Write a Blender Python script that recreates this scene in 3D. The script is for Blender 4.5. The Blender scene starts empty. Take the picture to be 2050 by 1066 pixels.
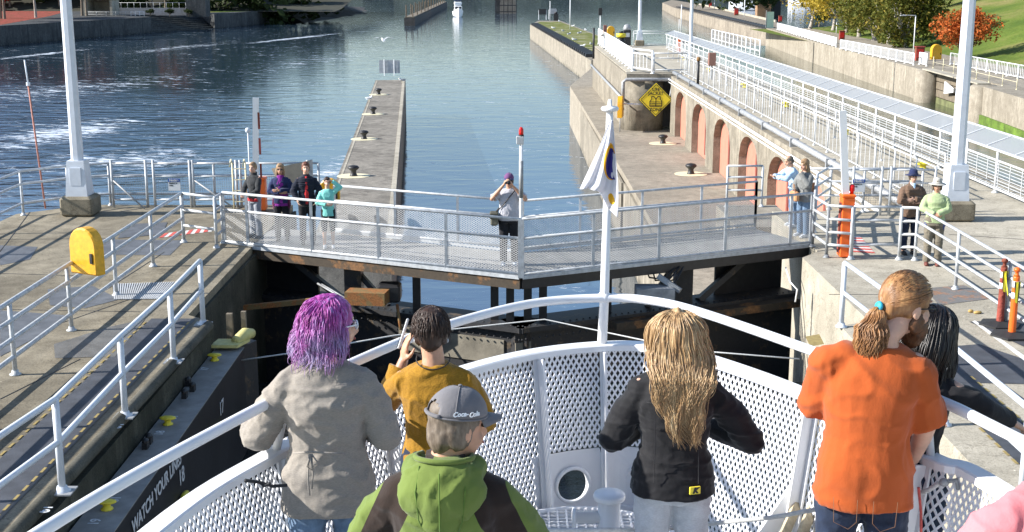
import bpy, math, random
from mathutils import Vector, Matrix, noise
random.seed(7)
R = math.radians
sc = bpy.context.scene
COL = sc.collection
# ---------------------------------------------------------------- camera, sky, sun, exposure
FOC, CH, PITCH = 2580.0, 5.5, R(12.5)
cam = bpy.data.cameras.new("camera"); cam.lens = 36*FOC/2050; cam.sensor_width = 36
cam.clip_start = 0.05; cam.clip_end = 6000
camo = bpy.data.objects.new("camera", cam); COL.objects.link(camo)
camo.location = (0, 0, CH); camo.rotation_euler = (R(90)-PITCH, 0, 0)
sc.camera = camo
SUN_EL, SUN_DIR = R(30), Vector((1, 0.10, 0)).normalized()      # direction the shadows fall
w = bpy.data.worlds.new("World"); sc.world = w; w.use_nodes = True
nt = w.node_tree; bg = nt.nodes['Background']
sky = nt.nodes.new('ShaderNodeTexSky'); sky.sky_type = 'NISHITA'; sky.sun_disc = False
sky.sun_elevation = SUN_EL
sky.sun_rotation = math.atan2(-SUN_DIR.x, -SUN_DIR.y)
sky.air_density = 1.0; sky.dust_density = 0.3; sky.ozone_density = 1.6
nt.links.new(sky.outputs[0], bg.inputs[0]); bg.inputs[1].default_value = 0.108
sl = bpy.data.lights.new("sun", 'SUN'); sl.energy = 5.0; sl.angle = R(0.5); sl.color = (1, .955, .89)
so = bpy.data.objects.new("sun", sl); COL.objects.link(so); so.location = (-30, -5, 30)
sd = Vector((SUN_DIR.x*math.cos(SUN_EL), SUN_DIR.y*math.cos(SUN_EL), -math.sin(SUN_EL)))
so.rotation_euler = sd.to_track_quat('-Z', 'Y').to_euler()
sc.view_settings.view_transform = 'Standard'; sc.view_settings.look = 'None'
sc.view_settings.exposure = 0.93; sc.view_settings.gamma = 1
sc.cycles.max_bounces = 8; sc.cycles.transparent_max_bounces = 12

# ---------------------------------------------------------------- helpers
def G(px, py, z=0.0):
    """point on the level z that the photograph shows at (px, py)"""
    a, b = (px-1025)/FOC, (py-533)/FOC
    d = Vector((a, math.cos(PITCH)-b*math.sin(PITCH), -math.sin(PITCH)-b*math.cos(PITCH)))
    t = (z-CH)/d.z
    return Vector((d.x*t, d.y*t, z))
def V(px, py, Y):
    a, b = (px-1025)/FOC, (py-533)/FOC
    d = Vector((a, math.cos(PITCH)-b*math.sin(PITCH), -math.sin(PITCH)-b*math.cos(PITCH)))
    t = Y/d.y
    return Vector((d.x*t, Y, CH+d.z*t))
def v3(p): return Vector(p)

class MB:
    def __init__(s): s.v = []; s.f = []; s.uv = None
    def add(s, vs, fs):
        o = len(s.v); s.v.extend([tuple(p) for p in vs]); s.f.extend([tuple(i+o for i in f) for f in fs]); return s
    def box(s, c, sz, rz=0.0, M=None, taper=1.0):
        x, y, z = sz[0]/2, sz[1]/2, sz[2]/2; t = taper
        P = [(-x,-y,-z),(x,-y,-z),(x,y,-z),(-x,y,-z),(-x*t,-y*t,z),(x*t,-y*t,z),(x*t,y*t,z),(-x*t,y*t,z)]
        m = M if M is not None else Matrix.Rotation(rz, 3, 'Z')
        c = v3(c)
        return s.add([m @ v3(p) + c for p in P], [(0,3,2,1),(4,5,6,7),(0,1,5,4),(1,2,6,5),(2,3,7,6),(3,0,4,7)])
    def bbox(s, c, sz, rz=0.0, b=0.01, M=None):
        """box with chamfered vertical and top edges"""
        x, y, z = sz[0]/2, sz[1]/2, sz[2]/2; b = min(b, x*.9, y*.9, z*.9)
        rings = [(-z, b, 0), (-z+b, 0, 0), (z-b, 0, 0), (z, b, 0)]
        vs = []
        for zz, i, _ in rings:
            X, Y = x-i, y-i; k = b*.7
            vs += [(-X+k,-Y,zz),(X-k,-Y,zz),(X,-Y+k,zz),(X,Y-k,zz),(X-k,Y,zz),(-X+k,Y,zz),(-X,Y-k,zz),(-X,-Y+k,zz)]
        fs = [tuple(reversed(range(8))), tuple(24+i for i in range(8))]
        for r in range(3):
            for i in range(8): fs.append((r*8+i, r*8+(i+1)%8, r*8+8+(i+1)%8, r*8+8+i))
        m = M if M is not None else Matrix.Rotation(rz, 3, 'Z'); c = v3(c)
        return s.add([m @ v3(p)+c for p in vs], fs)
    def bar(s, p0, p1, wd, ht, up=(0,0,1)):
        p0, p1 = v3(p0), v3(p1); d = (p1-p0)
        if d.length < 1e-6: return s
        d.normalize(); up = v3(up)
        if abs(d.dot(up)) > .98: up = v3((1,0,0))
        a = d.cross(up).normalized(); b = a.cross(d).normalized()
        vs = []
        for p in (p0, p1):
            for i, j in ((-1,-1),(1,-1),(1,1),(-1,1)): vs.append(p+a*(i*wd/2)+b*(j*ht/2))
        return s.add(vs, [(0,1,2,3),(7,6,5,4),(0,4,5,1),(1,5,6,2),(2,6,7,3),(3,7,4,0)])
    def tube(s, pts, r, seg=8, cap=True):
        pts = [v3(p) for p in pts]; n = len(pts)
        rs = r if isinstance(r, (list, tuple)) else [r]*n
        vs = []; fs = []; prev = None
        for i, p in enumerate(pts):
            d = (pts[min(i+1, n-1)]-pts[max(i-1, 0)])
            if d.length < 1e-9: d = Vector((0,0,1))
            d.normalize()
            if prev is None:
                u = Vector((0,0,1)) if abs(d.z) < .9 else Vector((1,0,0))
                a = d.cross(u).normalized()
            else:
                a = prev - d*prev.dot(d)
                if a.length < 1e-6: a = d.cross(Vector((0,0,1)))
                a.normalize()
            prev = a; b = d.cross(a)
            for k in range(seg):
                t = 2*math.pi*k/seg; vs.append(p+(a*math.cos(t)+b*math.sin(t))*rs[i])
        for i in range(n-1):
            for k in range(seg):
                k2 = (k+1) % seg; fs.append((i*seg+k, i*seg+k2, (i+1)*seg+k2, (i+1)*seg+k))
        if cap: fs.append(tuple(reversed(range(seg)))); fs.append(tuple((n-1)*seg+k for k in range(seg)))
        return s.add(vs, fs)
    def lathe(s, c, prof, seg=20, M=None):
        c = v3(c); vs = []; fs = []
        for r, z in prof:
            for k in range(seg):
                t = 2*math.pi*k/seg; p = v3((r*math.cos(t), r*math.sin(t), z))
                vs.append((M @ p if M is not None else p)+c)
        n = len(prof)
        for i in range(n-1):
            for k in range(seg):
                k2 = (k+1) % seg; fs.append((i*seg+k, i*seg+k2, (i+1)*seg+k2, (i+1)*seg+k))
        fs.append(tuple(reversed(range(seg)))); fs.append(tuple((n-1)*seg+k for k in range(seg)))
        return s.add(vs, fs)
    def prism(s, poly, z0, z1):
        n = len(poly)
        A = sum(poly[i][0]*poly[(i+1)%n][1]-poly[(i+1)%n][0]*poly[i][1] for i in range(n))
        if A < 0: poly = list(reversed(poly))
        vs = [(p[0], p[1], z0) for p in poly]+[(p[0], p[1], z1) for p in poly]
        fs = [tuple(reversed(range(n))), tuple(range(n, 2*n))]
        for i in range(n): j = (i+1) % n; fs.append((i, j, n+j, n+i))
        return s.add(vs, fs)
    def ell(s, c, r, rot=None, seg=14, ring=9):
        c = v3(c); vs = []; fs = []
        for i in range(ring+1):
            ph = math.pi*i/ring
            for k in range(seg):
                t = 2*math.pi*k/seg
                p = v3((r[0]*math.sin(ph)*math.cos(t), r[1]*math.sin(ph)*math.sin(t), -r[2]*math.cos(ph)))
                vs.append((rot @ p if rot is not None else p)+c)
        for i in range(ring):
            for k in range(seg):
                k2 = (k+1) % seg; fs.append((i*seg+k, i*seg+k2, (i+1)*seg+k2, (i+1)*seg+k))
        return s.add(vs, fs)
    def quad(s, a, b, c, d): return s.add([a, b, c, d], [(0,1,2,3)])
    def build(s, name, m, parent=None, smooth=False, uv=None):
        me = bpy.data.meshes.new(name)
        if parent is not None: o0 = ORG[parent.name]
        elif s.v:
            xs = [p[0] for p in s.v]; ys = [p[1] for p in s.v]; zs = [p[2] for p in s.v]
            o0 = Vector(((min(xs)+max(xs))/2, (min(ys)+max(ys))/2, min(zs)))
        else: o0 = Vector((0,0,0))
        me.from_pydata([(p[0]-o0.x, p[1]-o0.y, p[2]-o0.z) for p in s.v], [], s.f)
        me.validate(); me.update()
        if smooth: me.polygons.foreach_set('use_smooth', [True]*len(me.polygons))
        if m: me.materials.append(m)
        ob = bpy.data.objects.new(name, me); COL.objects.link(ob)
        if parent is not None: ob.parent = parent
        else: ob.location = o0
        ORG[ob.name] = o0
        return ob
ORG = {}
def tag(o, label=None, cat=None, group=None, kind=None):
    if label: o['label'] = label
    if cat: o['category'] = cat
    if group: o['group'] = group
    if kind: o['kind'] = kind
    return o
def thing(name, loc, label, cat, group=None):
    o = bpy.data.objects.new(name, None); COL.objects.link(o); o.location = loc
    o.empty_display_size = .1
    ORG[o.name] = v3(loc); return tag(o, label, cat, group)
def copy_thing(o, loc, rz=0.0, label=None, scale=None, parent=None):
    c = o.copy(); COL.objects.link(c)
    if parent is None:
        c.location = loc; c.rotation_euler = (0, 0, rz)
        if scale: c.scale = (scale,)*3
        if label: c['label'] = label
    else: c.parent = parent
    for ch in [k for k in KIDS.get(o.name, [])]: 
        copy_thing(ch, None, parent=c)
    return c
KIDS = {}
def register(o):
    """remember the children of a finished thing so that it can be copied quickly"""
    for ch in bpy.data.objects:
        if ch.parent is not None: KIDS.setdefault(ch.parent.name, [])
        if ch.parent is not None and ch not in KIDS[ch.parent.name]: KIDS[ch.parent.name].append(ch)
def struct(ob): ob['kind'] = 'structure'; return ob

# ---------------------------------------------------------------- materials
def newmat(name):
    m = bpy.data.materials.new(name); m.use_nodes = True
    return m, m.node_tree, m.node_tree.nodes['Principled BSDF']
def node(nt, t, **k):
    n = nt.nodes.new(t)
    for a, b in k.items(): setattr(n, a, b)
    return n
def noise_tex(nt, scale, detail=4, rough=.55, stretch=None, src='Object', seed=0):
    tc = node(nt, 'ShaderNodeTexCoord'); mp = node(nt, 'ShaderNodeMapping')
    if stretch: mp.inputs['Scale'].default_value = stretch
    mp.inputs['Location'].default_value = (seed*3.1, seed*1.7, seed*.9)
    nt.links.new(tc.outputs[src], mp.inputs[0])
    n = node(nt, 'ShaderNodeTexNoise'); n.inputs['Scale'].default_value = scale
    n.inputs['Detail'].default_value = detail; n.inputs['Roughness'].default_value = rough
    nt.links.new(mp.outputs[0], n.inputs['Vector']); return n.outputs['Fac']
def ramp(nt, fac, stops):
    r = node(nt, 'ShaderNodeValToRGB'); e = r.color_ramp.elements
    while len(e) < len(stops): e.new(.5)
    for i, (p, c) in enumerate(stops):
        e[i].position = p; e[i].color = (c[0], c[1], c[2], 1) if not isinstance(c, (int, float)) else (c, c, c, 1)
    nt.links.new(fac, r.inputs[0]); return r.outputs[0]
def mix(nt, fac, a, b, mode='MIX'):
    n = node(nt, 'ShaderNodeMix', data_type='RGBA', blend_type=mode)
    for sock, val in ((n.inputs[0], fac), (n.inputs[6], a), (n.inputs[7], b)):
        if hasattr(val, 'is_linked') or hasattr(val, 'links'): nt.links.new(val, sock)
        elif isinstance(val, (int, float)): sock.default_value = val
        else: sock.default_value = (val[0], val[1], val[2], 1)
    return n.outputs[2]
def bump(nt, bs, h, strength=.3, dist=.02):
    b = node(nt, 'ShaderNodeBump'); b.inputs['Strength'].default_value = strength; b.inputs['Distance'].default_value = dist
    nt.links.new(h, b.inputs['Height']); nt.links.new(b.outputs[0], bs.inputs['Normal']); return b
MATS = {}
def flat(name, c, rough=.5, metal=0, var=.12, scale=6, bmp=.0, bscale=60, spec=None, stretch=None, bdist=.01):
    if name in MATS: return MATS[name]
    m, nt, bs = newmat(name)
    f = noise_tex(nt, scale, 4, .6, stretch)
    lo = [x*(1-var) for x in c]; hi = [min(1, x*(1+var)) for x in c]
    nt.links.new(ramp(nt, f, [(.3, lo), (.7, hi)]), bs.inputs['Base Color'])
    bs.inputs['Roughness'].default_value = rough; bs.inputs['Metallic'].default_value = metal
    if spec is not None: bs.inputs['Specular IOR Level'].default_value = spec
    if bmp: bump(nt, bs, noise_tex(nt, bscale, 3, .6, stretch), bmp, bdist)
    MATS[name] = m; return m
def weathered(name, paint, rust, amount=.5, rough=.55, scale=3, metal=0, stretch=None):
    if name in MATS: return MATS[name]
    m, nt, bs = newmat(name)
    f = noise_tex(nt, scale, 8, .7, stretch); f2 = noise_tex(nt, scale*7, 4, .6, seed=3)
    a = .5+(.5-amount)*.35
    mask = ramp(nt, f, [(a-.03, 0), (a+.04, 1)])
    pc = ramp(nt, f2, [(.3, [x*.8 for x in paint]), (.7, [min(1, x*1.15) for x in paint])])
    rc = ramp(nt, f2, [(.3, [x*.5 for x in rust]), (.7, [min(1, x*1.3) for x in rust])])
    nt.links.new(mix(nt, mask, pc, rc), bs.inputs['Base Color'])
    bs.inputs['Roughness'].default_value = rough; bs.inputs['Metallic'].default_value = metal
    bump(nt, bs, f2, .3, .01)
    MATS[name] = m; return m
def concrete(name, light, dark, stain=(.12,.11,.09), stain_amt=.45, wall=False, moss=None, waterline=None, src='Object', green=None):
    if name in MATS: return MATS[name]
    m, nt, bs = newmat(name)
    big = noise_tex(nt, .35, 6, .6, seed=1, src=src)
    mid = noise_tex(nt, 2.3, 6, .65, seed=2, src=src)
    fine = noise_tex(nt, 38, 3, .7, seed=3, src=src)
    c = ramp(nt, mid, [(.25, dark), (.72, light)])
    c = mix(nt, ramp(nt, big, [(.42, 0), (.66, stain_amt)]), c, stain)
    if wall:
        st = noise_tex(nt, 1.0, 6, .65, stretch=(1.6, 1.6, .13), seed=5, src=src)
        c = mix(nt, ramp(nt, st, [(.5, 0), (.68, .75)]), c, stain)
        st2 = noise_tex(nt, 1.3, 6, .65, stretch=(1.2, 1.2, .2), seed=9, src=src)
        c = mix(nt, ramp(nt, st2, [(.58, 0), (.72, .55)]), c, [min(1, x*1.5) for x in light])
    crk = noise_tex(nt, .9, 6, .6, seed=13, src=src)
    c = mix(nt, ramp(nt, crk, [(.488, 0), (.5, .55), (.512, 0)]), c, stain)
    vo = node(nt, 'ShaderNodeTexVoronoi'); vo.inputs['Scale'].default_value = 5.0; tcv = node(nt, 'ShaderNodeTexCoord'); nt.links.new(tcv.outputs[src], vo.inputs['Vector'])
    c = mix(nt, ramp(nt, vo.outputs['Distance'], [(.035, .75), (.07, 0)]), c, [min(1, x*1.7) for x in light])
    sp = ramp(nt, fine, [(.3, .62), (.5, 1), (.75, 1.18)])
    c = mix(nt, 1.0, c, sp, 'MULTIPLY')
    if waterline is not None:
        geo = node(nt, 'ShaderNodeNewGeometry'); sx = node(nt, 'ShaderNodeSeparateXYZ'); nt.links.new(geo.outputs['Position'], sx.inputs[0])
        ad = node(nt, 'ShaderNodeMath', operation='ADD'); nt.links.new(sx.outputs[2], ad.inputs[0])
        ml = node(nt, 'ShaderNodeMath', operation='MULTIPLY'); nt.links.new(mid, ml.inputs[0]); ml.inputs[1].default_value = 2.4
        nt.links.new(ml.outputs[0], ad.inputs[1])
        mr = node(nt, 'ShaderNodeMapRange'); nt.links.new(ad.outputs[0], mr.inputs[0])
        mr.inputs[1].default_value = waterline+.9; mr.inputs[2].default_value = waterline+1.7; mr.inputs[3].default_value = .92; mr.inputs[4].default_value = 0
        c = mix(nt, mr.outputs[0], c, green or (.035,.033,.022))
    nt.links.new(c, bs.inputs['Base Color'])
    bs.inputs['Roughness'].default_value = .9; bs.inputs['Specular IOR Level'].default_value = .25
    ad2 = node(nt, 'ShaderNodeMath', operation='ADD'); nt.links.new(fine, ad2.inputs[0]); nt.links.new(mid, ad2.inputs[1])
    bump(nt, bs, ad2.outputs[0], .45, .012)
    MATS[name] = m; return m

M_deck = concrete('ground_concrete', (.33,.29,.215), (.155,.133,.095), (.085,.072,.05), .6)
M_deckR = concrete('ground_concrete_pale', (.52,.475,.385), (.33,.30,.24), (.19,.17,.13), .42)
M_wall = concrete('wall_concrete', (.37,.33,.265), (.17,.15,.115), (.13,.115,.09), .5, wall=True, waterline=-6.9)
M_pier = concrete('pier_concrete', (.33,.30,.255), (.17,.155,.13), (.10,.09,.075), .5, wall=True, waterline=-6.4)
M_plat = concrete('platform_concrete', (.39,.345,.275), (.21,.185,.145), (.17,.15,.12), .4)
M_farwall = concrete('far_wall_concrete', (.40,.36,.29), (.22,.19,.15), (.19,.165,.125), .5, wall=True, waterline=-4.9, green=(.11,.10,.075))
M_chamber_shaded = concrete('chamber_concrete_shaded', (.11,.105,.08), (.045,.045,.035), (.02,.022,.014), .8, wall=True, waterline=-2.4, green=(.02,.022,.012))  # mossy chamber concrete, with the shade of its faces darkened into the colour
M_galv = flat('galvanised_steel', (.46,.48,.50), .5, .15, .22, 9)
M_galvd = flat('weathered_pipe', (.30,.31,.32), .55, .2, .25, 7)
M_white = flat('white_paint', (.78,.79,.80), .35, 0, .06, 3)
M_boat = flat('boat_white_enamel', (.78,.785,.80), .35, 0, .035, 5, .04, 40)
M_lamp = flat('pole_pale_paint', (.60,.64,.70), .45, 0, .07, 5)
M_rail = flat('fence_white', (.56,.57,.58), .5, 0, .1, 6)
M_black = flat('black_steel', (.018,.018,.02), .5, 0, .3, 8)
M_blackr = weathered('black_riveted_steel', (.03,.03,.032), (.11,.08,.05), .25, .55, 3)
M_rust = weathered('rusted_beam', (.06,.045,.03), (.20,.10,.04), .35, .8, 2)
M_rusty = weathered('rusty_ochre', (.20,.13,.05), (.30,.12,.035), .5, .8, 5)
M_yellow = weathered('lifebuoy_yellow', (.72,.37,.015), (.45,.27,.03), .15, .4, 2)
M_yell2 = flat('cleat_yellow', (.75,.62,.05), .45, 0, .15, 12)
M_cream = flat('cream_paint', (.68,.62,.42), .7, 0, .12, 5)
M_orange = flat('safety_orange', (.85,.14,.015), .4, 0, .08, 3)
M_red = flat('signal_red', (.65,.02,.015), .35, 0, .1, 4)
M_salmon = flat('salmon_door_paint', (.54,.20,.14), .6, 0, .1, 3)
M_tar = flat('dark_mat', (.055,.06,.072), .8, 0, .3, 3, .3, 80)
M_plate = flat('steel_floor_plate', (.13,.135,.145), .6, .3, .3, 3, .3, 70)
M_rubber = flat('black_rubber', (.02,.02,.021), .75, 0, .3, 8)
M_timber = flat('weathered_timber', (.17,.14,.10), .85, 0, .45, 3, .5, 14, stretch=(3,3,.5))
M_rope = flat('rope_white', (.62,.62,.60), .8, 0, .15, 40, .6, 160)
M_textw = flat('lettering_white', (.62,.63,.64), .7, 0, .25, 16)
M_textk = flat('lettering_black', (.015,.015,.015), .6, 0, .1, 6)
M_glass = None
def text_mesh(txt, size, M, loc, name, m, parent, extrude=.0015, shear=0, align='CENTER', bold=0.0):
    cu = bpy.data.curves.new(name, 'FONT'); cu.body = txt; cu.size = size; cu.extrude = extrude; cu.align_x = align; cu.align_y = 'CENTER'
    cu.shear = shear; cu.offset = bold
    to = bpy.data.objects.new(name, cu); COL.objects.link(to)
    me = bpy.data.meshes.new_from_object(to.evaluated_get(bpy.context.evaluated_depsgraph_get()))
    COL.objects.unlink(to); bpy.data.objects.remove(to)
    o0 = ORG[parent.name] if parent is not None else v3(loc)
    for vtx in me.vertices: vtx.co = M @ vtx.co + v3(loc) - o0
    me.materials.clear(); me.materials.append(m)
    ob = bpy.data.objects.new(name, me); COL.objects.link(ob)
    if parent is not None: ob.parent = parent
    else: ob.location = o0
    ORG[ob.name] = o0
    return ob
def basis(x, y):
    x, y = v3(x).normalized(), v3(y).normalized(); z = x.cross(y)
    return Matrix((x, y, z)).transposed()

def lattice(mb, rib, L, z0, z1, cw, ch, wd, th, mask=None):
    """diamond expanded metal on the ribbon rib(s, z) -> (point, normal)"""
    nx, nz = max(1, round(L/cw)), max(1, round((z1-z0)/ch)); cw = L/nx; ch = (z1-z0)/nz
    vs = []; fs = []
    for i in range(nx):
        for j in range(nz):
            cx, cz = (i+.5)*cw, z0+(j+.5)*ch
            if mask and not mask(cx, cz): continue
            pc, n = rib(cx, cz)
            for sx in (-.5, .5):
                for sz in (-.5, .5):
                    pe, _ = rib(cx+sx*cw, cz+sz*ch)
                    d = pe-pc; t = n.cross(d).normalized()*(wd/2); k = n*(th/2); o = len(vs)
                    vs += [pc-t-k, pc+t-k, pe+t-k, pe-t-k, pc-t+k, pc+t+k, pe+t+k, pe-t+k]
                    fs += [(o, o+1, o+2, o+3), (o+7, o+6, o+5, o+4), (o, o+3, o+7, o+4), (o+1, o+5, o+6, o+2)]
    return mb.add(vs, fs)
def wire_grid(mb, a, b, z0, z1, step, wd):
    a, b = v3(a), v3(b); L = (b-a).length; d = (b-a).normalized()
    for i in range(1, int(L/step)): 
        p = a+d*(i*step); mb.bar(p+Vector((0,0,z0)), p+Vector((0,0,z1)), wd, wd)
    for j in range(1, int((z1-z0)/step)):
        z = Vector((0,0,z0+j*step)); mb.bar(a+z, b+z, wd, wd)
def fence(name, pts, label, cat='railing', h=1.07, rails=(1.07, .55), spacing=1.9, rp=.033, rr=.030, m=None, z=0, infill=None, base=True, group=None, posts=True, hgts=None, step=.1, wd=.004, cw=.05, chh=.022, mi=None, pstep=.13, prad=.009, foot=None):
    m = m or M_galv
    pts = [v3((p[0], p[1], z)) if len(p) == 2 else v3(p) for p in pts]
    root = thing(name, pts[0], label, cat, group)
    up = Vector((0,0,1))
    for s in range(len(pts)-1):
        a, b = pts[s], pts[s+1]; L = (b-a).length; n = max(1, round(L/spacing))
        if posts:
            for i in range(n+1):
                if i == 0 and s > 0: continue
                p = a.lerp(b, i/n); mb = MB().tube([p, p+up*h], rp, 8)
                if base: mb.lathe(p, [(rp*2.3, .0), (rp*2.3, .018), (rp*1.5, .03), (rp*1.3, .07)], 10)
                mb.build('post', m, root, True)
    for rh in rails:
        MB().tube([p+up*rh for p in pts], rr, 8).build('rail', m, root, True)
    if infill:
        kind, za, zb = infill
        mb = MB()
        for s in range(len(pts)-1):
            a, b = pts[s], pts[s+1]; d = (b-a); L = d.length; d = d/L; nn = Vector((d.y, -d.x, 0))
            if kind == 'grid': wire_grid(mb, a, b, za, zb, step, wd)
            elif kind == 'picket':
                for i in range(1, int(L/pstep)):
                    p = a+d*(i*pstep); mb.tube([p+up*za, p+up*zb], prad, 4)
            elif kind == 'diamond':
                lattice(mb, lambda q, zz, a=a, d=d, nn=nn: (a+d*q+up*zz, nn), L, za, zb, cw, chh, wd, .003)
            elif kind == 'louver':
                k = int((zb-za)/step)
                for j in range(k):
                    zz = za+(j+.5)*step; mb.bar(a+up*zz, b+up*zz, .012, .018)
        mb.build({'grid': 'wire_mesh', 'picket': 'pickets', 'diamond': 'mesh_panel', 'louver': 'slats'}[kind], mi or m, root)
    return root
# ---------------------------------------------------------------- the setting
WZ, PZ, BZ, LZ = -6.8, -3.5, -1.6, -4.1     # low water, platform, right bank, large lock water
def water_mat(name, deep, amp, foam, rough=.04, ior=1.34, swell=0.0):
    m, nt, bs = newmat(name)
    geo = node(nt, 'ShaderNodeNewGeometry'); pos = geo.outputs['Position']
    def mapped(loc, rz, s):
        mp = node(nt, 'ShaderNodeMapping', vector_type='TEXTURE'); mp.inputs['Location'].default_value = loc
        mp.inputs['Rotation'].default_value = (0, 0, rz); mp.inputs['Scale'].default_value = s
        nt.links.new(pos, mp.inputs[0]); return mp.outputs[0]
    def nz(vec, sc, det, ro=.55, dist=0):
        n = node(nt, 'ShaderNodeTexNoise'); n.inputs['Scale'].default_value = sc; n.inputs['Detail'].default_value = det
        n.inputs['Roughness'].default_value = ro; n.inputs['Distortion'].default_value = dist
        nt.links.new(vec, n.inputs['Vector']); return n.outputs['Fac']
    def math_(op, a, b, clamp=False):
        n = node(nt, 'ShaderNodeMath', operation=op); n.use_clamp = clamp
        for s, v in ((n.inputs[0], a), (n.inputs[1], b)):
            if isinstance(v, (int, float)): s.default_value = v
            else: nt.links.new(v, s)
        return n.outputs[0]
    def blob(loc, rz, s):
        g = node(nt, 'ShaderNodeTexGradient', gradient_type='SPHERICAL'); nt.links.new(mapped(loc, rz, s), g.inputs[0]); return g.outputs['Fac']
    h = math_('ADD', math_('MULTIPLY', nz(mapped((11,4,0), R(5), (3.6,1.9,1)), 1.0, 3, .5, .5), swell), nz(mapped((0,0,0), R(8), (1.5,.75,1)), 1.0, 6, .62, .3))
    h = math_('ADD', h, math_('MULTIPLY', nz(mapped((5,3,0), R(-14), (7,4,1)), 1.0, 2), 1.2))
    a = amp
    if foam:
        rough_m = math_('ADD', blob((-74,92,0), R(-4), (58,78,50)), .035)
        h = math_('MULTIPLY', h, math_('ADD', math_('MULTIPLY', rough_m, 3.6), .05))
    b = node(nt, 'ShaderNodeBump'); b.inputs['Strength'].default_value = 1; b.inputs['Distance'].default_value = a
    nt.links.new(h, b.inputs['Height']); nt.links.new(b.outputs[0], bs.inputs['Normal'])
    bs.inputs['Roughness'].default_value = rough; bs.inputs['IOR'].default_value = ior
    bs.inputs['Specular IOR Level'].default_value = .8; bs.inputs['Specular Tint'].default_value = (.87,.92,1.0,1)
    if foam:
        fl = math_('ADD', math_('MULTIPLY', nz(mapped((0,0,0), R(-24), (4.5,1.3,1)), 1.0, 9, .75, .8), .62), math_('MULTIPLY', nz(mapped((7,0,0), R(10), (.9,.5,1)), 1.0, 4, .7), .38))
        masks = None
        for loc, rz, s, k in (((-37,106,0), R(81), (22,8,9), .42), ((-27,90,0), R(60), (12,9,9), .36), ((-42,92,0), R(75), (16,7,9), .34), ((-80,222,0), R(82), (34,3,9), .42),
                              ((-47,285,0), R(77), (50,3.2,9), .50), ((-12,85,0), R(85), (16,3.4,9), .34), ((-62,245,0), R(78), (45,7,9), .28), ((-50,150,0), R(75), (50,14,9), .22), ((-30,210,0), R(80), (60,9,9), .14)):
            x = math_('MULTIPLY', blob(loc, rz, s), k*1.15); masks = x if masks is None else math_('MAXIMUM', masks, x)
        fm = math_('ADD', fl, masks)
        mr = node(nt, 'ShaderNodeMapRange'); nt.links.new(fm, mr.inputs[0]); mr.inputs[1].default_value = .57; mr.inputs[2].default_value = .66
        nt.links.new(mix(nt, mr.outputs[0], deep, (.72,.76,.78)), bs.inputs['Base Color'])
        r2 = node(nt, 'ShaderNodeMapRange'); nt.links.new(mr.outputs[0], r2.inputs[0]); r2.inputs[3].default_value = rough; r2.inputs[4].default_value = .7
        nt.links.new(r2.outputs[0], bs.inputs['Roughness'])
    else: bs.inputs['Base Color'].default_value = (*deep, 1)
    return m
M_water = water_mat('channel_water', (.02,.04,.06), .055, True, ior=3.4, swell=4.5)
M_water2 = water_mat('lock_water', (.05,.06,.035), .03, False, .06, 1.7)
M_water3 = water_mat('chamber_water', (.010,.014,.014), .05, False)
struct(MB().quad((-900,-40,WZ), (900,-40,WZ), (900,1500,WZ), (-900,1500,WZ)).build('water', M_water))
struct(MB().quad((13.9,-20,LZ), (60,-20,LZ), (60,196,LZ), (13.9,196,LZ)).build('lock_water', M_water2))
struct(MB().quad((-8,-20,-2.3), (9,-20,-2.3), (9,24.5,-2.3), (-8,24.5,-2.3)).build('chamber_water', M_water3))
struct(MB().quad((-1600,-60,-12), (1600,-60,-12), (1600,1700,-12), (-1600,1700,-12)).build('riverbed', flat('riverbed_mud', (.05,.045,.035), .9)))

def P2(p): return (p.x, p.y)
# left quay
leftq = [(-4.98,-12), (-5.15,10), (-4.98,20.6), (-5.45,21.0), (-5.5,26.5), (-5.5,31.9), (-10.6,31.9), (-11.95,30.6), (-12.2,-12)]
struct(MB().prism(leftq, -9, 0).build('pavement', M_deck))
# rounded dark kerb on its edge and a lower ledge of the wall
kb = MB().tube([(-4.98,-12,-.02), (-5.12,10,-.02), (-4.97,20.4,-.02)], .085, 10); struct(kb.build('kerb', concrete('kerb_stone', (.16,.15,.12), (.07,.065,.05), (.04,.04,.03), .7), None, True))
struct(MB().box((-5.44,26.5,-4.6), (.06,10.7,8.9)).build('wall_face', M_chamber_shaded))  # thin dark panel added to paint the shade on this face
struct(MB().prism([(-5.1,-12), (-5.1,20.7), (-4.98,20.7), (-4.98,-12)], -9, -.15).build('wall_face', M_chamber_shaded))
# right quay
rightq = [(5.35,-12), (5.35,20.3), (5.9,20.6), (5.9,25.6), (6.35,26.2), (6.35,31.0), (10.0,31.0), (10.0,80), (7.05,80), (7.05,112), (11.5,114), (14.0,112), (14.0,-12)]
struct(MB().prism(rightq, -9, 0).build('quay', M_deckR))
struct(MB().prism([(5.2,18.6), (5.2,20.8), (5.88,20.8), (5.88,18.6)], -9, -.75).build('timber_ledge', M_timber))
plat = [(5.35,31.0), (5.35,60), (5.05,113), (8.4,137), (9.6,137), (10.0,112), (10.0,31.02)]
struct(MB().prism(plat, -12, PZ).build('lock_platform', M_plat))
# lit outer faces get the stained wall look: thin facings proud of the blocks
fc = MB()
fc.box((5.2,85,(PZ-9)/2-.15), (.12,50,9+PZ-.3)); fc.box((5.3,46,(PZ-9)/2-.15), (.12,28,9+PZ-.3)); struct(fc.build('platform_wall', M_wall))
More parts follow.
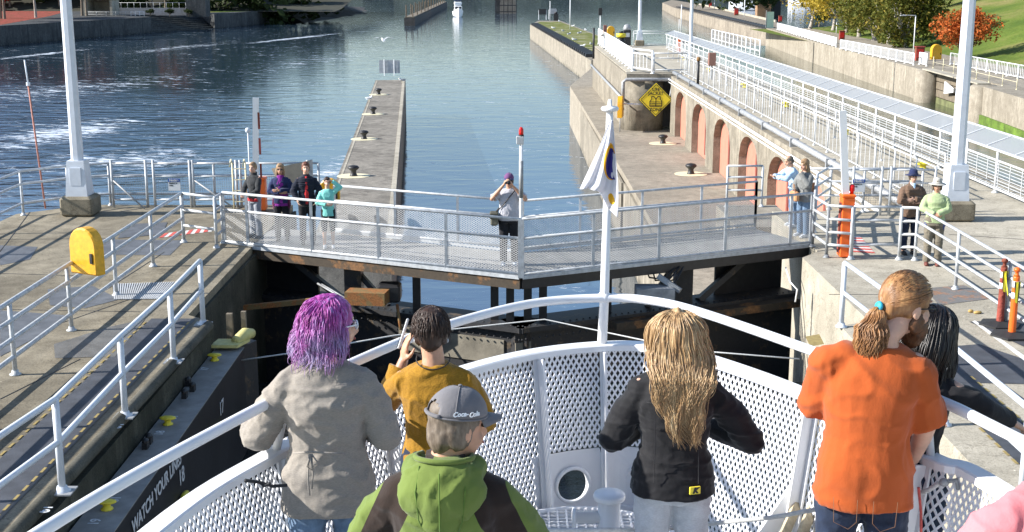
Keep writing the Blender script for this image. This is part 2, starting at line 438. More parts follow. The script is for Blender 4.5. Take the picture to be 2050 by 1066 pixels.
# right bank of the large lock
be = [G(1534,57,BZ), G(1630,84,BZ), G(1725,109,BZ), G(1845,140,BZ)]
g0, g1, g2 = G(1851,142,BZ), G(1962,172,BZ), G(2050,198,BZ)
inn = Vector((1.6, .2, 0))
dirb = (g2-g1).normalized()
bank = [P2(p) for p in be]+[P2(g0), P2(g0+inn), P2(g1+inn), P2(g1), P2(g2), P2(g2+dirb*60), (150, g2.y-55), (150, 196), P2(be[0]+Vector((0,0,0)))]
bank = bank[:-1]
struct(MB().prism(bank, -9, BZ).build('bank', M_farwall))
# hill: grass sheet
def hz(x, y):
    fx = 37.5 if y < 120 else 37.5+(y-120)*.05
    u = x-fx-4
    z = BZ-.12 if u < 0 else BZ+.03+.26*u*min(1, u/10)
    return z+.35*noise.noise((x*.05, y*.05, 0))*min(1, max(0, u)/6)
hv = []; hf = []; nx, ny = 60, 56
for j in range(ny+1):
    for i in range(nx+1):
        x = 36+i*2.4; y = 20+j*3.2; hv.append((x, y, hz(x, y)))
for j in range(ny):
    for i in range(nx):
        a = j*(nx+1)+i; hf.append((a, a+1, a+nx+2, a+nx+1))
def grass_mat(name, a, b, c, sc=.12):
    m, nt, bs = newmat(name)
    f = noise_tex(nt, sc, 5, .6); f2 = noise_tex(nt, 3.5, 4, .7, seed=4)
    col = ramp(nt, f, [(.35, a), (.5, b), (.68, c)])
    col = mix(nt, 1.0, col, ramp(nt, f2, [(.25, .6), (.75, 1.25)]), 'MULTIPLY')
    nt.links.new(col, bs.inputs['Base Color']); bs.inputs['Roughness'].default_value = .95; bs.inputs['Specular IOR Level'].default_value = .1
    bump(nt, bs, f2, .6, .1); return m
M_grass = grass_mat('lawn', (.075,.12,.022), (.12,.165,.03), (.24,.21,.08))
M_red = grass_mat('red_leaves', (.40,.09,.08), (.26,.07,.05), (.10,.08,.04), .9)
struct(MB().add(hv, hf).build('hill', M_grass, None, True))
# left bank
LB = -3.05
w0, w1, w2, w3, w4 = G(0,92,WZ), G(304,66,WZ), G(430,58,WZ), G(568,45,WZ), G(735,30,WZ)
dl = (w0-w1).normalized(); wm = w0+dl*170
lb = [P2(wm), P2(w0), P2(w1), P2(w1+Vector((-8,12,0))), P2(w2+Vector((-8,14,0))), P2(w2), P2(w3), (w3.x-3, w3.y+60), (-70,560), (-600,560), (-600, wm.y)]
M_lbw = concrete('left_bank_concrete_shaded', (.10,.105,.105), (.045,.048,.05), (.02,.022,.025), .6, wall=True, waterline=-6.9, green=(.012,.015,.014))  # weathered concrete, the bank wall's shade put into its dark colour
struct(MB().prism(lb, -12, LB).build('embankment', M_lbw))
# terraces of the river steps
st = MB(); A = w1; B = w2; off = Vector((-8, 13, 0))
for k in range(9):
    t0 = k/9; p = A+off*t0; q = B+off*t0; p2 = A+off; q2 = B+off
    st.prism([P2(p), P2(q), P2(q2), P2(p2)], -12, WZ+.15+k*.42)
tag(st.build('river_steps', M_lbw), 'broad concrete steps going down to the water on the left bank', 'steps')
grp = [(w0.x-300, w0.y+150), P2(w0+Vector((-6,1.2,0))-dl*-60), P2(w1+Vector((-34,9,0))), (w1.x-58, w1.y+85), (-400, w1.y+95)]
tag(MB().prism([P2(wm+Vector((0,3,0))), P2(w0+Vector((-1,2,0))), P2(w1+Vector((-26,4,0))), P2(w1+Vector((-40,60,0))), (-330, 430)], LB-.3, LB+.012).build('fallen_leaves', M_red), 'red fallen leaves covering the ground of the left bank', 'leaves', kind='stuff')
struct(MB().prism([P2(w1+Vector((-6,30,0))), P2(w2+Vector((2,26,0))), P2(w3+Vector((-4,3,0))), (w3.x-8, w3.y+55), P2(w1+Vector((-30,150,0)))], LB-.3, LB+.016).build('lawn', M_grass))
# rocky shore and shelving beach beyond the second wall
bv = []; 
M_rock = flat('shore_rock', (.06,.055,.05), .9, 0, .5, .6, .8, 2, bdist=.3)
p = [w3+Vector((-2,4,0)), G(600,46,WZ), G(690,36,WZ), G(742,27,WZ), G(735,15,WZ), G(600,12,WZ)]
sh = MB(); n = len(p); c = Vector((0,0,0))
for q in p: c += q
c /= n
rng = random.Random(3); ring = []
for i in range(n):
    a, b = p[i], p[(i+1) % n]
    for k in range(6): ring.append(a.lerp(b, k/6)+Vector((rng.uniform(-1.5,1.5), rng.uniform(-3,3), -.4)))
vs = ring[:]; fs = []; N = len(ring)
for lv in (1, 2, 3):
    for q in ring: r_ = q.lerp(c, lv*.22); vs.append(Vector((r_.x, r_.y, WZ-.3+[0,.5,1.3,2.2][lv]+rng.uniform(-.3,.5))))
vs.append(Vector((c.x, c.y, WZ+2.5)))
for lv in range(3):
    for i in range(N): fs.append((lv*N+i, lv*N+(i+1) % N, (lv+1)*N+(i+1) % N, (lv+1)*N+i))
for i in range(N): fs.append((3*N+i, 3*N+(i+1) % N, 4*N))
struct(sh.add(vs, fs).build('shore', M_rock))
b0, b1, b2, b3 = G(585,44,WZ), G(612,47,WZ), G(680,37,WZ), G(610,26,WZ)
for b_ in (b0, b3): b_.z = WZ+1.6
b1.z = b2.z = WZ-.1
struct(MB().add([b0, b1, b2, b3, b0+Vector((0,0,-3)), b1+Vector((0,0,-3)), b2+Vector((0,0,-3)), b3+Vector((0,0,-3))], [(0,1,2,3),(0,4,5,1),(1,5,6,2),(2,6,7,3),(3,7,4,0)]).build('boat_ramp', concrete('ramp_concrete', (.22,.23,.25), (.14,.145,.15))))
# far hills closing the fjord, seen only mirrored in the water
hv = []; hf = []; nn = 70
for i in range(nn+1):
    x = -700+i*20; base = Vector((x, 900, WZ-1)); h = 28+12*noise.noise((x*.006, 2, 0))+5*noise.noise((x*.03, 5, 0))
    hv += [(x, 880+rng.uniform(-6,6), WZ-.5), (x, 900, WZ+h*.6), (x, 930, WZ+h), (x, 1100, WZ+h*1.1)]
for i in range(nn):
    for k in range(3): a = i*4+k; hf.append((a, a+4, a+5, a+1))
struct(MB().add(hv, hf).build('far_hills', flat('far_woodland', (.022,.035,.028), .95, 0, .5, .08, .8, .4, bdist=1.5), None, False))

# ---------------------------------------------------------------- trees
def leaf_cloud(mb, c, rad, n, size, rng, squash=.85, lobes=9):
    c = v3(c); ls = []
    for k in range(lobes):
        d = Vector((rng.gauss(0,1), rng.gauss(0,1), rng.gauss(0,.8))).normalized()*rad*rng.uniform(.35,.72)
        ls.append((c+Vector((d.x, d.y, d.z*squash)), rad*rng.uniform(.28,.5)))
    for i in range(n):
        lc, lr = ls[rng.randrange(lobes)]
        d = Vector((rng.gauss(0,1), rng.gauss(0,1), rng.gauss(0,1))).normalized()*lr*(rng.random()**.4)*1.12
        p = lc+Vector((d.x, d.y, d.z*squash))
        a = Vector((rng.gauss(0,1), rng.gauss(0,1), rng.gauss(0,.6))).normalized(); b = a.cross(Vector((rng.gauss(0,1), rng.gauss(0,1), rng.gauss(0,1)))).normalized()
        s = size*rng.uniform(.6,1.4)
        mb.add([p-a*s, p-b*s*.6, p+a*s, p+b*s*.6], [(0,1,2,3)])
    return ls
def leafmat(name, stops, sc=1.3):
    m, nt, bs = newmat(name)
    f = noise_tex(nt, sc, 4, .7); c = ramp(nt, f, stops)
    nt.links.new(c, bs.inputs['Base Color']); bs.inputs['Roughness'].default_value = .7; bs.inputs['Specular IOR Level'].default_value = .2
    tr = node(nt, 'ShaderNodeBsdfTranslucent'); nt.links.new(c, tr.inputs[0]); mx = node(nt, 'ShaderNodeMixShader'); mx.inputs[0].default_value = .3
    nt.links.new(bs.outputs[0], mx.inputs[1]); nt.links.new(tr.outputs[0], mx.inputs[2]); nt.links.new(mx.outputs[0], nt.nodes['Material Output'].inputs[0])
    return m
L_yel = leafmat('yellow_leaves', [(.3,(.16,.15,.02)), (.5,(.42,.31,.04)), (.7,(.55,.38,.05))])
L_grn = leafmat('olive_leaves', [(.3,(.05,.07,.012)), (.5,(.11,.12,.02)), (.7,(.28,.20,.035))])
L_org = leafmat('orange_leaves', [(.35,(.07,.08,.02)), (.5,(.50,.13,.03)), (.68,(.65,.17,.04))])
L_drk = leafmat('dark_leaves', [(.3,(.02,.035,.012)), (.7,(.05,.07,.02))])
L_red = leafmat('red_leaves_tree', [(.3,(.30,.03,.02)), (.7,(.55,.05,.03))])
M_bark = flat('bark', (.16,.13,.10), .9, 0, .4, 5, .5, 20)
M_barkp = flat('pale_bark', (.34,.31,.27), .9, 0, .35, 5, .5, 20)
def tree(name, base, h, rad, lm, label, seed, n=2600, size=.22, trunk=.2, group=None, bark=None, low=.25, lobes=12, cat='tree'):
    rng = random.Random(seed); base = v3(base)
    root = thing(name, base, label, cat, group)
    c = base+Vector((rng.uniform(-.3,.3), rng.uniform(-.3,.3), h*low+rad*.9))
    cr = MB(); ls = leaf_cloud(cr, c, rad, n, size, rng, max(.6, (h-h*low)/(2*rad)*.9), lobes)
    cr.build('crown', lm, root)
    tk = MB(); top = base+Vector((rng.uniform(-.3,.3), rng.uniform(-.2,.2), h*low+rad*.2))
    tk.tube([base-Vector((0,0,.3)), base+Vector((0,0,.15)), base.lerp(top, .5)+Vector((.06,0,0)), top], [trunk*1.5, trunk, trunk*.8, trunk*.6], 8)
    for lc, lr in ls:
        m_ = top.lerp(lc, .5)+Vector((0,0,-.1*rad)); tk.tube([top-Vector((0,0,.1)), m_, lc], [trunk*.45, trunk*.28, trunk*.08], 5)
    tk.build('trunk', bark or M_bark, root, True)
    return root
tr = [(1622,57,15,7.5,L_yel,'leftmost tall yellow tree, behind the low dark green bush'), (1640,52,3.0,1.7,L_drk,'low dark green bush at the left end of the tree row'), (1668,61,13,6.6,L_yel,'second yellow tree from the left in the row behind the white fence'),
      (1694,66,12,5.6,L_yel,'yellow and green tree behind the first red cabinet on the fence'), (1720,73,11,4.8,L_grn,'olive tree with a pale trunk just right of the yellow trees'),
      (1750,80,11,5.0,L_grn,'olive and gold tree in the middle of the row on the lawn'), (1780,87,11,5.0,L_grn,'olive tree with a pale mottled trunk left of the thin lamp'),
      (1813,94,11,4.4,L_grn,'dense olive tree nearest the thin lamp on the right bank'), (1862,70,11,4.6,L_grn,'tall olive tree standing up the slope behind the orange tree')]
for i, (px, py, h, rad, lm, lab) in enumerate(tr):
    q = G(px, py, BZ+.1); q.z = max(BZ, hz(q.x, q.y))
    if i == 8: q = V(1868, 78, 175); q.z = hz(q.x, q.y)
    if i == 1: tree('bush', q, h, rad, lm, lab, 20, 1500, .2, .1, 'trees on the right bank', low=.02, cat='bush')
    else: tree('tree', q, h, rad, lm, lab, 20+i, 6500, .19, .3, 'trees on the right bank', M_barkp, low=.03, lobes=16)
q = G(1930,118,BZ); q.z = hz(q.x, q.y)
tree('orange_tree', q, 6.0, 2.8, L_org, 'small bright orange tree on the lawn right of the olive trees', 40, 5200, .14, .13, low=.02, lobes=16)
rng = random.Random(9)
lt = [(72,36,L_red,11,5), (165,32,L_drk,12,5.5), (250,20,L_drk,12,5), (290,18,L_red,12,5), (325,16,L_drk,11,4.5), (360,14,L_drk,12,5), (459,14,L_drk,11,4.5), (20,22,L_drk,14,6), (120,22,L_drk,14,7)]
labs = ['pale trunked red tree on the red leaves at the far left', 'tree with a dark trunk beside the concrete shelter', 'slim tree just right of the concrete shelter', 'second slim tree behind the railing of the left lawn', 'third slim tree behind the railing of the left lawn', 'slim tree at the right end of the left railing', 'small dark trunk on the sunlit lawn above the second wall', 'dark tree behind the red leaves near the left edge', 'dark tree behind the red leaves beside the lamp pole']
for i, (px, py, lm, h, rad) in enumerate(lt):
    tree('tree', G(px, py, LB), h, rad, lm, labs[i], 60+i, 900, .55, .35 if i != 6 else .2, 'trees on the left bank', M_barkp if i in (0, 2, 3, 4, 5) else M_bark, low=.42)
cols = [L_red, L_red, L_drk, L_org, L_red, L_drk, L_grn, L_org]
wh = ['first', 'second', 'third', 'fourth', 'fifth', 'sixth', 'seventh', 'eighth']
for i in range(8):
    q = w0.lerp(w2, i/7*.95)+Vector((-14-(i % 3)*5, 24+(i % 2)*9, 0)); q.z = LB
    tree('tree', q, 17, 7.5, cols[i], wh[i]+' big autumn tree from the left along the left bank', 200+i, 1100, .6, .35, 'big trees along the left bank', low=.30)
# wood behind them, one mass
hv = []; hf = []
for i in range(31):
    x = -440+i*13.0; fall = min(1, max(.12, (-60-x)/60))
    for yy, zz in ((372, -.5), (384, 3), (412, 22), (440, 38), (520, 44)): hv.append((x, yy+4*noise.noise((x*.05, yy, 1)), LB+zz*fall))
for i in range(30):
    for k in range(4): a = i*5+k; hf.append((a, a+5, a+6, a+1))
struct(MB().add(hv, hf).build('bluff', flat('bluff_earth', (.03,.03,.018), .95, 0, .4, .3), None, True))
wd = MB(); wr_ = MB()
for tier, (yy, zz) in enumerate(((378, 6), (396, 17), (418, 30), (440, 43))):
    for k in range(26):
        x = -400+k*13.2+rng.uniform(-4,4)+tier*3; fall = min(1, max(.12, (-60-x)/60))
        leaf_cloud(wr_ if rng.random() < .42 and x < -140 else wd, (x, yy+rng.uniform(-4,4), LB+zz*fall+rng.uniform(-2,3)), rng.uniform(7,10), 300, 1.25, rng, 1.0, 7)
tag(wd.build('wood', L_drk), 'dark wooded bluff rising behind the left bank', 'wood', kind='stuff')
tag(wr_.build('wood', L_red), 'red autumn trees scattered in the wooded bluff behind the left bank', 'wood', kind='stuff')
wd = MB()
for k in range(16):
    leaf_cloud(wd, (62+k*9+rng.uniform(-3,3), 430+rng.uniform(-25,25), 3+rng.uniform(-1,3)), rng.uniform(7,11), 420, 1.0, rng, 1.0, 7)
tag(wd.build('wood', L_drk), 'dark trees on the far right shore behind the moored boats', 'wood', kind='stuff')
for px, py, lm, lab, rr_ in ((500,10,L_org,'orange shrub on the lawn behind the second left bank wall',3.2), (527,11,L_yel,'yellow shrub beside the pale parapet on the left bank',2.8), (545,9,L_drk,'dark shrub at the right end of the pale parapet',3)):
    tree('shrub', G(px, py, LB), 4, rr_, lm, lab, 90+px, 900, .35, .15, low=.0, cat='shrub')
# left bank furniture
ps = V(185,36,w1.y+10); ps.z = LB
sx = lambda px, Y: (px-1025)/FOC*Y*1.0
Yb = w1.y+14
sh = thing('concrete_shelter', (sx(212,Yb), Yb+3, LB), 'open fronted concrete shelter on the left bank wall', 'shelter')
cx0, cx1 = sx(182,Yb), sx(240,Yb)
sc_ = concrete('shelter_concrete', (.48,.45,.38), (.32,.30,.25))
MB().box((cx0+.6, Yb+3, LB+1.9), (1.2,6,3.8)).box((cx1-.3, Yb+3, LB+1.9), (.6,6,3.8)).box(((cx0+cx1)/2, Yb+5.8, LB+1.9), (cx1-cx0-1.9,.4,3.8)).build('wall', sc_, sh)
MB().box(((cx0+cx1)/2, Yb+3, LB+4.03), (cx1-cx0+.6,6.6,.45)).build('roof', sc_, sh)
pw = MB().box((sx(325,Yb+5), Yb+8, LB+.7), (sx(405,Yb)-sx(242,Yb), .5, 1.9)); tag(pw.build('retaining_wall', concrete('pale_parapet', (.36,.37,.40), (.24,.25,.27))), 'pale low retaining wall behind the river steps', 'wall')
bb = MB()
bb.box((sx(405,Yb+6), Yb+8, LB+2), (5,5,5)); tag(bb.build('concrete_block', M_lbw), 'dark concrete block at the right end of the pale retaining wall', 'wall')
for k, px in enumerate((312, 350, 388)):
    tree('hedge', (sx(px,Yb+4), Yb+5, LB-.2), 1.3, 1.2, L_drk, ('left', 'middle', 'right')[k]+' clipped dark hedge in front of the pale retaining wall', 130+k, 400, .2, .05, low=.0, group='hedges by the river steps', cat='hedge')
fence('railing', [(sx(190,Yb-3), Yb-3, LB), (sx(284,Yb-3), Yb-3, LB)], 'grey railing along the left bank wall in front of the shelter', rails=(1.0,.65,.3), h=1.05, spacing=2.2, rp=.04, rr=.035, z=LB)
fence('railing', [(sx(276,Yb-4), Yb-4, LB), (sx(302,Yb-6), Yb-6, LB)], 'white railing at the head of the river steps', rails=(1.05,.7,.35), h=1.1, spacing=1.6, rp=.06, rr=.06, m=M_white, z=LB)
fence('railing', [(sx(245,Yb+9), Yb+9, LB+1.65), (sx(410,Yb+9), Yb+9, LB+1.65)], 'pale railing on top of the retaining wall on the left bank', rails=(1.3,), h=1.3, spacing=1.6, rp=.05, rr=.04, m=M_galv)
tag(MB().prism([P2(w3+Vector((-12,.4,0))), P2(w3+Vector((-.4,.4,0))), P2(w3+Vector((-.4,1,0))), P2(w3+Vector((-12,1,0)))], LB, LB+1.1).build('parapet', sc_), 'pale parapet at the end of the second left bank wall', 'wall')
fence('railing', [(w3.x-18, w3.y+.6, LB), (w3.x-12.4, w3.y+.6, LB)], 'thin railing left of the pale parapet on the left bank', rails=(1.0,.5), h=1.0, spacing=1.6, rp=.05, rr=.04, z=LB)

# ---------------------------------------------------------------- piers in the channel
def tri(name, tl, tr_, br, bl, z, m, label, cat='wall', z0=-12):
    return tag(MB().prism([P2(G(*tl, z)), P2(G(*tr_, z)), P2(G(*br, z)), P2(G(*bl, z))], z0, z).build(name, m), label, cat)
gw = tri('guide_wall', (752,161), (812,160), (783,520), (610,520), PZ, M_pier, 'long concrete guide wall with mooring bollards in the middle of the channel')
ed = MB()   # pale worn edge strips
a, b = G(811,162,PZ), G(785,505,PZ)
ed.bar(a+Vector((-.14,0,.005)), b+Vector((-.14,0,.005)), .22, .03); ed.build('edge_strip', M_deckR, gw)
ed = MB(); a, b = G(753,162,PZ), G(622,505,PZ); ed.bar(a+Vector((.08,0,.003)), b+Vector((.08,0,.003)), .10, .02); ed.build('edge_strip', M_deckR, gw)
def bollard(loc, label, s=1.0):
    r = thing('bollard', loc, label, 'bollard', 'black mooring bollards on white discs'); l = v3(loc)
    MB().lathe(l, [(.20*s,.0), (.17*s,.06), (.13*s,.15), (.13*s,.25), (.22*s,.33), (.27*s,.38), (.27*s,.43), (.2*s,.49), (.05*s,.52)], 16).build('post', M_black, r, True)
    MB().lathe(l+Vector((0,0,.004)), [(.78*s,0), (.78*s,.012)], 28).build('painted_disc', M_cream, r)
    return r
bl = [(758,190,'farthest bollard on the channel guide wall'), (747,229,'second farthest bollard on the channel guide wall'), (729,279,'third bollard along the channel guide wall'),
      (708,353,'nearest bollard on the channel guide wall, beside the yellow lifebuoy box'), (1327,288,'bollard on the lock platform below the yellow diamond sign'), (1383,349,'bollard on the lock platform nearest the footbridge')]
for x, y, lab in bl: bollard(G(x, y, PZ), lab)
# plate screen at the far end
p = G(780,152,PZ)
sgn = thing('marker_board', p, 'grey board on two posts at the far end of the channel guide wall', 'board')
MB().tube([p+Vector((-.5,0,0)), p+Vector((-.5,0,1.55))], .04, 6).build('post', M_white, sgn); MB().tube([p+Vector((.45,0,0)), p+Vector((.45,0,1.55))], .04, 6).build('post', M_white, sgn)
MB().box(p+Vector((0,.1,.85)), (2.0,.05,1.25)).build('panel', flat('weathered_board', (.33,.35,.37), .8, 0, .2, 3), sgn)
# guide wall with green top beyond the platform
MZ = -3.8
mossy = concrete('mossy_top', (.30,.29,.22), (.16,.155,.12))
mtop = grass_mat('moss', (.10,.13,.03), (.17,.18,.05), (.35,.33,.26), .35)
mg = tag(MB().prism([P2(G(*q_, MZ)) for q_ in ((1061,50), (1078,42), (1122,42), (1200,72), (1200,112), (1184,122))], -12, MZ).build('mossy_guide_wall', M_wall), 'long concrete guide wall with a green mossy top reaching away from the lock', 'wall')
MB().prism([P2(G(*q_, MZ)) for q_ in ((1072,48), (1082,44), (1120,44), (1198,73), (1198,100), (1187,112))], MZ-.1, MZ+.02).build('moss_cover', mtop, mg)
a, b = G(1066,51,MZ), G(1184,121,MZ); MB().bar(a+Vector((.0,0,-.9)), b+Vector((0,0,-.9)), .12, .18).build('ledge', M_deckR, mg)
fe = MB(); a, b = G(1070,50,MZ), G(1186,116,MZ)
n = 44
for k in range(n):
    q_ = a.lerp(b, (k+.5)/n); fe.box(q_+Vector((0,0,.22)), (1.3,1.5,.4), rz=math.atan2(b.y-a.y, b.x-a.x))
fe.build('fender_blocks', M_black, mg)
# downstream right guide wall
RZ = -3.8
rg = tag(MB().prism([P2(G(*q_, RZ)) for q_ in ((1352,17), (1326,6), (1345,0), (1400,9), (1553,44), (1572,60), (1534,62))], -12, RZ).build('downstream_guide_wall', concrete('brown_wall', (.36,.31,.24), (.20,.17,.13), (.1,.08,.06), .5, wall=True, waterline=-6.9)), 'brown ribbed guide wall running downstream from the right bank', 'wall')
a, b = G(1352,15,RZ), G(1534,60,RZ)
fe = MB(); n = 50
for k in range(n):
    q_ = a.lerp(b, (k+.5)/n)+Vector((1.4,0,.15)); fe.box(q_, (2.0,(b-a).length/n*.55,.3), rz=math.atan2(b.y-a.y, b.x-a.x)+R(60))
fe.build('fender_blocks', M_black, rg)
MB().bar(a+Vector((.1,0,-1.0)), b+Vector((.1,0,-1.0)), .3, .3).build('ledge', M_deckR, rg)
a, b = G(1400,10,RZ), G(1553,45,RZ); MB().bar(a+Vector((0,0,.25)), b+Vector((0,0,.25)), .3, .5).build('kerb', M_deckR, rg)
# railway bridge piers, trestle, boats far off
bp = thing('bridge_pier', G(1014,28,WZ), 'heavy timber and concrete bridge pier standing in the channel', 'pier')
p = G(1016,27,WZ); 
MB().box(p+Vector((0,2,3.0)), (6.5,5,7), taper=.94).build('shaft', concrete('pier_grey', (.30,.28,.25), (.18,.17,.15), wall=True), bp)
fr = MB()
for k in range(6): fr.bar(p+Vector((-4.6+k*1.6,-2.2,-.5)), p+Vector((-4.6+k*1.6,-1.6,7)), .3, .3)
for k in range(3): fr.bar(p+Vector((-4.8,-2.0,.6+k*2.4)), p+Vector((3.6,-2.0,.6+k*2.4)), .3, .35)
fr.bar(p+Vector((-4.6,-2.4,0)), p+Vector((-2,-2.4,6)), .2, .2)
fr.build('timber_frame', M_black, bp)
MB().box(p+Vector((-3.4,2,3)), (2.2,4,7)).build('side_pillar', M_lbw, bp)
tw = thing('timber_dolphin', G(820,48,WZ), 'old dark timber jetty slanting out from the left into the channel', 'jetty')
a, b = G(820,52,WZ), G(889,14,WZ)
d = (b-a); L = d.length; d.normalize(); nrm = Vector((d.y, -d.x, 0))
MB().bar(a+Vector((0,0,.9)), b+Vector((0,0,.9)), 3.0, 2.6).build('wale', flat('black_timber', (.05,.045,.04), .85, 0, .4, 1), tw)
MB().bar(a+Vector((0,0,2.35)), b+Vector((0,0,2.35)), 2.4, .22).build('deck', M_timber, tw)
pl = MB()
for k in range(12):
    q_ = a+d*(L*k/12+.4); pl.tube([q_+nrm*.9+Vector((0,0,-1)), q_+nrm*.9+Vector((0,0,5.6))], .18, 6); pl.tube([q_-nrm*.9+Vector((0,0,-1)), q_-nrm*.9+Vector((0,0,5.6))], .18, 6)
pl.build('piles', flat('pile_wood', (.12,.09,.06), .9, 0, .4, 2), tw)
# white cabin cruiser
def cruiser(loc, L, rz, label, name='cabin_cruiser'):
    r = thing(name, (0,0,0), label, 'boat')
    hull = MB(); sec = [(-.5,.17,0), (-.3,.18,.0), (0,.175,.02), (.25,.14,.05), (.42,.07,.1), (.5,.005,.14)]
    vs = []; fs = []
    for y, hw, sh_ in sec:
        for sx_, zz in ((-1,.16+sh_), (-.82,.03), (0,-.06), (.82,.03), (1,.16+sh_)): vs.append((sx_*hw*L, y*L, zz*L))
    for i in range(len(sec)-1):
        for k in range(4): a_ = i*5+k; fs.append((a_, a_+1, a_+6, a_+5))
        fs.append((i*5, i*5+5, i*5+9, i*5+4))
    fs.append((0,1,2,3,4)); hull.add(vs, fs).build('hull', M_white, r, False)
    MB().bbox((0,-.05*L,.27*L), (.25*L,.42*L,.16*L), b=.02*L).build('cabin', M_white, r)
    MB().bbox((0,-.06*L,.43*L), (.24*L,.36*L,.1*L), b=.02*L).box((0,-.06*L,.385*L), (.20*L,.3*L,.06*L)).build('flybridge', M_white, r)
    g = MB()
    for x in (-.126, .126): g.box((x*L,-.05*L,.29*L), (.006*L,.34*L,.07*L))
    g.box((-.055*L,.163*L,.29*L), (.09*L,.006*L,.075*L)).box((.055*L,.163*L,.29*L), (.09*L,.006*L,.075*L))
    g.build('windows', M_black, r)
    MB().box((0,-.08*L,.52*L), (.24*L,.3*L,.02*L)).build('canopy', flat('navy_canvas', (.03,.05,.12), .8), r)
    mm = MB()
    for x in (-.1,.1): mm.tube([(x*L,-.2*L,.45*L), (x*L,-.2*L,.52*L)], .006*L, 5); mm.tube([(x*L,.05*L,.45*L), (x*L,.05*L,.52*L)], .006*L, 5)
    mm.tube([(0,.2*L,.3*L), (.0,.49*L,.38*L)], .006*L, 5)
    mm.build('rails', M_galv, r)
    r.location = loc; r.rotation_euler = (0, 0, rz); return r
pb = G(917,34,WZ); pb.z = WZ
cruiser(pb, 10.5, math.pi+R(6), 'white cabin cruiser with a dark canopy coming up the channel')
pb = G(1490,21,WZ); cruiser(pb, 13, R(80), 'long white boat moored behind the downstream guide wall')
pb = G(1600,12,WZ); cruiser(pb, 11, R(75), 'pale boat moored right of the brown bridge pier')
p = G(1536,36,WZ)
rp = thing('bridge_pier', p, 'brown stained concrete bridge pier behind the downstream guide wall', 'pier')
MB().box(p+Vector((-1.5,0,6)), (4.6,4,16)).build('shaft', concrete('rusty_pier', (.42,.27,.15), (.28,.15,.08), wall=True), rp); MB().box(p+Vector((2.6,1.2,6)), (3.4,3.6,16)).build('side_pillar', M_black, rp)
p = G(1555,6,WZ); fl_ = MB().box(p+Vector((8,20,.5)), (70,5,1.2)); tag(fl_.build('pontoon', M_black), 'dark floating pontoon behind the right bank', 'pontoon')
# ---------------------------------------------------------------- lock house walls, doors, pipes, sign
def arch_z(t): return PZ+1.75+1.05*math.sqrt(max(0, 1-(2*t-1)**2))
def arch_door(y0, y1, label):
    """salmon door in an arched opening of the wall facing left, set back half a metre"""
    x = 9.99
    r = thing('arched_door', (x, (y0+y1)/2, PZ), label, 'door', 'salmon arched doors in the lock wall')
    n = 14; pts = [(y0+(y1-y0)*k/n, arch_z(k/n)-.03) for k in range(n+1)]
    pts = [(y0, PZ+.02)]+pts+[(y1, PZ+.02)]; m_ = len(pts)
    MB().add([(x-.07, a, b) for a, b in pts]+[(x-.012, a, b) for a, b in pts], [tuple(range(m_))]+[(i, (i+1) % m_, m_+(i+1) % m_, m_+i) for i in range(m_)]).build('leaf', M_salmon, r)
    ym = y0+(y1-y0)*.45
    MB().box((x-.09, ym, PZ+1.2), (.04,.28,1.9)).build('slot', flat('dark_red_slot', (.20,.05,.035), .7), r)
    return r
ys = [78.2, 71.2, 63.6, 56.4, 49.9, 44.0, 38.6]
nm = ['farthest arched salmon door, beside the diamond sign', 'second farthest arched salmon door', 'third arched salmon door from the diamond sign', 'fourth arched salmon door from the diamond sign', 'fifth arched salmon door, behind the stair railing', 'nearest arched salmon door, behind the couple leaning on the rail']
arc = MB(); XF = 9.58
for k in range(6):
    hi, lo = ys[k], ys[k+1]; o1 = hi-(hi-lo)*.34; o0 = lo+.0
    arch_door(o0+.02, o1-.02, nm[k])
    arc.box(((XF+9.985)/2, (o1+hi)/2, (PZ-.12)/2), (9.985-XF, hi-o1, -PZ-.12))
    n = 14
    for j in range(n):
        ya, yb = o0+(o1-o0)*j/n, o0+(o1-o0)*(j+1)/n; za, zb = arch_z(j/n), arch_z((j+1)/n)
        arc.add([(XF,ya,za), (XF,yb,zb), (XF,yb,-.12), (XF,ya,-.12), (9.985,ya,za), (9.985,yb,zb), (9.985,yb,-.12), (9.985,ya,-.12)], [(0,3,2,1), (0,1,5,4), (3,7,6,2)])
arc.box(((XF+9.985)/2, (31.2+38.6)/2, (PZ-.12)/2), (9.985-XF, 38.6-31.2, -PZ-.12))
# facing of the lock wall, round tower and flank
lw = thing('lock_house', (9.95, 80, PZ), 'concrete lock wall with a round tower carrying the yellow diamond sign', 'building')
arc.build('arcade', M_wall, lw)
MB().lathe((8.05,80.0,PZ), [(1.3,0), (1.3,3.3)], 36).build('tower', M_wall, lw, True)
MB().box((7.0,96,PZ/2-.02), (.12,31.9,-PZ-.05)).build('wall', M_wall, lw)
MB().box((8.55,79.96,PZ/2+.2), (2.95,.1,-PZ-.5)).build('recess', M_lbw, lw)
MB().box((8.5,79.4,-.2), (3.1,1.5,.34)).build('cornice', M_wall, lw)
MB().box((9.35,79.9,PZ/2), (1.2,.5,-PZ-.3)).build('painted_recess_shade', M_black, lw)  # black block painting the shade beside the tower
pp = thing('pipework', (9.7,60,-.3), 'grey and white pipes running along the top of the lock wall', 'pipe')
MB().tube([(9.46,31.4,-.32), (9.46,78.6,-.32)], .055, 8).build('pipe', M_white, pp, True)
MB().tube([(9.47,31.4,-.5), (9.47,78.6,-.5)], .035, 8).build('pipe', M_white, pp, True)
MB().tube([(9.75,31.4,.07), (9.75,78.3,.07)], .11, 10).build('pipe', M_galvd, pp, True)
MB().tube([(9.8,78.6,-.35), (9.5,78.4,-.35), (6.9,78.4,-.35), (6.72,78.4,-.5), (6.72,78.4,-1.6)], .11, 10).build('pipe', M_galvd, pp, True)
MB().tube([(6.8,79,-1.6), (6.8,112,-1.6)], .09, 8).build('pipe', M_galvd, pp, True)
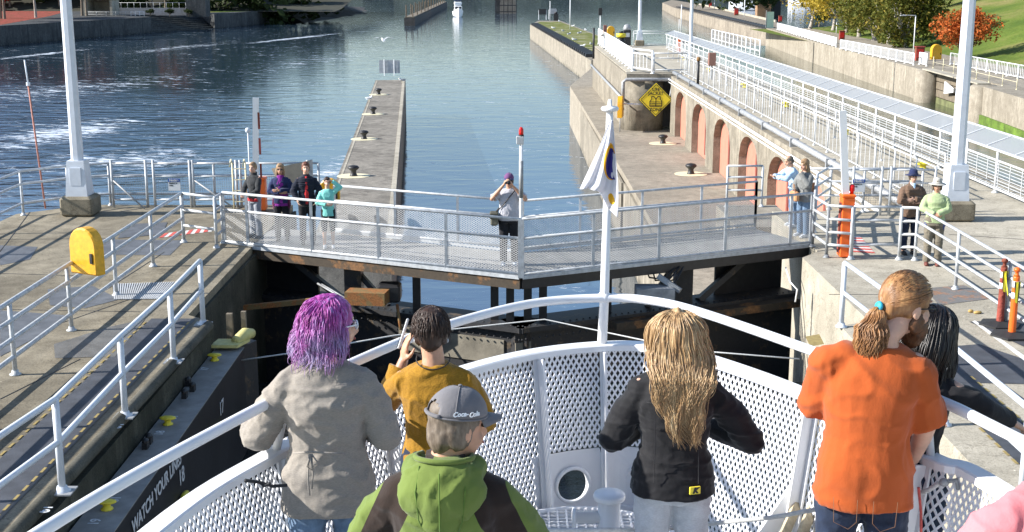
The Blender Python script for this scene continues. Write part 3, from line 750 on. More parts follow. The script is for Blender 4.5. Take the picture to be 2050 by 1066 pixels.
MB().tube([(6.8,79,-1.75), (6.6,78.3,-1.8), (8.2,78.3,-1.85)], .05, 8).build('pipe', M_white, pp, True)
MB().tube([(9.7,78.3,-.5), (9.55,78.3,-1.4), (9.2,78.3,-1.7), (8.6,78.3,-1.75)], .06, 8).build('pipe', M_galvd, pp, True)
for k in range(9): MB().box((9.75, 34+k*5.2, .02), (.3,.12,.3)).build('pipe_clamp', M_galvd, pp)
# diamond sign
c = V(1313,200,78.0); s = 1.06
sg = thing('diamond_sign', c, 'yellow diamond sign reading LIFE JACKET ZONE on the round tower', 'sign')
M45 = Matrix.Rotation(R(45), 3, 'Y')
MB().bbox(c+Vector((0,.03,0)), (s*1.42,.04,s*1.42), b=.01, M=M45).build('backing', M_textk, sg)
MB().box(c+Vector((0,0,0)), (s*1.34,.03,s*1.34), M=M45).build('panel', flat('sign_yellow', (.80,.62,.03), .4, 0, .05, 3), sg)
bd = MB(); q = s*1.22/2
for a, b in (((-q,-q),(q,-q)), ((q,-q),(q,q)), ((q,q),(-q,q)), ((-q,q),(-q,-q))):
    bd.bar(c+Vector((0,-.022,0))+M45 @ Vector((a[0],0,a[1])), c+Vector((0,-.022,0))+M45 @ Vector((b[0],0,b[1])), .03, .012, up=(0,1,0))
bd.build('border', M_textk, sg)
TX = basis((1,0,0), (0,0,1))
text_mesh('LIFE', .27, TX, c+Vector((0,-.025,.60)), 'lettering', M_textk, sg, bold=.006)
text_mesh('JACKET', .27, TX, c+Vector((0,-.025,.37)), 'lettering', M_textk, sg, bold=.006)
text_mesh('ZONE', .27, TX, c+Vector((0,-.025,-.60)), 'lettering', M_textk, sg, bold=.006)
jk = MB()
def ln(pts, w_=.045):
    for a, b in zip(pts, pts[1:]): jk.bar(c+Vector((a[0],-.025,a[1])), c+Vector((b[0],-.025,b[1])), w_, .01, up=(0,1,0))
ln([(-.36,-.40), (-.36,-.10), (-.26,.02), (-.26,.20), (-.12,.20), (0,.02), (.12,.20), (.26,.20), (.26,.02), (.36,-.10), (.36,-.40), (-.36,-.40)])
ln([(0,.02), (0,-.40)]); 
for zz in (-.13,-.23,-.33): ln([(-.34,zz), (.34,zz)], .03)
jk.build('jacket_symbol', M_textk, sg)
# lifebuoy boxes
def lifebox(loc, rz, label, m=None, s=1.0, post=True, h0=.55):
    l = v3(loc); Mr = Matrix.Rotation(rz, 3, 'Z')
    r = thing('lifebuoy_box', l, label, 'lifebuoy box')
    out = [(-.36,-.45), (.36,-.45), (.36,.14)]+[(.36*math.cos(t), .14+.36*math.sin(t)) for t in [math.pi*k/10 for k in range(1, 10)]]+[(-.36,.14)]
    out = [(a*s, b*s) for a, b in out]; n = len(out); c_ = l+Vector((0,0,h0+.45*s))
    def pt(a, b, y): return Mr @ Vector((a, y, b))+c_
    vs = [pt(a*.93, b*.93, -.13*s) for a, b in out]+[pt(a, b, -.10*s) for a, b in out]+[pt(a, b, .10*s) for a, b in out]
    fs = [tuple(range(n)), tuple(reversed(range(2*n, 3*n)))]
    for q_ in range(2):
        for i in range(n): fs.append((q_*n+(i+1) % n, q_*n+i, (q_+1)*n+i, (q_+1)*n+(i+1) % n))
    MB().add(vs, fs).build('case', m or M_yellow, r)
    MB().box(Mr @ Vector((.25*s,-.14*s,-.1*s))+c_, (.05,.03,.16), rz).build('latch', M_black, r)
    if post: MB().tube([l, l+Vector((0,0,h0+.2))], .03, 8).build('post', M_galvd, r, True)
    return r
# ---------------------------------------------------------------- walkway fences
fence('picket_fence', [(10.3,32.6,0), (10.3,79.3,0)], 'white picket fence along the edge above the salmon doors', 'fence', 1.07, (1.07,.12), 1.9, .025, .022, M_rail, infill=('picket',.12,1.05), pstep=.48, prad=.008)
fence('picket_fence', [(11.5,34,0), (11.5,96,0)], 'low white stepped handrail between the picket fence and the glazed fence', 'fence', 1.0, (1.0,.55), 2.9, .024, .022, M_rail)
gf = fence('glazed_fence', [(12.8,24.5,0), (12.8,108,0)], 'long white fence with louvres and a glass canopy beside the large lock', 'fence', 1.12, (1.12,.86,.12), 2.35, .04, .03, M_rail, infill=('louver',.14,.84), step=.085, mi=M_galv)
pk = MB()
for k in range(100): pk.tube([(12.78,24.8+k*.8,.12), (12.78,24.8+k*.8,.86)], .009, 4)
tag(pk.build('pickets', M_rail, gf), kind='stuff')
m, nt, bs = newmat('frosted_canopy'); bs.inputs['Base Color'].default_value = (.34,.36,.38,1); bs.inputs['Roughness'].default_value = .45; bs.inputs['Specular IOR Level'].default_value = .2
bs.inputs['Alpha'].default_value = .62
gl = MB(); cf = MB()
n = 42
for k in range(n):
    y0, y1 = 24.5+k*2.0, 24.5+(k+1)*2.0-.06
    gl.add([(12.75,y0,1.16), (13.42,y0,1.42), (13.42,y1,1.42), (12.75,y1,1.16), (12.75,y0,1.145), (13.42,y0,1.405), (13.42,y1,1.405), (12.75,y1,1.145)], [(0,1,2,3),(7,6,5,4),(0,4,5,1),(1,5,6,2),(2,6,7,3),(3,7,4,0)])
    cf.bar((12.75,y1+.03,1.17), (13.43,y1+.03,1.43), .05, .04)
cf.bar((12.74,24.5,1.15), (12.74,108.5,1.15), .05, .05).bar((13.44,24.5,1.42), (13.44,108.5,1.42), .05, .05)
gl.build('canopy', m, gf); cf.build('canopy_frame', M_rail, gf)
fence('mesh_fence', [G(1424,103,0), G(1520,134,0)], 'tall white framed fence panel beside the far end of the walkway', 'fence', 1.7, (1.7,1.0,.15), 1.6, .035, .03, M_white, infill=('grid',.15,1.65), step=.3, wd=.01)
fence('picket_fence', [G(1198,89,0), G(1266,143,0)], 'white fence on the left edge of the far upper deck', 'fence', 1.35, (1.35,.15), 2.4, .045, .045, M_white, infill=('picket',.15,1.3), pstep=.5, prad=.015)
fence('railing', [G(1267,142,0), G(1306,148,0)], 'white railing above the round tower', 'railing', 1.35, (1.35,1.1,.2), 3.0, .06, .05, M_white, infill=('picket',.2,1.1), pstep=.5, prad=.015)
fence('railing', [G(1309,145,0), G(1375,145,0)], 'grey double railing right of the round tower', 'railing', 1.15, (1.15,.85,.15), 3.2, .04, .035, M_galv)
fence('railing', [G(1268,92,0), G(1350,93,0)], 'thin railing across the far end of the upper deck', 'railing', 1.25, (1.25,1.05,.15), 2.9, .035, .03, M_galv)
fence('railing', [G(1350,93,0), G(1366,104,0), G(1378,112,0)], 'white railing at the right rear corner of the upper deck', 'railing', 1.25, (1.25,.8,.15), 2.5, .045, .04, M_white)
# right bank fence
fl = [G(1556,60,BZ), G(1674,95,BZ)]
fence('bank_fence', fl, 'white picket fence on the right bank, left of the first red cabinet', 'fence', 1.0, (1.0,.12), 2.6, .05, .04, M_white, infill=('picket',.1,.98), pstep=.3, prad=.018, mi=M_white)
fence('bank_fence', [G(1682,99,BZ), G(1829,131,BZ)], 'white picket fence on the right bank between the two red cabinets', 'fence', 1.0, (1.0,.12), 2.6, .05, .04, M_white, infill=('picket',.1,.98), pstep=.3, prad=.018)
fence('bank_fence', [G(1840,130,BZ), G(1855,133,BZ)], 'short white fence panel right of the larger red cabinet', 'fence', 1.05, (1.05,.12), 1.6, .05, .04, M_white, infill=('picket',.1,1.0), pstep=.2, prad=.03)
fence('bank_fence', [G(1902,130,BZ), G(2110,172,BZ)], 'white picket fence below the green hill at the right edge', 'fence', 1.0, (1.0,.12), 2.2, .045, .035, M_white, infill=('picket',.1,.98), pstep=.34, prad=.016)
fence('chain_railing', [G(1868,137,BZ), G(2035,180,BZ)], 'thin posts with a sagging chain along the old timber gate', 'railing', .95, (.5,), 3.2, .03, .015, M_cream)
def cabinet(px, py, hpx, label):
    p = G(px, py, BZ if px > 1540 else RZ); h = hpx*p.y/FOC; w_ = h*.62
    r = thing('red_cabinet', p, label, 'cabinet', 'red life-ring cabinets')
    MB().bbox(p+Vector((0,0,h*.5)), (w_,w_*.6,h), b=.03).build('case', M_red, r); MB().bbox(p+Vector((0,0,h*1.01)), (w_*1.12,w_*.75,h*.08), b=.02).build('lid', M_red, r)
    MB().box(p+Vector((w_*.0,-w_*.31,h*.55)), (w_*.7,.03,h*.6)).build('door', flat('red_door', (.5,.015,.012), .4), r)
cabinet(1422,15,9,'red cabinet farthest down the downstream guide wall'); cabinet(1474,31,13,'red cabinet on the downstream guide wall in front of the moored boat')
cabinet(1562,44,11,'small red cabinet at the left end of the white bank fence'); cabinet(1685,80,17,'red cabinet in the gap of the white bank fence under the yellow trees'); cabinet(1840,122,27,'large red cabinet beside the thin lamp on the right bank')
lifebox(G(1872,131,BZ), R(15), 'yellow lifebuoy box on the right bank below the orange tree', s=1.35, h0=.5)
lifebox(G(1222,80,0)+Vector((0,-.4,0)), 0, 'tiny yellow lifebuoy box on the far upper deck', s=1.0, h0=.35)
lifebox(Vector((6.55,78.2,PZ)), R(80), 'yellow lifebuoy box on the wall left of the round tower', s=1.35, h0=.9)
# timber gate in the recess of the right bank
a, b = g0+Vector((.9,.1,0)), g1+Vector((.9,.1,0)); d = (b-a)
tg = thing('timber_gate', (a+b)/2+Vector((0,0,-3)), 'rotting timber lock gate with green weed in the right bank', 'gate')
for k in range(5):
    za = BZ-.45-k*.62; MB().bar(a+Vector((.02*k,0,-.45-k*.62)), b+Vector((.02*k,0,-.45-k*.62)), .3, .55).build('plank', M_timber if k < 3 else flat('weedy_timber', (.13,.14,.06), .9, 0, .4, 1.5), tg)
MB().bar(a+Vector((-.6,0,.12)), b+Vector((-.6,0,.12)), .9, .1).build('walkway', M_deckR, tg)
MB().bar(a+Vector((-.2,0,-3.2)), b+Vector((-.2,0,-3.2)), .08, .5).build('weed', flat('weed_green', (.09,.14,.02), .9, 0, .5, 3), tg)
wp = a.lerp(b, .4)+Vector((-.5,0,-.95)); e1 = d.normalized()
MB().add([wp-e1*1.3+Vector((0,0,.45)), wp-e1*1.3+Vector((0,0,-.5)), wp+e1*1.2+Vector((0,0,-.2)), wp+e1*1.2+Vector((0,0,.1)), wp-e1*1.3+Vector((.1,0,.45)), wp-e1*1.3+Vector((.1,0,-.5)), wp+e1*1.2+Vector((.1,0,-.2)), wp+e1*1.2+Vector((.1,0,.1))], [(0,3,2,1),(4,5,6,7),(0,1,5,4),(1,2,6,5),(2,3,7,6),(3,0,4,7)]).build('white_fin', M_white, tg)
for q_, lab in ((g0, 'pale rounded pier left of the rotting timber gate'), (g1, 'pale rounded pier right of the rotting timber gate')):
    o = MB().lathe(q_+Vector((.3,0,-6)), [(1.0,0), (1.0,5.9), (.8,6.05)], 18); tag(o.build('wall_pier', M_farwall, None, True), lab, 'pier')
aa, bb_ = g1+(g2-g1)*.1, g2+dirb*10
tag(MB().bar(aa+Vector((-.10,0,-2.35)), bb_+Vector((-.10,0,-2.35)), .16, .9).build('weed_fringe', flat('algae', (.10,.17,.02), .9, 0, .5, 1.2, .8, 6, bdist=.1)), 'bright green weed on the wall above the lock water', 'weed', kind='stuff')
for px_, lab in ((1540,'first'), (1630,'second')):
    q_ = G(px_, 58 if px_ == 1540 else 84, BZ); tag(MB().box(q_+Vector((.02,0,-1.9)), (.14,.22,3.6)).build('wall_joint', M_black), lab+' dark vertical joint in the right bank wall from the far corner', 'joint', 'joints in the right bank wall')
# lamp posts
def pale_post(name, px, py, z, w0, label, H=14, ped=True, lean=0, taper=.6, cat='lamp post', m=None):
    p = G(px, py, z); r = thing(name, p, label, cat)
    hb = 0
    if ped:
        MB().bbox(p+Vector((0,0,.24)), (.78,.72,.48), b=.06).build('base', M_deck, r)
        MB().box(p+Vector((0,0,.90)), (.52,.5,.84), taper=.78).build('pedestal', M_lamp, r); hb = 1.32
        MB().box(p+Vector((0,-.22,.95)), (.26,.04,.42)).build('hatch', M_lamp, r)
    vs = []; fs = []
    for k, (zz, s_) in enumerate(((hb, w0), (H, w0*taper))):
        for i in range(8): t = math.pi*2*(i+.5)/8; vs.append(p+Vector((s_*.54*math.cos(t), s_*.54*math.sin(t), zz)))
    for i in range(8): fs.append((i, (i+1) % 8, 8+(i+1) % 8, 8+i))
    fs.append(tuple(range(8, 16))); MB().add(vs, fs).build('pole', m or M_lamp, r)
    return r
pale_post('lamp_post', 163, 430, 0, .27, 'tall pale lamp post on a tapered pedestal at the left', 13)
pale_post('lamp_post', 1908, 440, 0, .30, 'tall pale lamp post on a tapered pedestal at the right', 13)
pale_post('lamp_post', 1280, 92, 0, .30, 'pale lamp post on the far upper deck behind the diamond sign', 16)
pale_post('lamp_post', 1382, 118, 0, .26, 'white lamp post beside the far end of the picket fence', 16, False)
def thin_pole(px, py, z, hpx, r_, label, m=None, name='pole', cat='pole', top=None):
    p = G(px, py, z); h = hpx*p.y/FOC; r = thing(name, p, label, cat); MB().tube([p, p+Vector((0,0,h))], r_, 6).build('shaft', m or M_white, r, True)
    if top: top(p+Vector((0,0,h)), r)
    return r
def lamp_arm(p, r): MB().bar(p, p+Vector((-1.2,0,.06)), .1, .08).build('arm', M_galv, r); MB().box(p+Vector((-1.2,0,.02)), (.6,.2,.1)).build('lamp_head', M_galv, r)
def signal_box(p, r): MB().box(p+Vector((0,0,.2)), (.32,.3,.62)).build('signal_head', M_black, r)
thin_pole(1828,112,BZ,78,.05,'thin lamp with one arm beside the large red cabinet', name='street_lamp', cat='street lamp', top=lamp_arm)
thin_pole(1674,68,BZ,22,.05,'short white pole left of the red cabinet in the fence gap'); thin_pole(1584,46,BZ,46,.07,'white pole at the left end of the tree row')
thin_pole(1490,34,RZ,34,.10,'white pole on the downstream guide wall by the moored boat'); thin_pole(1430,20,RZ,20,.10,'white pole beside the farthest red cabinet')
thin_pole(1201,88,0,58,.045,'black signal head on a thin post on the far upper deck', name='signal_post', cat='signal', top=signal_box)
thin_pole(1188,118,0,60,.09,'black pipe standing at the far left corner of the lock wall', M_black)
thin_pole(1141,60,MZ,60,.09,'white pole rising from the mossy guide wall', M_white); thin_pole(1101,42,MZ,38,.08,'white pole at the tip of the mossy guide wall', M_white)
thin_pole(1363,72,0,60,.05,'thin white pole behind the small orange barrier post'); thin_pole(1359,70,0,30,.03,'thinner white pole beside the small orange barrier post')
for px, py, lab in ((1086,40,'black marker box at the tip of the mossy guide wall'), (1106,39,'grey board with posts at the tip of the mossy guide wall')):
    p = G(px, py, MZ); r = thing('marker', p, lab, 'marker')
    for x in (-.9,.9): MB().tube([p+Vector((x,0,0)), p+Vector((x,0,2.3))], .07, 5).build('post', M_white, r)
    MB().box(p+Vector((0,0,1.9)), (1.8,.15,1.3)).build('panel', M_black if px < 1100 else M_galvd, r)
    p = None
p = G(1113,42,MZ); r = thing('winch', p, 'dark winch at the tip of the mossy guide wall', 'winch'); MB().box(p+Vector((0,0,.8)), (1.1,1,1.6)).build('body', M_black, r); MB().lathe(p+Vector((0,0,1.6)), [(.35,0), (.5,.2), (.3,.5)], 10).build('drum', M_black, r)
p = G(1243,94,0); r = thing('capstan', p, 'black capstan with a yellow top on the far upper deck', 'capstan')
MB().lathe(p, [(.42,0), (.36,.5), (.3,.8)], 16).build('body', M_black, r, True); MB().lathe(p+Vector((0,0,.8)), [(.4,0), (.42,.28), (.36,.32)], 16).build('cap', M_yell2, r, True); MB().lathe(p+Vector((0,0,1.1)), [(.2,0), (.18,.2)], 10).build('knob', M_black, r, True)
p = G(1256,92,0)+Vector((0,.6,0)); r = thing('control_cabinet', p, 'dark cabinet with a rounded top behind the yellow capped capstan', 'cabinet')
MB().bbox(p+Vector((0,0,.65)), (.66,.6,1.3), b=.05).build('body', M_black, r); MB().lathe(p+Vector((0,0,1.3)), [(.34,0), (.33,.2), (.24,.42), (.1,.5)], 14).build('hood', M_galvd, r, True); MB().box(p+Vector((.05,-.31,.9)), (.3,.02,.35)).build('plate', M_galv, r)
p = G(1211,84,0); MBr = MB().bbox(p+Vector((0,0,.75)), (.3,.25,1.5), b=.03); tag(MBr.build('brown_post', flat('brown_paint', (.22,.09,.07), .6)), 'square brown post at the far left corner of the upper deck', 'post')
p = G(1424,160,0); r = thing('brown_box', p+Vector((0,0,0)), 'brown control box on the fence beside the walkway', 'box'); MB().bbox(p+Vector((0,0,1.15)), (.4,.4,.72), b=.02).build('case', flat('brown_box_paint', (.24,.12,.09), .6), r); MB().tube([p, p+Vector((0,0,.8))], .06, 8).build('post', M_galvd, r)
p = G(1410,172,0)+Vector((-.35,0,0)); r = thing('vent_pipe', p, 'dark vent pipe with a rusty top on the lock wall edge', 'pipe'); MB().tube([p, p+Vector((0,0,1.35))], .07, 8).build('pipe', M_black, r, True); MB().lathe(p+Vector((0,0,1.3)), [(.1,0), (.12,.15), (.05,.22)], 10).build('cap', M_rusty, r, True)
p = G(1360,106,0); r = thing('barrier_post', p, 'small far orange barrier post at the corner of the upper deck', 'barrier'); MB().bbox(p+Vector((0,0,.6)), (.26,.24,1.2), b=.02).build('housing', M_orange, r); MB().box(p+Vector((0,-.02,1.22)), (.16,.16,.06)).build('cap', M_black, r)
p = G(1541,56,BZ); r = thing('green_gate', p, 'narrow pale green gate at the corner of the right bank', 'gate'); MB().box(p+Vector((0,0,1.2)), (1.1,.12,2.4)).build('panel', flat('pale_green_mesh', (.30,.45,.40), .6), r); MB().box(p+Vector((-.6,0,1.3)), (.1,.14,2.6)).build('post', M_galvd, r)
# yellow cleats on the walkway
def floor_cleat(loc, label, s=1.0, name='mooring_cleat', rz=0.0, grp='yellow mooring cleats'):
    l = v3(loc); r = thing(name, l, label, 'cleat', grp); Mr = Matrix.Rotation(rz, 3, 'Z')
    MB().lathe(l, [(.075*s,0), (.075*s,.015*s), (.05*s,.025*s), (.045*s,.075*s)], 16).build('stem', M_yell2, r, True)
    a = Mr @ Vector((.085*s,0,0))
    MB().ell(l+Vector((0,0,.098*s)), (.125*s,.075*s,.03*s), Mr, 18, 8).build('horn', M_yell2, r, True)
    return r
wk = ['farthest', 'second farthest', 'third farthest', 'fourth farthest', 'second nearest', 'nearest']
for k, y_ in enumerate((92, 80, 68, 57.5, 47, 38)):
    floor_cleat((12.2, y_, 0), wk[k]+' of the yellow cleats on the walkway behind the glazed fence louvres', 1.9, grp='yellow cleats along the walkway')
register(None)
# ---------------------------------------------------------------- mitre gates with the footbridge
LA, AP, RB = G(450,487), G(1043,553), G(1622,489)
def side(a, b):   # unit vector along, unit normal pointing away from the camera
    d = (b-a).normalized(); n = Vector((-d.y, d.x, 0))
    if n.y < 0: n = -n
    return d, n
UP = Vector((0,0,1))
def bridge(a, b, px_posts, far_px, label, far_label, apex_first, name='footbridge'):
    d, n = side(a, b); L = (b-a).length; W = 1.95
    r = thing(name, (a+b)/2, label, 'footbridge')
    a2, b2 = a+n*W, b+n*W
    # shorten the far side where the two halves meet
    MB().prism([P2(a+n*.02), P2(b+n*.02), P2(b2), P2(a2)], -.05, -.01).build('deck', M_fdeck, r)
    gb = MB(); gb.bar(a+n*.05-UP*.16, b+n*.05-UP*.16, .10, .22); gb.bar(a2-UP*.16, b2-UP*.16, .10, .22); gb.build('girder', M_rust if not apex_first else M_black, r)
    MB().bar(a-UP*.03, b-UP*.03, .07, .07).build('edge_rail', M_galv, r)
    # near railing
    fracs = [0]+[((G(px, 520).x-a.x)/(b.x-a.x) if False else t) for px, t in px_posts]+[1]
    for t in fracs:
        p = a+d*L*t; w_ = .055 if 0 < t < 1 else .06
        MB().bar(p-UP*.04, p+UP*1.10, w_, w_, up=(1,0,0)).build('post', M_galv, r)
    for h in (1.10, .73, .04): MB().tube([a+UP*h, b+UP*h], .028, 8).build('rail', M_galv, r, True)
    mp = MB(); lattice(mp, lambda q, zz: (a+d*q+UP*zz, n), L, .06, .71, .080, .044, .0085, .003); mp.build('mesh_panel', M_meshw, r)
    # far railing
    for t in far_px:
        p = a2+d*L*t; MB().bar(p, p+UP*1.08, .05, .05, up=(1,0,0)).build('post', M_galv, r)
    lo, hi = min(far_px), max(far_px)
    p0, p1 = a2+d*L*lo, a2+d*L*hi
    for h in (1.08, .74, .1): MB().tube([p0+UP*h, p1+UP*h], .027, 8).build('rail', M_galv, r, True)
    mp = MB(); lattice(mp, lambda q, zz: (p0+d*q+UP*zz, n), (p1-p0).length, .1, .72, .080, .044, .0085, .003); mp.build('mesh_panel', M_meshw, r)
    MB().bar(p0+UP*.06-n*.03, p1+UP*.03-n*.03, .02, .05).build('kick_plate', M_galv, r)
    return r, d, n, L
M_fdeck = flat('bridge_deck', (.30,.295,.28), .75, .1, .2, 2.5, .4, 60)
M_meshw = flat('mesh_white_galv', (.50,.51,.52), .45, .1, .1, 6)
def tpar(a, b, px, z=0):
    best = 0; bd_ = 1e9
    for k in range(0, 1001):
        q = a.lerp(b, k/1000); X = q.x; dep = q.y*math.cos(PITCH)+(CH-z)*math.sin(PITCH); e = abs(1025+FOC*X/dep-px)
        if e < bd_: bd_ = e; best = k/1000
    return best
d1, n1 = side(LA, AP); d2, n2 = side(AP, RB)
lt_ = [(0, tpar(LA, AP, x)) for x in (497, 626, 760, 896)]; rt_ = [(0, tpar(AP, RB, x)) for x in (1185, 1317, 1450, 1581)]
W = 1.95
# where the two far rails meet
def inter(p, d, q, e):
    t = ((q.x-p.x)*e.y-(q.y-p.y)*e.x)/(d.x*e.y-d.y*e.x); return p+d*t
far_ap = inter(LA+n1*W, d1, AP+n2*W, d2)
L1 = (AP-LA).length; L2 = (RB-AP).length
tf1 = (far_ap-(LA+n1*W)).dot(d1)/L1; tf2 = (far_ap-(AP+n2*W)).dot(d2)/L2
fl1 = [tpar(LA+n1*W, AP+n1*W, x) for x in (672, 793, 918)]+[tf1-.004]
fl2 = [tf2+.004]+[tpar(AP+n2*W, RB+n2*W, x) for x in (1159, 1283, 1402, 1516)]+[tpar(AP+n2*W, RB+n2*W, 1592)]
br1 = bridge(LA, AP-d1*.03, lt_, fl1, 'left half of the footbridge on the lock gates, white mesh railing and rusty girder', '', False)
br2 = bridge(AP+d2*.03, RB, rt_, fl2, 'right half of the footbridge on the lock gates, mesh railing and dark girder', '', True)
# trim: the decks overlap around the apex on the far side only by a hair, lift one
for ch in br2[0].children:
    if ch.name.startswith('deck'): ch.location.z += .006
    if ch.name.startswith('girder'): ch.location.z += .004
# red and white / yellow stripes painted on the bridge ends
def stripes(name, quad, n, m, label, z=.006, cat='marking', parent=None, slant=.0):
    a, b, c, d = [v3(p) for p in quad]; mb = MB()
    for k in range(n):
        t0, t1 = (k+.0)/n, (k+.5)/n
        p0, p1 = a.lerp(b, t0), a.lerp(b, t1); q0, q1 = d.lerp(c, min(1, t0+slant)), d.lerp(c, min(1, t1+slant))
        for q in (p0, p1, q0, q1): q.z = z
        mb.quad(p0, p1, q1, q0)
    o = mb.build(name, m); o['kind'] = 'structure'; return o
M_mred = flat('worn_red_marking', (.52,.09,.07), .8, 0, .3, 9); M_mwh = flat('worn_white_marking', (.62,.61,.58), .8, 0, .2, 9); M_myel = flat('worn_yellow_marking', (.30,.225,.08), .8, 0, .25, 9)
q = [G(318,475), G(418,462), G(436,456), G(330,468)]
struct(MB().quad(*[p_+UP*.004 for p_ in (G(318,477), G(424,464), G(428,455), G(330,468))]).build('floor_marking', M_mwh))
stripes('floor_marking', (G(318,477), G(424,464), G(428,455), G(330,468)), 6, M_mred, '', .008)
struct(MB().quad(*[p_+UP*.004 for p_ in (G(1703,505), G(1752,508), G(1722,474), G(1705,474))]).build('floor_marking', M_mwh))
stripes('floor_marking', (G(1703,505), G(1705,474), G(1722,474), G(1752,508)), 6, M_mred, '', .008)
# ---- the gate leaves under the bridge
def leaf(a, b, d, n, L, label, flip):
    r = thing('lock_gate', (a+b)/2+Vector((0,0,-3)), label, 'lock gate')
    off = n*.75; zt = -1.25
    A, B = a+off, b+off
    def at(t, z): return A+d*(L*t)+UP*z
    MB().bar(at(0,-3.2), at(1,-3.2), .5, 3.9).build('leaf_body', M_blackr, r)
    MB().bar(at(0,zt+.06), at(1,zt+.06), .85, .10).build('top_flange', M_blackr, r)
    MB().bar(at(.0,-.42)+n*.9, at(1,-.42)+n*.9, .12, .16).build('brace_beam', M_black, r)
    # skin plate facing the chamber, sunlight painted in as a paler colour, with ribs
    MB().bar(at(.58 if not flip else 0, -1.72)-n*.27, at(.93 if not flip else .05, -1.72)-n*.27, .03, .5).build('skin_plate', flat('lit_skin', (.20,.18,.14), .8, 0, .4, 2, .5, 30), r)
    rv = MB()
    for k in range(46):
        p = at(k/45, -1.36)-n*.44; rv.ell(p, (.022,.022,.022), None, 6, 4)
    for k in range(46):
        p = at(k/45, zt+.115)-n*.3; rv.ell(p, (.022,.022,.018), None, 6, 4)
    tag(rv.build('rivets', M_blackr, r), kind='stuff')
    ts = [.62,.88,.93] if not flip else [.06,.11,.33]
    ts2 = [.40] if not flip else [.60]
    for t in ts: MB().bar(at(t,zt), at(t,-.2), .13, .16, up=(1,0,0)).build('post', M_black, r)
    for t in ts2: MB().bar(at(t,zt), at(t,-.2), .55, .35, up=(1,0,0)).build('post', M_blackr, r)
    t_ = .52 if not flip else .47
    db = MB(); db.bar(at(t_,zt+.1), at(t_-.14 if not flip else t_+.1,-.3), .10, .16, up=(0,1,0)); db.bar(at(.14 if not flip else .86,-.25), at(.36 if not flip else .66,zt+.1), .12, .2, up=(0,1,0)); db.build('diagonal_brace', M_blackr, r)
    db = MB(); lo, hi = (.0,.25) if not flip else (.74,1.0)
    db.bar(at(lo,-1.0)+n*.2, at(hi,-1.0)+n*.2, .05, 1.7); db.build('quoin_plate', M_black, r)
    # walkway beam with rust, lying along the leaf on the chamber side
    o = n*-.55
    if flip: MB().bar(at(.30,-1.28)+o, at(.98,-1.30)+o, .34, .16).build('timber_beam', M_rust, r)
    return r
g1_ = leaf(LA, AP, d1, n1, L1-.12, 'left leaf of the lock gate, black riveted steel below the footbridge', False)
g2_ = leaf(AP+d2*.12, RB, d2, n2, L2-.12, 'right leaf of the lock gate, black riveted steel below the footbridge', True)
p = V(735,595,25.2); MB().box(p, (.82,.42,.26), rz=-.15).build('rust_box', M_rusty, g1_)
p = V(780,585,25.6); MB().bbox(p, (.46,.46,.36), b=.04).build('motor_housing', M_black, g1_)
MB().tube([V(795,610,25.2), V(802,660,24.9)], .03, 6).build('bracket', M_rusty, g1_, True)
p = V(1310,585,25.0); MB().box(p, (.75,.5,.22)).build('junction_box', M_galvd, g2_)
MB().bar(V(1318,553,25.2), V(1362,583,25.0), .10, .16, up=(0,1,0)).build('bracket', M_galvd, g2_)
hs = MB()
for k in range(3): hs.tube([V(1290+k*14,533,25.6), V(1300+k*12,556+k*6,25.3), V(1330+k*10,560,25.2), V(1352+k*8,535,25.5)], .018, 6)
hs.tube([V(1366,540,25.4), V(1352,565,25.2), V(1342,583,25.1)], .02, 6); hs.build('hoses', M_rubber, g2_, True)
MB().tube([V(1573,536,25.7), V(1582,565,25.3), V(1596,580,25.2), V(1592,605,25.1)], .016, 6).build('hose', M_white, g2_, True)
pr = MB()
for k in range(2): pr.tube([V(636+k*8,568+k*2,25.9), V(690+k*6,600,25.1)], .022, 6)
pr.build('linkage_rods', M_galvd, g1_, True)
MB().bar(V(470,618,25.2), V(680,597,25.2), .10, .10).build('rusty_rail', M_rusty, g1_)
# recess behind: dark quoin walls
struct(MB().box((5.99,24.0,-1.6), (.12,3.3,3.0)).build('recess_wall', M_chamber_shaded))
# hand line hung across the chamber
tag(MB().tube([V(700,700,20.3), V(480,722,20.6), V(900,688,20.2)][1:2]+[V(600,705,20.4), V(790,672,20.6), V(1090,640,22.0), V(1290,682,20.8), V(1400,703,20.2), V(1600,719,19.6)], .013, 6).build('mooring_line', M_rope, None, True), 'thin pale line stretched across the lock chamber beyond the bow', 'rope')
# signal pole at the mitre
c = AP+d2*.0+Vector((0,.06,0))
sp = thing('signal_pole', c, 'thin pole with a grey box and a red lamp where the bridge halves meet', 'signal pole')
top = V(1043,256,c.y); MB().tube([c, Vector((c.x,c.y,top.z-.25))], .035, 8).build('pole', M_white, sp, True)
MB().tube([c+UP*1.5, c+UP*2.2], .042, 8).build('sleeve', M_galvd, sp, True)
MB().bbox(V(1041,281,c.y), (.14,.11,.15), b=.01).build('box', M_galv, sp)
mr_, nt, bs = newmat('red_lamp'); bs.inputs['Base Color'].default_value = (.6,.01,.01,1); bs.inputs['Roughness'].default_value = .15
MB().lathe(Vector((c.x,c.y,top.z-.13)), [(.04,0), (.045,.02), (.043,.10), (.02,.14)], 12).build('lamp', mr_, sp, True)
MB().lathe(Vector((c.x,c.y,top.z-.23)), [(.03,0), (.05,.04), (.05,.10)], 12).build('lamp_base', M_rubber, sp, True)
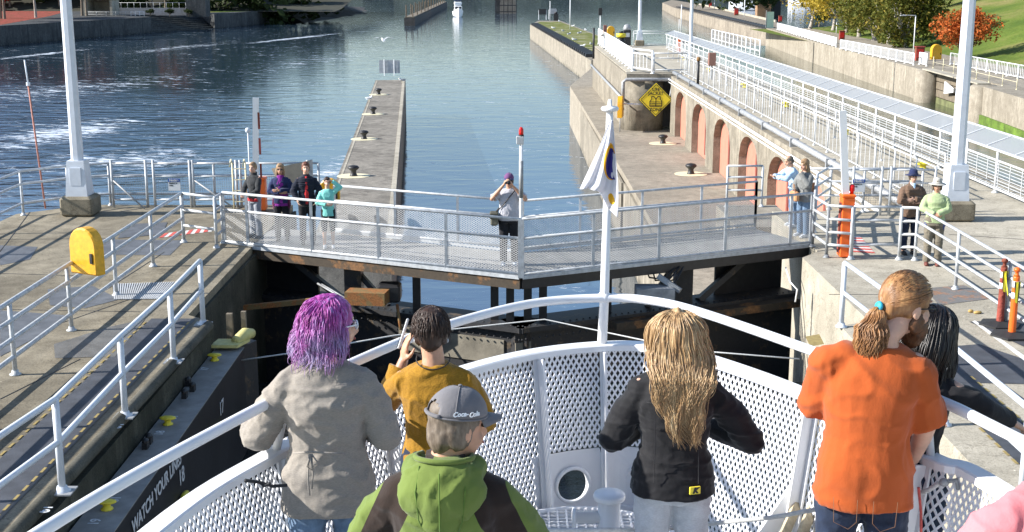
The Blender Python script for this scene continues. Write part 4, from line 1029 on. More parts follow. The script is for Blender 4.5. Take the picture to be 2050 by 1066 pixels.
# ---------------------------------------------------------------- left quay: fences
R4 = (1.07,.80,.53,.27)
fence('railing', [(-7.12,10.5), G(368,486)], 'four rail galvanised fence running along the left quay', rails=R4, spacing=2.35, m=M_galv, rr=.036, rp=.036)
fence('railing', [G(369,486), G(434,496)], 'short grey gate of galvanised rails at the left end of the bridge', rails=(1.07,.72,.38), spacing=1.2)
fence('railing', [G(434,497), G(447,487)], 'narrow galvanised rail joining the short gate to the footbridge', rails=R4, spacing=1.2)
fence('boat_side_railing', [(-5.36,10.2), G(125,985), G(251,834), G(348,725), G(407,650)], 'pale painted two rail railing along the left chamber edge', rails=(1.07,.58), spacing=2.6, rp=.043, rr=.036, m=M_lamp)
bp_ = MB()
for q in (G(125,985), G(251,834), G(348,725), G(407,650)): bp_.box(q+UP*.008, (.26,.26,.016))
for q, i in zip((G(125,985), G(251,834), G(348,725), G(407,650)), range(4)):
    tag(MB().box(q+UP*.008, (.26,.26,.016)).build('base_plate', M_galvd), ('nearest', 'second nearest', 'third', 'farthest')[i]+' square base plate under the pale railing of the left chamber edge', 'plate', 'base plates of the left railing')
fb = G(59,425); 
fence('railing', [(-11.7,14), (-11.7,30.4), (-10.9,31.3), G(222,412), G(640,412)], 'galvanised three rail fence along the water side of the left quay', rails=(1.07,.76,.30), spacing=2.3)
def mesh_gate(xa, xb, label, diag, sign=None, base_y=414, z0=.2, z1=1.1):
    a, b = G(xa, base_y), G(xb, base_y); a.y = b.y = (a.y+b.y)/2; a += Vector((0,-.12,0)); b += Vector((0,-.12,0))
    r = thing('mesh_gate', a, label, 'gate')
    for p_ in (a, b): MB().tube([p_+UP*.0, p_+UP*1.18], .035, 8).build('post', M_galv, r, True)
    MB().tube([a+UP*z1, b+UP*z1], .026, 8).build('rail', M_galv, r, True); MB().tube([a+UP*z0, b+UP*z0], .026, 8).build('rail', M_galv, r, True)
    MB().tube([a+UP*.78, b+UP*.78], .018, 8).build('rail', M_galv, r, True)
    g = MB(); wire_grid(g, a, b, z0, .78, .055, .005); g.build('wire_mesh', M_galvd, r)
    if diag: MB().tube([a+UP*.7, b+UP*.02-Vector((0,.3,0))], .022, 8).build('brace', M_galvd, r, True)
    return r
mesh_gate(231, 299, 'mesh gate with a diagonal brace right of the left lamp post', True); mesh_gate(314, 386, 'mesh gate carrying a small blue and white notice on the left quay', False)
mesh_gate(392, 478, 'mesh gate nearest the striped barrier arm on the left quay', True)
mesh_gate(486, 620, 'mesh fence panel behind the people at the left end of the bridge', False)
def notice(loc, label, w_=.29, h_=.30):
    r = thing('notice_board', loc, label, 'sign'); l = v3(loc)
    MB().box(l, (w_,.012,h_)).build('panel', flat('notice_white', (.72,.73,.74), .5, 0, .03, 3), r)
    MB().box(l+Vector((0,-.008,h_*.36)), (w_,.008,h_*.28)).build('header', flat('notice_blue', (.02,.09,.35), .5, 0, .05, 3), r)
    text_mesh('Notice', h_*.27, TX, l+Vector((0,-.014,h_*.36)), 'lettering', M_textw, r, bold=.003)
    text_mesh('Employees', h_*.15, TX, l+Vector((-w_*.42,-.008,h_*.12)), 'lettering', M_textk, r, align='LEFT', bold=.002)
    text_mesh('Only', h_*.15, TX, l+Vector((-w_*.42,-.008,-.02)), 'lettering', M_textk, r, align='LEFT', bold=.002)
notice(V(349,370,31.25), 'blue and white Notice board hung on a mesh gate of the left quay')
# yellow ladder, orange barrier and arm on the left
def ladder(loc, label):
    r = thing('ladder', loc, label, 'ladder'); l = v3(loc)
    for x in (-.16,.16): MB().tube([l+Vector((x,0,0)), l+Vector((x,0,1.15)), l+Vector((x,-.12,1.25)), l+Vector((x,-.3,1.1))], .022, 6).build('stile', M_cream, r, True)
    for k in range(4): MB().tube([l+Vector((-.16,0,.2+k*.27)), l+Vector((.16,0,.2+k*.27))], .015, 6).build('rung', M_cream, r, True)
ladder(G(482,420), 'pale yellow ladder top at the water side of the left quay')
def barrier(px, py, arm_top, arm_px, label, label_s, lamp=True, hh=1.05, armx=0):
    p = G(px, py); r = thing('barrier_machine', p, label, 'barrier')
    MB().bbox(p+UP*(hh/2+.02), (.25,.26,hh), b=.02).build('housing', M_orange, r); MB().bbox(p+UP*(hh+.05), (.28,.29,.07), b=.02).build('lid', M_orange, r)
    MB().box(p+Vector((-.13,-.0,hh*.5)), (.012,.2,hh*.85)).build('reflective_strip', M_red, r)
    MB().lathe(p+Vector((-.135,0,hh*.86)), [(.06,-.02), (.06,.03)], 14, Matrix.Rotation(R(90),3,'Y')).build('hub', M_black, r)
    q = p+Vector((armx,-.02,hh*.8)); t = V(arm_px, arm_top, q.y)
    MB().bar(q, Vector((t.x,q.y,t.z)), .14, .05, up=(0,1,0)).build('arm', M_white, r)
    st_ = MB(); zt = t.z
    for k in range(4 if label_s else 0):
        z_ = zt-.35-k*.62
        if z_-.4 > q.z: st_.bar(Vector((t.x+.055,q.y-.028,z_)), Vector((t.x+.055,q.y-.028,z_-.40)), .05, .01, up=(0,1,0))
    if label_s: st_.build('red_stripes', M_red, r)
    if lamp:
        MB().lathe(p+Vector((.08,0,hh+.08)), [(.035,0), (.04,.05), (.055,.06), (.055,.17), (.02,.20)], 12).build('lamp', mr_, r, True)
    return r
barrier(524,422,196,512,'orange barrier machine with its striped arm raised, behind the people on the left','s',False,.74,-.12)
barrier(1690,515,222,1687,'orange barrier machine with its white arm raised and a red lamp, right of the bridge','',True,1.22,-.02)
thin_pole(503,415,0,160,.02,'thin pale rod with a ball left of the striped barrier arm', m=M_lamp, name='rod', top=lambda p, r: MB().ell(p-UP*.05, (.07,.07,.07), None, 10, 7).build('ball', M_lamp, r, True))
pk_ = G(91,418); r = thing('gauge_pole', pk_, 'thin rusty pole with a pale tip at the far left fence', 'pole'); h = 290*pk_.y/FOC*1.03
MB().tube([pk_, pk_+UP*h*.84+Vector((-.18,0,0))], .022, 6).build('lower_shaft', flat('faded_red', (.38,.16,.12), .7, 0, .3, 20), r, True); MB().tube([pk_+UP*h*.84+Vector((-.18,0,0)), pk_+UP*h+Vector((-.22,0,0))], .018, 6).build('tip', M_lamp, r, True); MB().lathe(pk_+UP*h*.83+Vector((-.18,0,0)), [(.05,0), (.05,.08)], 8).build('collar', M_lamp, r)
# yellow lifebuoy boxes of the left quay and the bridge
p_ = V(174,503,20.2); r = lifebox((p_.x,p_.y,0), R(-28), 'large yellow lifebuoy box hung on the left quay railing', s=.80, post=False, h0=.90)
p_ = far_ap; q_ = LA+n1*(W+.15)+d1*(L1*tpar(LA+n1*W, AP+n1*W, 655)); lifebox((q_.x,q_.y,0), R(0), 'yellow lifebuoy box behind the girl in the turquoise top', s=.62, post=True, h0=.62)
o = MB().bar(V(545,345,31.6), V(622,322,31.0)+UP*.0, .05, .05); 
pn = thing('panel_board', G(590,415), 'slanting beige board behind the people on the left of the bridge', 'board')
MB().add([V(543,338,31.2), V(620,322,31.0), V(620,375,31.0), V(560,372,31.2), V(543,338,31.27), V(620,322,31.07), V(620,375,31.07), V(560,372,31.27)], [(0,1,2,3),(7,6,5,4),(0,4,5,1),(1,5,6,2),(2,6,7,3),(3,7,4,0)]).build('face', flat('beige_board', (.34,.29,.22), .8), pn)
MB().box(V(621,350,31.0)+Vector((.03,0,0)), (.06,.1,.72)).build('edge', M_galvd, pn)
# ---------------------------------------------------------------- left quay floor
def sheet(name, pts, m, z=.005, label=None): return struct(MB().add([G(*p)+UP*z for p in pts], [tuple(range(len(pts)))]).build(name, m))
MT = MB().add([(-6.05,8,.005), (-5.45,8,.005), (-5.32,20.75,.005), (-6.0,20.75,.005)], [(0,1,2,3)]); struct(MT.build('rubber_walkway', M_tar))
for xa, xb in ((-6.05,-6.0), (-5.5,-5.33)):
    ds = MB(); y = 8.2
    while y < 20.5:
        t = (y-8)/12.75; X = (-6.09+.05*t) if xa < -6 else (-5.45+.13*t); ds.quad((X-.012,y,.009), (X+.022,y,.009), (X+.022,y+.16,.009), (X-.012,y+.16,.009)); y += .27
    struct(ds.build('yellow_dashes', M_myel))
edge = MB().add([(-5.44,8,.007), (-5.38,8,.007), (-5.25,20.75,.007), (-5.31,20.75,.007)], [(0,1,2,3)]); struct(edge.build('rubber_edge', M_black))
sheet('floor_plate', [(95,580), (185,573), (240,600), (170,618), (100,612)], M_plate)
sheet('floor_plate', [(0,492), (75,495), (60,520), (0,532)], M_plate); sheet('floor_plate', [(205,480), (370,482), (340,512), (140,510)], M_plate, .005)
sheet('floor_plate', [(255,450), (335,446), (325,470), (235,478)], M_plate, .009); sheet('floor_plate', [(108,690), (220,655), (290,640), (230,715), (110,718)], flat('chequer_plate', (.15,.145,.135), .6, .2, .3, 3, .6, 40), .006)
sheet('floor_plate', [(0,622), (130,632), (100,662), (0,715)], M_plate, .006)
for k, (pts) in enumerate(([(225,570), (350,566), (318,600), (228,601)],)):
    a_, b_, c_, d_ = [G(*p) for p in pts]
    gr = MB()
    for j in range(26):
        t = (j+.5)/26; u0 = a_.lerp(b_, t); u1 = d_.lerp(c_, t); gr.bar(u0+UP*.012, u1+UP*.012, .022, .012)
    o = gr.build('drain_grating', M_meshw); o['kind'] = 'structure'; sheet('drain_pit', pts, M_black, .003)
for pts in ([(0,620), (280,625)], [(0,690), (260,600)], [(0,548), (160,553)], [(60,425), (0,505)], [(0,480), (230,478)], [(120,640), (330,505)], [(0,800), (160,720)]):
    a_, b_ = G(*pts[0]), G(*pts[1]); struct(MB().bar(a_+UP*.002, b_+UP*.002, .018, .006).build('slab_joint', M_black))
# numbers on the edge and the floating guide wall
TF = basis((0,1,0), (-1,0,0)); TFR = basis((0,-1,0), (1,0,0))
gwl = [(-4.92,9.5), (-4.42,9.5), (-4.50,20.8), (-4.95,20.8)]
M_pyel = flat('pale_yellow_paint', (.62,.56,.22), .6, 0, .15, 9)
fg = thing('floating_guide_wall', (-4.7,15,-.5), 'black floating guide wall along the left side of the chamber, lettered WATCH YOUR LINES', 'wall')
M_gwt = flat('guide_wall_top', (.27,.255,.235), .75, 0, .25, 3, .3, 50); M_gws = flat('guide_wall_side', (.022,.023,.026), .5, 0, .3, 1.5, .3, 4)
MB().prism(gwl, -2.9, -.515).build('body', M_gws, fg); MB().prism([(a_+(.012 if i in (1,2) else -.005), b_) for i, (a_, b_) in enumerate(gwl)], -.515, -.5).build('top_plate', M_gwt, fg)
MB().prism([(-4.95,20.8), (-4.50,20.8), (-4.36,21.2), (-4.6,21.35), (-4.95,21.3)], -2.9, -.5).build('end_fender', M_blackr, fg)
MB().prism([(-5.0,20.55), (-4.55,20.55), (-4.42,20.95), (-4.95,20.95)], -.45, -.40).build('yellow_plate', M_pyel, fg); MB().tube([(-4.62,20.75,-.40), (-4.5,21.0,-.33), (-4.42,21.15,-.36)], [.09,.11,.08], 12).build('yellow_fairlead', M_pyel, fg, True)
MB().box((-4.78,21.1,-.25), (.1,.1,.5)).box((-4.55,21.15,-.2), (.08,.08,.45)).build('stub_posts', M_timber, fg)
hd = MB()
for q in (G(377,772,-.5), G(370,797,-.5), G(299,888,-.5), G(292,898,-.5), G(386,783,-.5)): hd.box(q+UP*.04, (.07,.12,.08)).ell(q+UP*.10, (.05,.07,.04), None, 8, 5)
hd.build('hatch_dogs', M_black, fg)
for px, py, s_ in ((410,739,'17'), (430,715,'17'), (320,867,'18'), (345,836,'18'), (190,1045,'19'), (228,1000,'19')): text_mesh(s_, .17, TF if py % 2 else TFR, G(px, py, -.497), 'number', M_textw, fg, bold=.003)
def face_x(y): return -4.42-.08*(y-9.5)/11.3+.006
text_mesh('WATCH YOUR LINES', .245, basis((-.007,1,0), (0,0,1)), (face_x(15.2)+.012,15.2,-.76), 'lettering', M_textw, fg, bold=.006)
for y_, s_ in ((18.9,'17'), (16.35,'18')): text_mesh(s_, .30, basis((-.007,1,0), (0,0,1)), (face_x(y_)+.01,y_,-.93 if s_ == '17' else -1.03), 'number', M_textw, fg, bold=.005)
for px, py, lab in ((426,722,'farthest yellow cleat on top of the black guide wall, beside the yellow fairlead'), (332,850,'middle yellow cleat on top of the black guide wall'), (209,1020,'nearest yellow cleat on top of the black guide wall')):
    floor_cleat(G(px,py,-.5)+Vector((.03,0,0)), lab, .95, rz=R(0))
for y_, z_, lab in ((16.3,-1.33,'nearer of the two low yellow cleats on the face of the guide wall'), (18.9,-1.22,'farther of the two low yellow cleats on the face of the guide wall')):
    r = thing('mooring_cleat', (face_x(y_),y_,z_), lab, 'cleat', 'yellow mooring cleats'); MB().ell((face_x(y_)+.05,y_,z_+.05), (.05,.15,.04), None, 14, 7).ell((face_x(y_)+.05,y_,z_-.05), (.05,.13,.035), None, 14, 7).build('horn', M_yell2, r, True)
for px, py, s_ in ((334,735,'17'), (233,853,'18'), (88,1020,'19')):
    o = text_mesh(s_, .19, TFR, G(px,py,.004), 'painted_number', M_textw, None, bold=.004); tag(o, {'17':'farthest','18':'middle','19':'nearest'}[s_]+' white number painted on the concrete edge of the left chamber', 'number')
# ---------------------------------------------------------------- right quay
fence('railing', [G(1654,516), G(1702,520)], 'short galvanised fence in front of the orange barrier machine', rails=R4, spacing=.8)
fence('railing', [G(1704,519), G(1799,520)], 'galvanised gate between the barrier machine and the man in the brown jacket', rails=(1.07,.80,.30), spacing=3)
fence('railing', [G(1799,521), G(1831,522), (8.0,8)], 'four rail galvanised fence running along the right quay', rails=R4, spacing=2.35)
fence('railing', [G(1626,495), G(1654,516)], 'galvanised rail joining the footbridge to the right quay fence', rails=R4, spacing=1.5)
fence('railing', [G(1626,495), G(1632,440), G(1660,420)], 'railing behind the couple at the right end of the bridge', rails=R4, spacing=1.8)
struct(MB().prism([(5.5,31.02), (7.1,31.02), (7.1,34.2), (5.5,34.2)], -9, -.40).build('stair_landing', M_plat))
fence('railing', [(5.72,33.9,-.4), (6.65,33.9,-.4)], 'small grey railing at the head of the stair to the lock platform', rails=(1.10,.80,.45), h=1.1, spacing=.9)
fence('railing', [(7.1,30.8), (9.9,30.8)], 'three rail fence above the stair behind the couple', rails=(1.07,.76,.42), spacing=1.3)
mesh_gate(1702, 1758, 'mesh gate carrying a small blue and white notice on the right quay', False, base_y=430); mesh_gate(1776, 1864, 'mesh gate behind the man in the brown jacket', True, base_y=430)
notice(V(1719,372,30.0), 'blue and white Notice board hung on a mesh gate of the right quay')
fence('boat_side_railing', [G(1684,655), (5.46,18), (5.5,8)], 'pale painted two rail railing along the right chamber edge', rails=(1.07,.58), spacing=2.6, rp=.043, rr=.036, m=M_lamp)
sheet('floor_plate', [(1850,578), (1930,572), (1990,598), (1880,612)], weathered('stained_plate', (.16,.15,.14), (.30,.16,.09), .4), .006)
MT = MB().add([(5.9,8,.005), (6.5,8,.005), (6.5,17.6,.005), (5.9,17.6,.005)], [(0,1,2,3)]); struct(MT.build('rubber_walkway', M_tar))
for X in (5.88,6.52):
    ds = MB(); y = 8.2
    while y < 17.4: ds.quad((X-.02,y,.009), (X+.02,y,.009), (X+.02,y+.16,.009), (X-.02,y+.16,.009)); y += .27
    struct(ds.build('yellow_dashes', M_myel))
sheet('floor_plate', [(1830,700), (1960,690), (2050,720), (2050,770), (1860,765)], M_tar, .006); sheet('floor_plate', [(1940,645), (2060,640), (2100,700), (2060,700)], M_tar, .006)
sheet('floor_marking', [(1946,645), (1952,643), (2060,720), (2056,728)], M_mwh, .010)
for pts in ([(1660,590), (2050,590)], [(1830,640), (2050,800)], [(1900,470), (2050,480)], [(1900,540), (2050,545)]):
    a_, b_ = G(*pts[0]), G(*pts[1]); struct(MB().bar(a_+UP*.002, b_+UP*.002, .018, .006).build('slab_joint', M_black))
# delineator posts
for px, py, lab, m_ in ((2001,652,'red and white delineator post on the left of the pair', M_red), (2025,674,'orange and white delineator post on the right of the pair', M_orange)):
    p = G(px, py); r = thing('delineator_post', p, lab, 'traffic post', 'delineator posts')
    MB().lathe(p, [(.06,0), (.058,.1), (.052,.95), (.05,.98)], 14).build('tube', m_, r, True)
    MB().lathe(p+UP*.98, [(.05,0), (.028,.03), (.028,.07), (.05,.08), (.05,.12), (.02,.14)], 12).build('grip', m_, r, True)
    for z_ in (.62,.80): MB().lathe(p+UP*z_, [(.0565,0), (.0555,.10)], 14).build('reflective_band', M_white, r, True)
    MB().lathe(p-UP*.0, [(.34,0.012), (.34,.04), (.2,.06), (.07,.08)], 6).build('foot', M_rubber, r)
tp = MB(); a_, b_ = G(2001,652)+UP*.9, G(2025,674)+UP*.88
pts = [a_.lerp(b_, t)+Vector((0,-.07,-.32*math.sin(t*math.pi))) for t in [k/10 for k in range(11)]]
for u, v in zip(pts, pts[1:]): tp.add([u, v, v-UP*.07, u-UP*.07, u+Vector((0,.004,0)), v+Vector((0,.004,0)), v+Vector((0,.004,-.07)), u+Vector((0,.004,-.07))], [(0,1,2,3),(7,6,5,4)])
for q in (a_, b_):
    u = q+Vector((.0,-.065,.02)); tp.add([u+Vector((-.05,0,0)), u+Vector((.05,0,0)), u+Vector((.03,0,-.35)), u+Vector((-.02,0,-.33)), u+Vector((-.05,.004,0)), u+Vector((.05,.004,0)), u+Vector((.03,.004,-.35)), u+Vector((-.02,.004,-.33))], [(0,1,2,3),(7,6,5,4)])
m, nt, bs = newmat('caution_tape'); wv_ = node(nt, 'ShaderNodeTexWave'); wv_.inputs['Scale'].default_value = 5; tc = node(nt, 'ShaderNodeTexCoord'); nt.links.new(tc.outputs['Object'], wv_.inputs[0]); nt.links.new(ramp(nt, wv_.outputs['Fac'], [(.2,(.02,.02,.02)), (.3,(.75,.65,.03))]), bs.inputs['Base Color'])
tag(tp.build('caution_tape', m), 'yellow and black caution tape tied between the two delineator posts', 'tape')
p = G(1957,628); tag(MB().ell(p+UP*.02, (.09,.05,.025), Matrix.Rotation(.5,3,'Z'), 8, 5).ell(p+Vector((-.1,.05,.03)), (.05,.03,.03), None, 6, 4).build('dropped_glove', flat('tan_cloth', (.45,.30,.10), .9), None, True), 'small tan glove lying on the right quay floor', 'glove')
# fender posts and ledge at the right chamber edge
for k, (x_, y_) in enumerate(((5.28,18.9), (5.28,19.35), (5.3,20.0))): tag(MB().bbox((x_-.1,y_,-2.0), (.22,.3,3.1), b=.02).build('fender_post', M_timber), ('nearest', 'middle', 'farthest')[k]+' weathered timber fender post at the right chamber edge', 'post', 'timber fender posts')
sheet('yellow_plate', [(1612,675), (1640,670), (1650,690), (1622,695)], M_myel, .006)
# gulls
def gull(loc, rz, label, s=1.0, fly=False):
    r = thing('gull', (0,0,0), label, 'gull', 'gulls')
    MB().ell((0,0,.16), (.075,.19,.075), Matrix.Rotation(.2,3,'X'), 10, 7).ell((0,.17,.26), (.045,.055,.045), None, 8, 6).ell((0,.12,.21), (.05,.08,.06), Matrix.Rotation(-.6,3,'X'), 8, 6).build('body', M_white, r, True)
    w_ = MB()
    if fly:
        for sgn_ in (-1,1): w_.add([(0,.08,.2), (sgn_*.3,.12,.34), (sgn_*.62,.0,.30), (sgn_*.28,-.02,.31), (0,-.1,.2), (sgn_*.3,.12,.325), (sgn_*.62,.0,.285)], [(0,1,3,4), (1,2,3), (0,5,1), (5,6,2,1)])
    else: w_.ell((.06,-.03,.18), (.03,.19,.055), None, 8, 6).ell((-.06,-.03,.18), (.03,.19,.055), None, 8, 6)
    w_.build('wings', flat('gull_grey', (.38,.40,.43), .7), r, not fly)
    MB().tube([(0,.21,.255), (0,.27,.245)], [.014,.004], 5).build('beak', M_yell2, r)
    if not fly: MB().tube([(.02,0,.0), (.02,0,.12)], .007, 4).tube([(-.02,0,0), (-.02,0,.12)], .007, 4).build('legs', M_cream, r)
    r.location = loc; r.rotation_euler = (0,0,rz); r.scale = (s,)*3; return r
gl_ = [(1119,46,'farthest gull on the mossy guide wall'), (1108,60,'gull standing nearest the dark fender blocks, far up the mossy wall'), (1127,66,'gull in the middle of the mossy guide wall left of the white pole'), (1147,56,'gull just right of the white pole on the mossy guide wall'), (1160,70,'gull on the right side of the mossy wall, halfway along'), (1172,64,'gull at the right edge of the mossy guide wall'), (1150,84,'gull near the fender blocks halfway along the mossy wall'), (1183,93,'gull at the near right of the mossy guide wall'), (1167,97,'nearest gull on the mossy guide wall'), (1139,72,'gull on the moss below the white pole')]
for k, (x, y, lab) in enumerate(gl_): gull(G(x, y, MZ+.02), k*1.3, lab, 2.0)
gull(G(805,166,PZ), 2.0, 'gull at the far right corner of the channel guide wall', 1.5); gull(G(739,203,PZ), 4.4, 'gull on the left edge of the channel guide wall', 1.4)
gull(V(768,87,95), .6, 'gull flying low over the channel', 1.3, True)
# ---------------------------------------------------------------- the boat
K = .83
DZ, CZ, RZ_ = 2.60, CH-2.34*K, CH-2.03*K          # deck, bulwark cap, top rail
def catmull(pts, n):
    out = []; P = [pts[0]*2-pts[1]]+pts+[pts[-1]*2-pts[-2]]
    for i in range(1, len(P)-2):
        for k in range(n):
            t = k/n; a, b, c, d = P[i-1], P[i], P[i+1], P[i+2]
            out.append(.5*((2*b)+(c-a)*t+(2*a-5*b+4*c-d)*t*t+(3*b-a-3*c+d)*t**3))
    out.append(P[-2]); return out
cap_px = [(300,1066), (545,905), (745,803), (930,738), (1070,704), (1208,689), (1310,692), (1430,719), (1640,797), (1866,914), (2000,972)]
rail_px = [(80,1066), (490,832), (697,731), (878,657), (1060,609), (1208,597), (1300,602), (1400,625), (1640,708), (1882,803), (2050,885)]
cp_ = [G(x, y, CZ) for x, y in cap_px]; rp_ = [G(x, y, RZ_) for x, y in rail_px]
cp_ = [Vector((-2.25*K,.6*K,CZ)), Vector((-2.0*K,2.8*K,CZ))]+cp_+[Vector((2.75*K,3.4*K,CZ)), Vector((3.0*K,.6*K,CZ))]
rp_ = [Vector((-2.5*K,.6*K,RZ_)), Vector((-2.25*K,2.6*K,RZ_))]+rp_+[Vector((3.05*K,3.2*K,RZ_)), Vector((3.25*K,.6*K,RZ_))]
capc, railc = catmull(cp_, 8), catmull(rp_, 8)
def arclen(c):
    s = [0]
    for a, b in zip(c, c[1:]): s.append(s[-1]+(b-a).length)
    return s
cs = arclen(capc); rs = arclen(railc)
def samp(c, S, s):
    s = max(0, min(S[-1]-1e-6, s)); import bisect
    i = max(0, bisect.bisect_right(S, s)-1); i = min(i, len(c)-2); t = (s-S[i])/(S[i+1]-S[i])
    p = c[i].lerp(c[i+1], t); d0 = (c[min(i+1,len(c)-1)]-c[i]).normalized(); d1_ = (c[min(i+2,len(c)-1)]-c[min(i+1,len(c)-2)]).normalized()
    d = d0.lerp(d1_, t).normalized(); return p, d
def rib(s, z):
    p, d = samp(capc, cs, s); n = Vector((-d.y, d.x, 0)).normalized()
    inn = .13*(CZ-z)/(CZ-DZ); return p+Vector((0,0,z-CZ))-n*inn, n     # n points outboard
boat = thing('tour_boat', (.35, 4, DZ), 'white bow of a tour boat with expanded metal bulwarks, a top rail and a mast', 'boat')
def sweep(mb, c, hw, z0, z1, out=0):
    vs = []; fs = []
    for i, p in enumerate(c):
        d = (c[min(i+1, len(c)-1)]-c[max(i-1, 0)]).normalized(); n = Vector((-d.y, d.x, 0)).normalized()
        for a, b in ((-hw, z0), (hw, z0), (hw, z1), (hw*.8, z1+.006), (-hw*.8, z1+.006), (-hw, z1)): vs.append(p+n*(a+out)+Vector((0,0,b)))
    for i in range(len(c)-1):
        for k in range(6): k2 = (k+1) % 6; fs.append((i*6+k, (i+1)*6+k, (i+1)*6+k2, i*6+k2))
    fs.append(tuple(range(6))); fs.append(tuple(reversed([(len(c)-1)*6+k for k in range(6)])))
    mb.add(vs, fs)
mb = MB(); sweep(mb, capc, .047, -.03, 0); mb.build('bulwark_cap', M_boat, boat)
MB().tube(railc, .0235, 10).build('top_rail', M_boat, boat, True)
# find the arc position of the stem and of the posts
def s_at(px, c=capc, S=cs, z=CZ):
    best = None
    for i in range(600):
        s = S[-1]*i/600; p, d = samp(c, S, s); 
        if p.y < 2.5: continue
        dep = p.y*math.cos(PITCH)+(CH-z)*math.sin(PITCH); e = abs(1025+FOC*p.x/dep-px)
        if best is None or e < best[0]: best = (e, s)
    return best[1]
s0 = s_at(1208)
sA, sB = s0-.40, s0+.40
mesh_m = flat('mesh_white_enamel', (.78,.79,.83), .35, 0, .08, 4)
lat = MB(); s_lo, s_hi = s_at(300)-1.3, s_at(1990)+.6
PT = 2.985
lattice(lat, rib, 0, 0, 1, 1, 1, 1, 1) if False else None
def lat_seg(a, b, z0, z1, name):
    mb = MB(); lattice(mb, lambda s, z: rib(a+s, z), b-a, z0, z1, .0335, .0560, .0098, .006); mb.build(name, mesh_m, boat)
posts_px = [552, 760, 1073, 1350, 1640, 1866]
ps_ = [s_lo]+[s_at(p) for p in posts_px[:3]]+[s0]+[s_at(p) for p in posts_px[3:]]+[s_hi]
for a, b in zip(ps_, ps_[1:]):
    mid = (a+b)/2
    if sA-.12 < a < s0+.02 and b < sB+.3: lat_seg(a+.02, b-.02, PT+.01, CZ-.03, 'mesh_panel')
    elif a >= s0-.01 and a < s0+.01:
        lat_seg(a+.02, sB, PT+.01, CZ-.03, 'mesh_panel'); lat_seg(sB+.01, b-.02, DZ+.06, CZ-.03, 'mesh_panel')
    else: lat_seg(a+.02, b-.02, DZ+.06, CZ-.03, 'mesh_panel')
for s in ps_[1:-1]:
    p, n = rib(s, CZ-.03); q, _ = rib(s, DZ); d = Vector((n.y, -n.x, 0))
    MB().bar(p-n*.02, q-n*.02, .055 if abs(s-s0) > .01 else .035, .012, up=n).build('stanchion', M_boat, boat)
    MB().bar(p-n*.05, q-n*.05, .012, .07, up=n).build('stanchion_web', M_boat, boat)
    # rail support
    best = min(range(len(railc)), key=lambda i: (railc[i].xy-p.xy).length)
    if s in (ps_[1], ps_[-2]): MB().tube([Vector((p.x,p.y,CZ)), railc[best]], .018, 8).build('rail_post', M_boat, boat, True)
# bottom kick strip
mb = MB(); 
c2 = [rib(s_lo+(s_hi-s_lo)*i/90, DZ)[0] for i in range(91)]
sweep(mb, c2, .012, 0, .06); mb.build('kick_strip', M_boat, boat)
# solid bow plates with round fairlead holes
def plate(a, b, name):
    z0, z1 = DZ+.02, PT; cx, cz = (a+b)/2+(.03 if a < s0-.1 else .085), (z0+z1)/2+.0; r = .094; N = 40
    vs = []; fs = []
    for lv in range(5):
        for k in range(N):
            t = 2*math.pi*k/N; ct, st_ = math.cos(t), math.sin(t)
            sc_ = min(((b-cx) if ct > 0 else (cx-a))/max(1e-6, abs(ct)), ((z1-cz) if st_ > 0 else (cz-z0))/max(1e-6, abs(st_)))
            f = lv/4; rad = r*(1-f)+sc_*f; s_, z_ = cx+ct*rad, cz+st_*rad
            p, n = rib(s_, z_); vs.append(p)
    for lv in range(5):
        for k in range(N):
            p = vs[lv*N+k]; _, n = rib(cx, cz); vs.append(p+n*.012)
    for lv in range(4):
        for k in range(N):
            k2 = (k+1) % N; fs.append((lv*N+k, lv*N+k2, (lv+1)*N+k2, (lv+1)*N+k)); o = 5*N; fs.append((o+lv*N+k2, o+lv*N+k, o+(lv+1)*N+k, o+(lv+1)*N+k2))
    for k in range(N): k2 = (k+1) % N; fs.append((k, k+5*N, k2+5*N, k2))
    o = MB().add(vs, fs).build(name, M_boat, boat)
    _, n = rib(cx, cz); p, _ = rib(cx, cz); d = Vector((n.y, -n.x, 0)); M_ = basis(d, n.cross(d)); ring = MB()
    pts = [p-n*.008+M_ @ Vector((math.cos(2*math.pi*k/28)*.098, math.sin(2*math.pi*k/28)*.098, 0)) for k in range(29)]
    ring.tube(pts, .011, 8, False); ring.build('fairlead_ring', M_boat, boat, True)
plate(sA-.06, s0-.012, 'bow_plate'); plate(s0+.012, sB, 'bow_plate')
# mast
pm, nm_ = rib(s0, CZ); mt = V(1221,216,pm.y+.03); mq = V(1210,597,pm.y+.02)
MB().tube([Vector((pm.x,pm.y,CZ-.02)), Vector((mq.x,mq.y,RZ_)), Vector((mt.x,mt.y,mt.z))], [.027,.025,.018], 12).build('mast', M_boat, boat, True)
MB().ell((mq.x,mq.y,RZ_), (.04,.036,.036), None, 12, 8).build('rail_joint', M_boat, boat, True)
MB().lathe(mt-Vector((0,0,.005)), [(.042,-.012), (.048,0), (.042,.010), (.012,.015), (.010,.046), (.004,.05)], 20).build('mast_cap', M_boat, boat, True)
# deck and hull
out = [rib(cs[-1]*i/120, DZ)[0] for i in range(121)]
deckp = [(p.x, p.y) for p in out]
M_bdeck = flat('deck_paint', (.50,.54,.58), .6, 0, .12, 3, .3, 70)
MB().prism(deckp, DZ-.05, DZ).build('deck', M_bdeck, boat)
vs = []; fs = []; NH = len(out)
for zz, k in ((DZ-.01, 1.0), (1.2, .93), (-.5, .80), (-2.7, .52)):
    for p in out: vs.append((.35+(p.x-.35)*k*1.02, p.y*(1-(1-k)*.28)+.02, zz))
for l in range(3):
    for i in range(NH-1): a = l*NH+i; fs.append((a, a+1, a+NH+1, a+NH))
MB().add(vs, fs).build('hull', M_boat, boat, True)
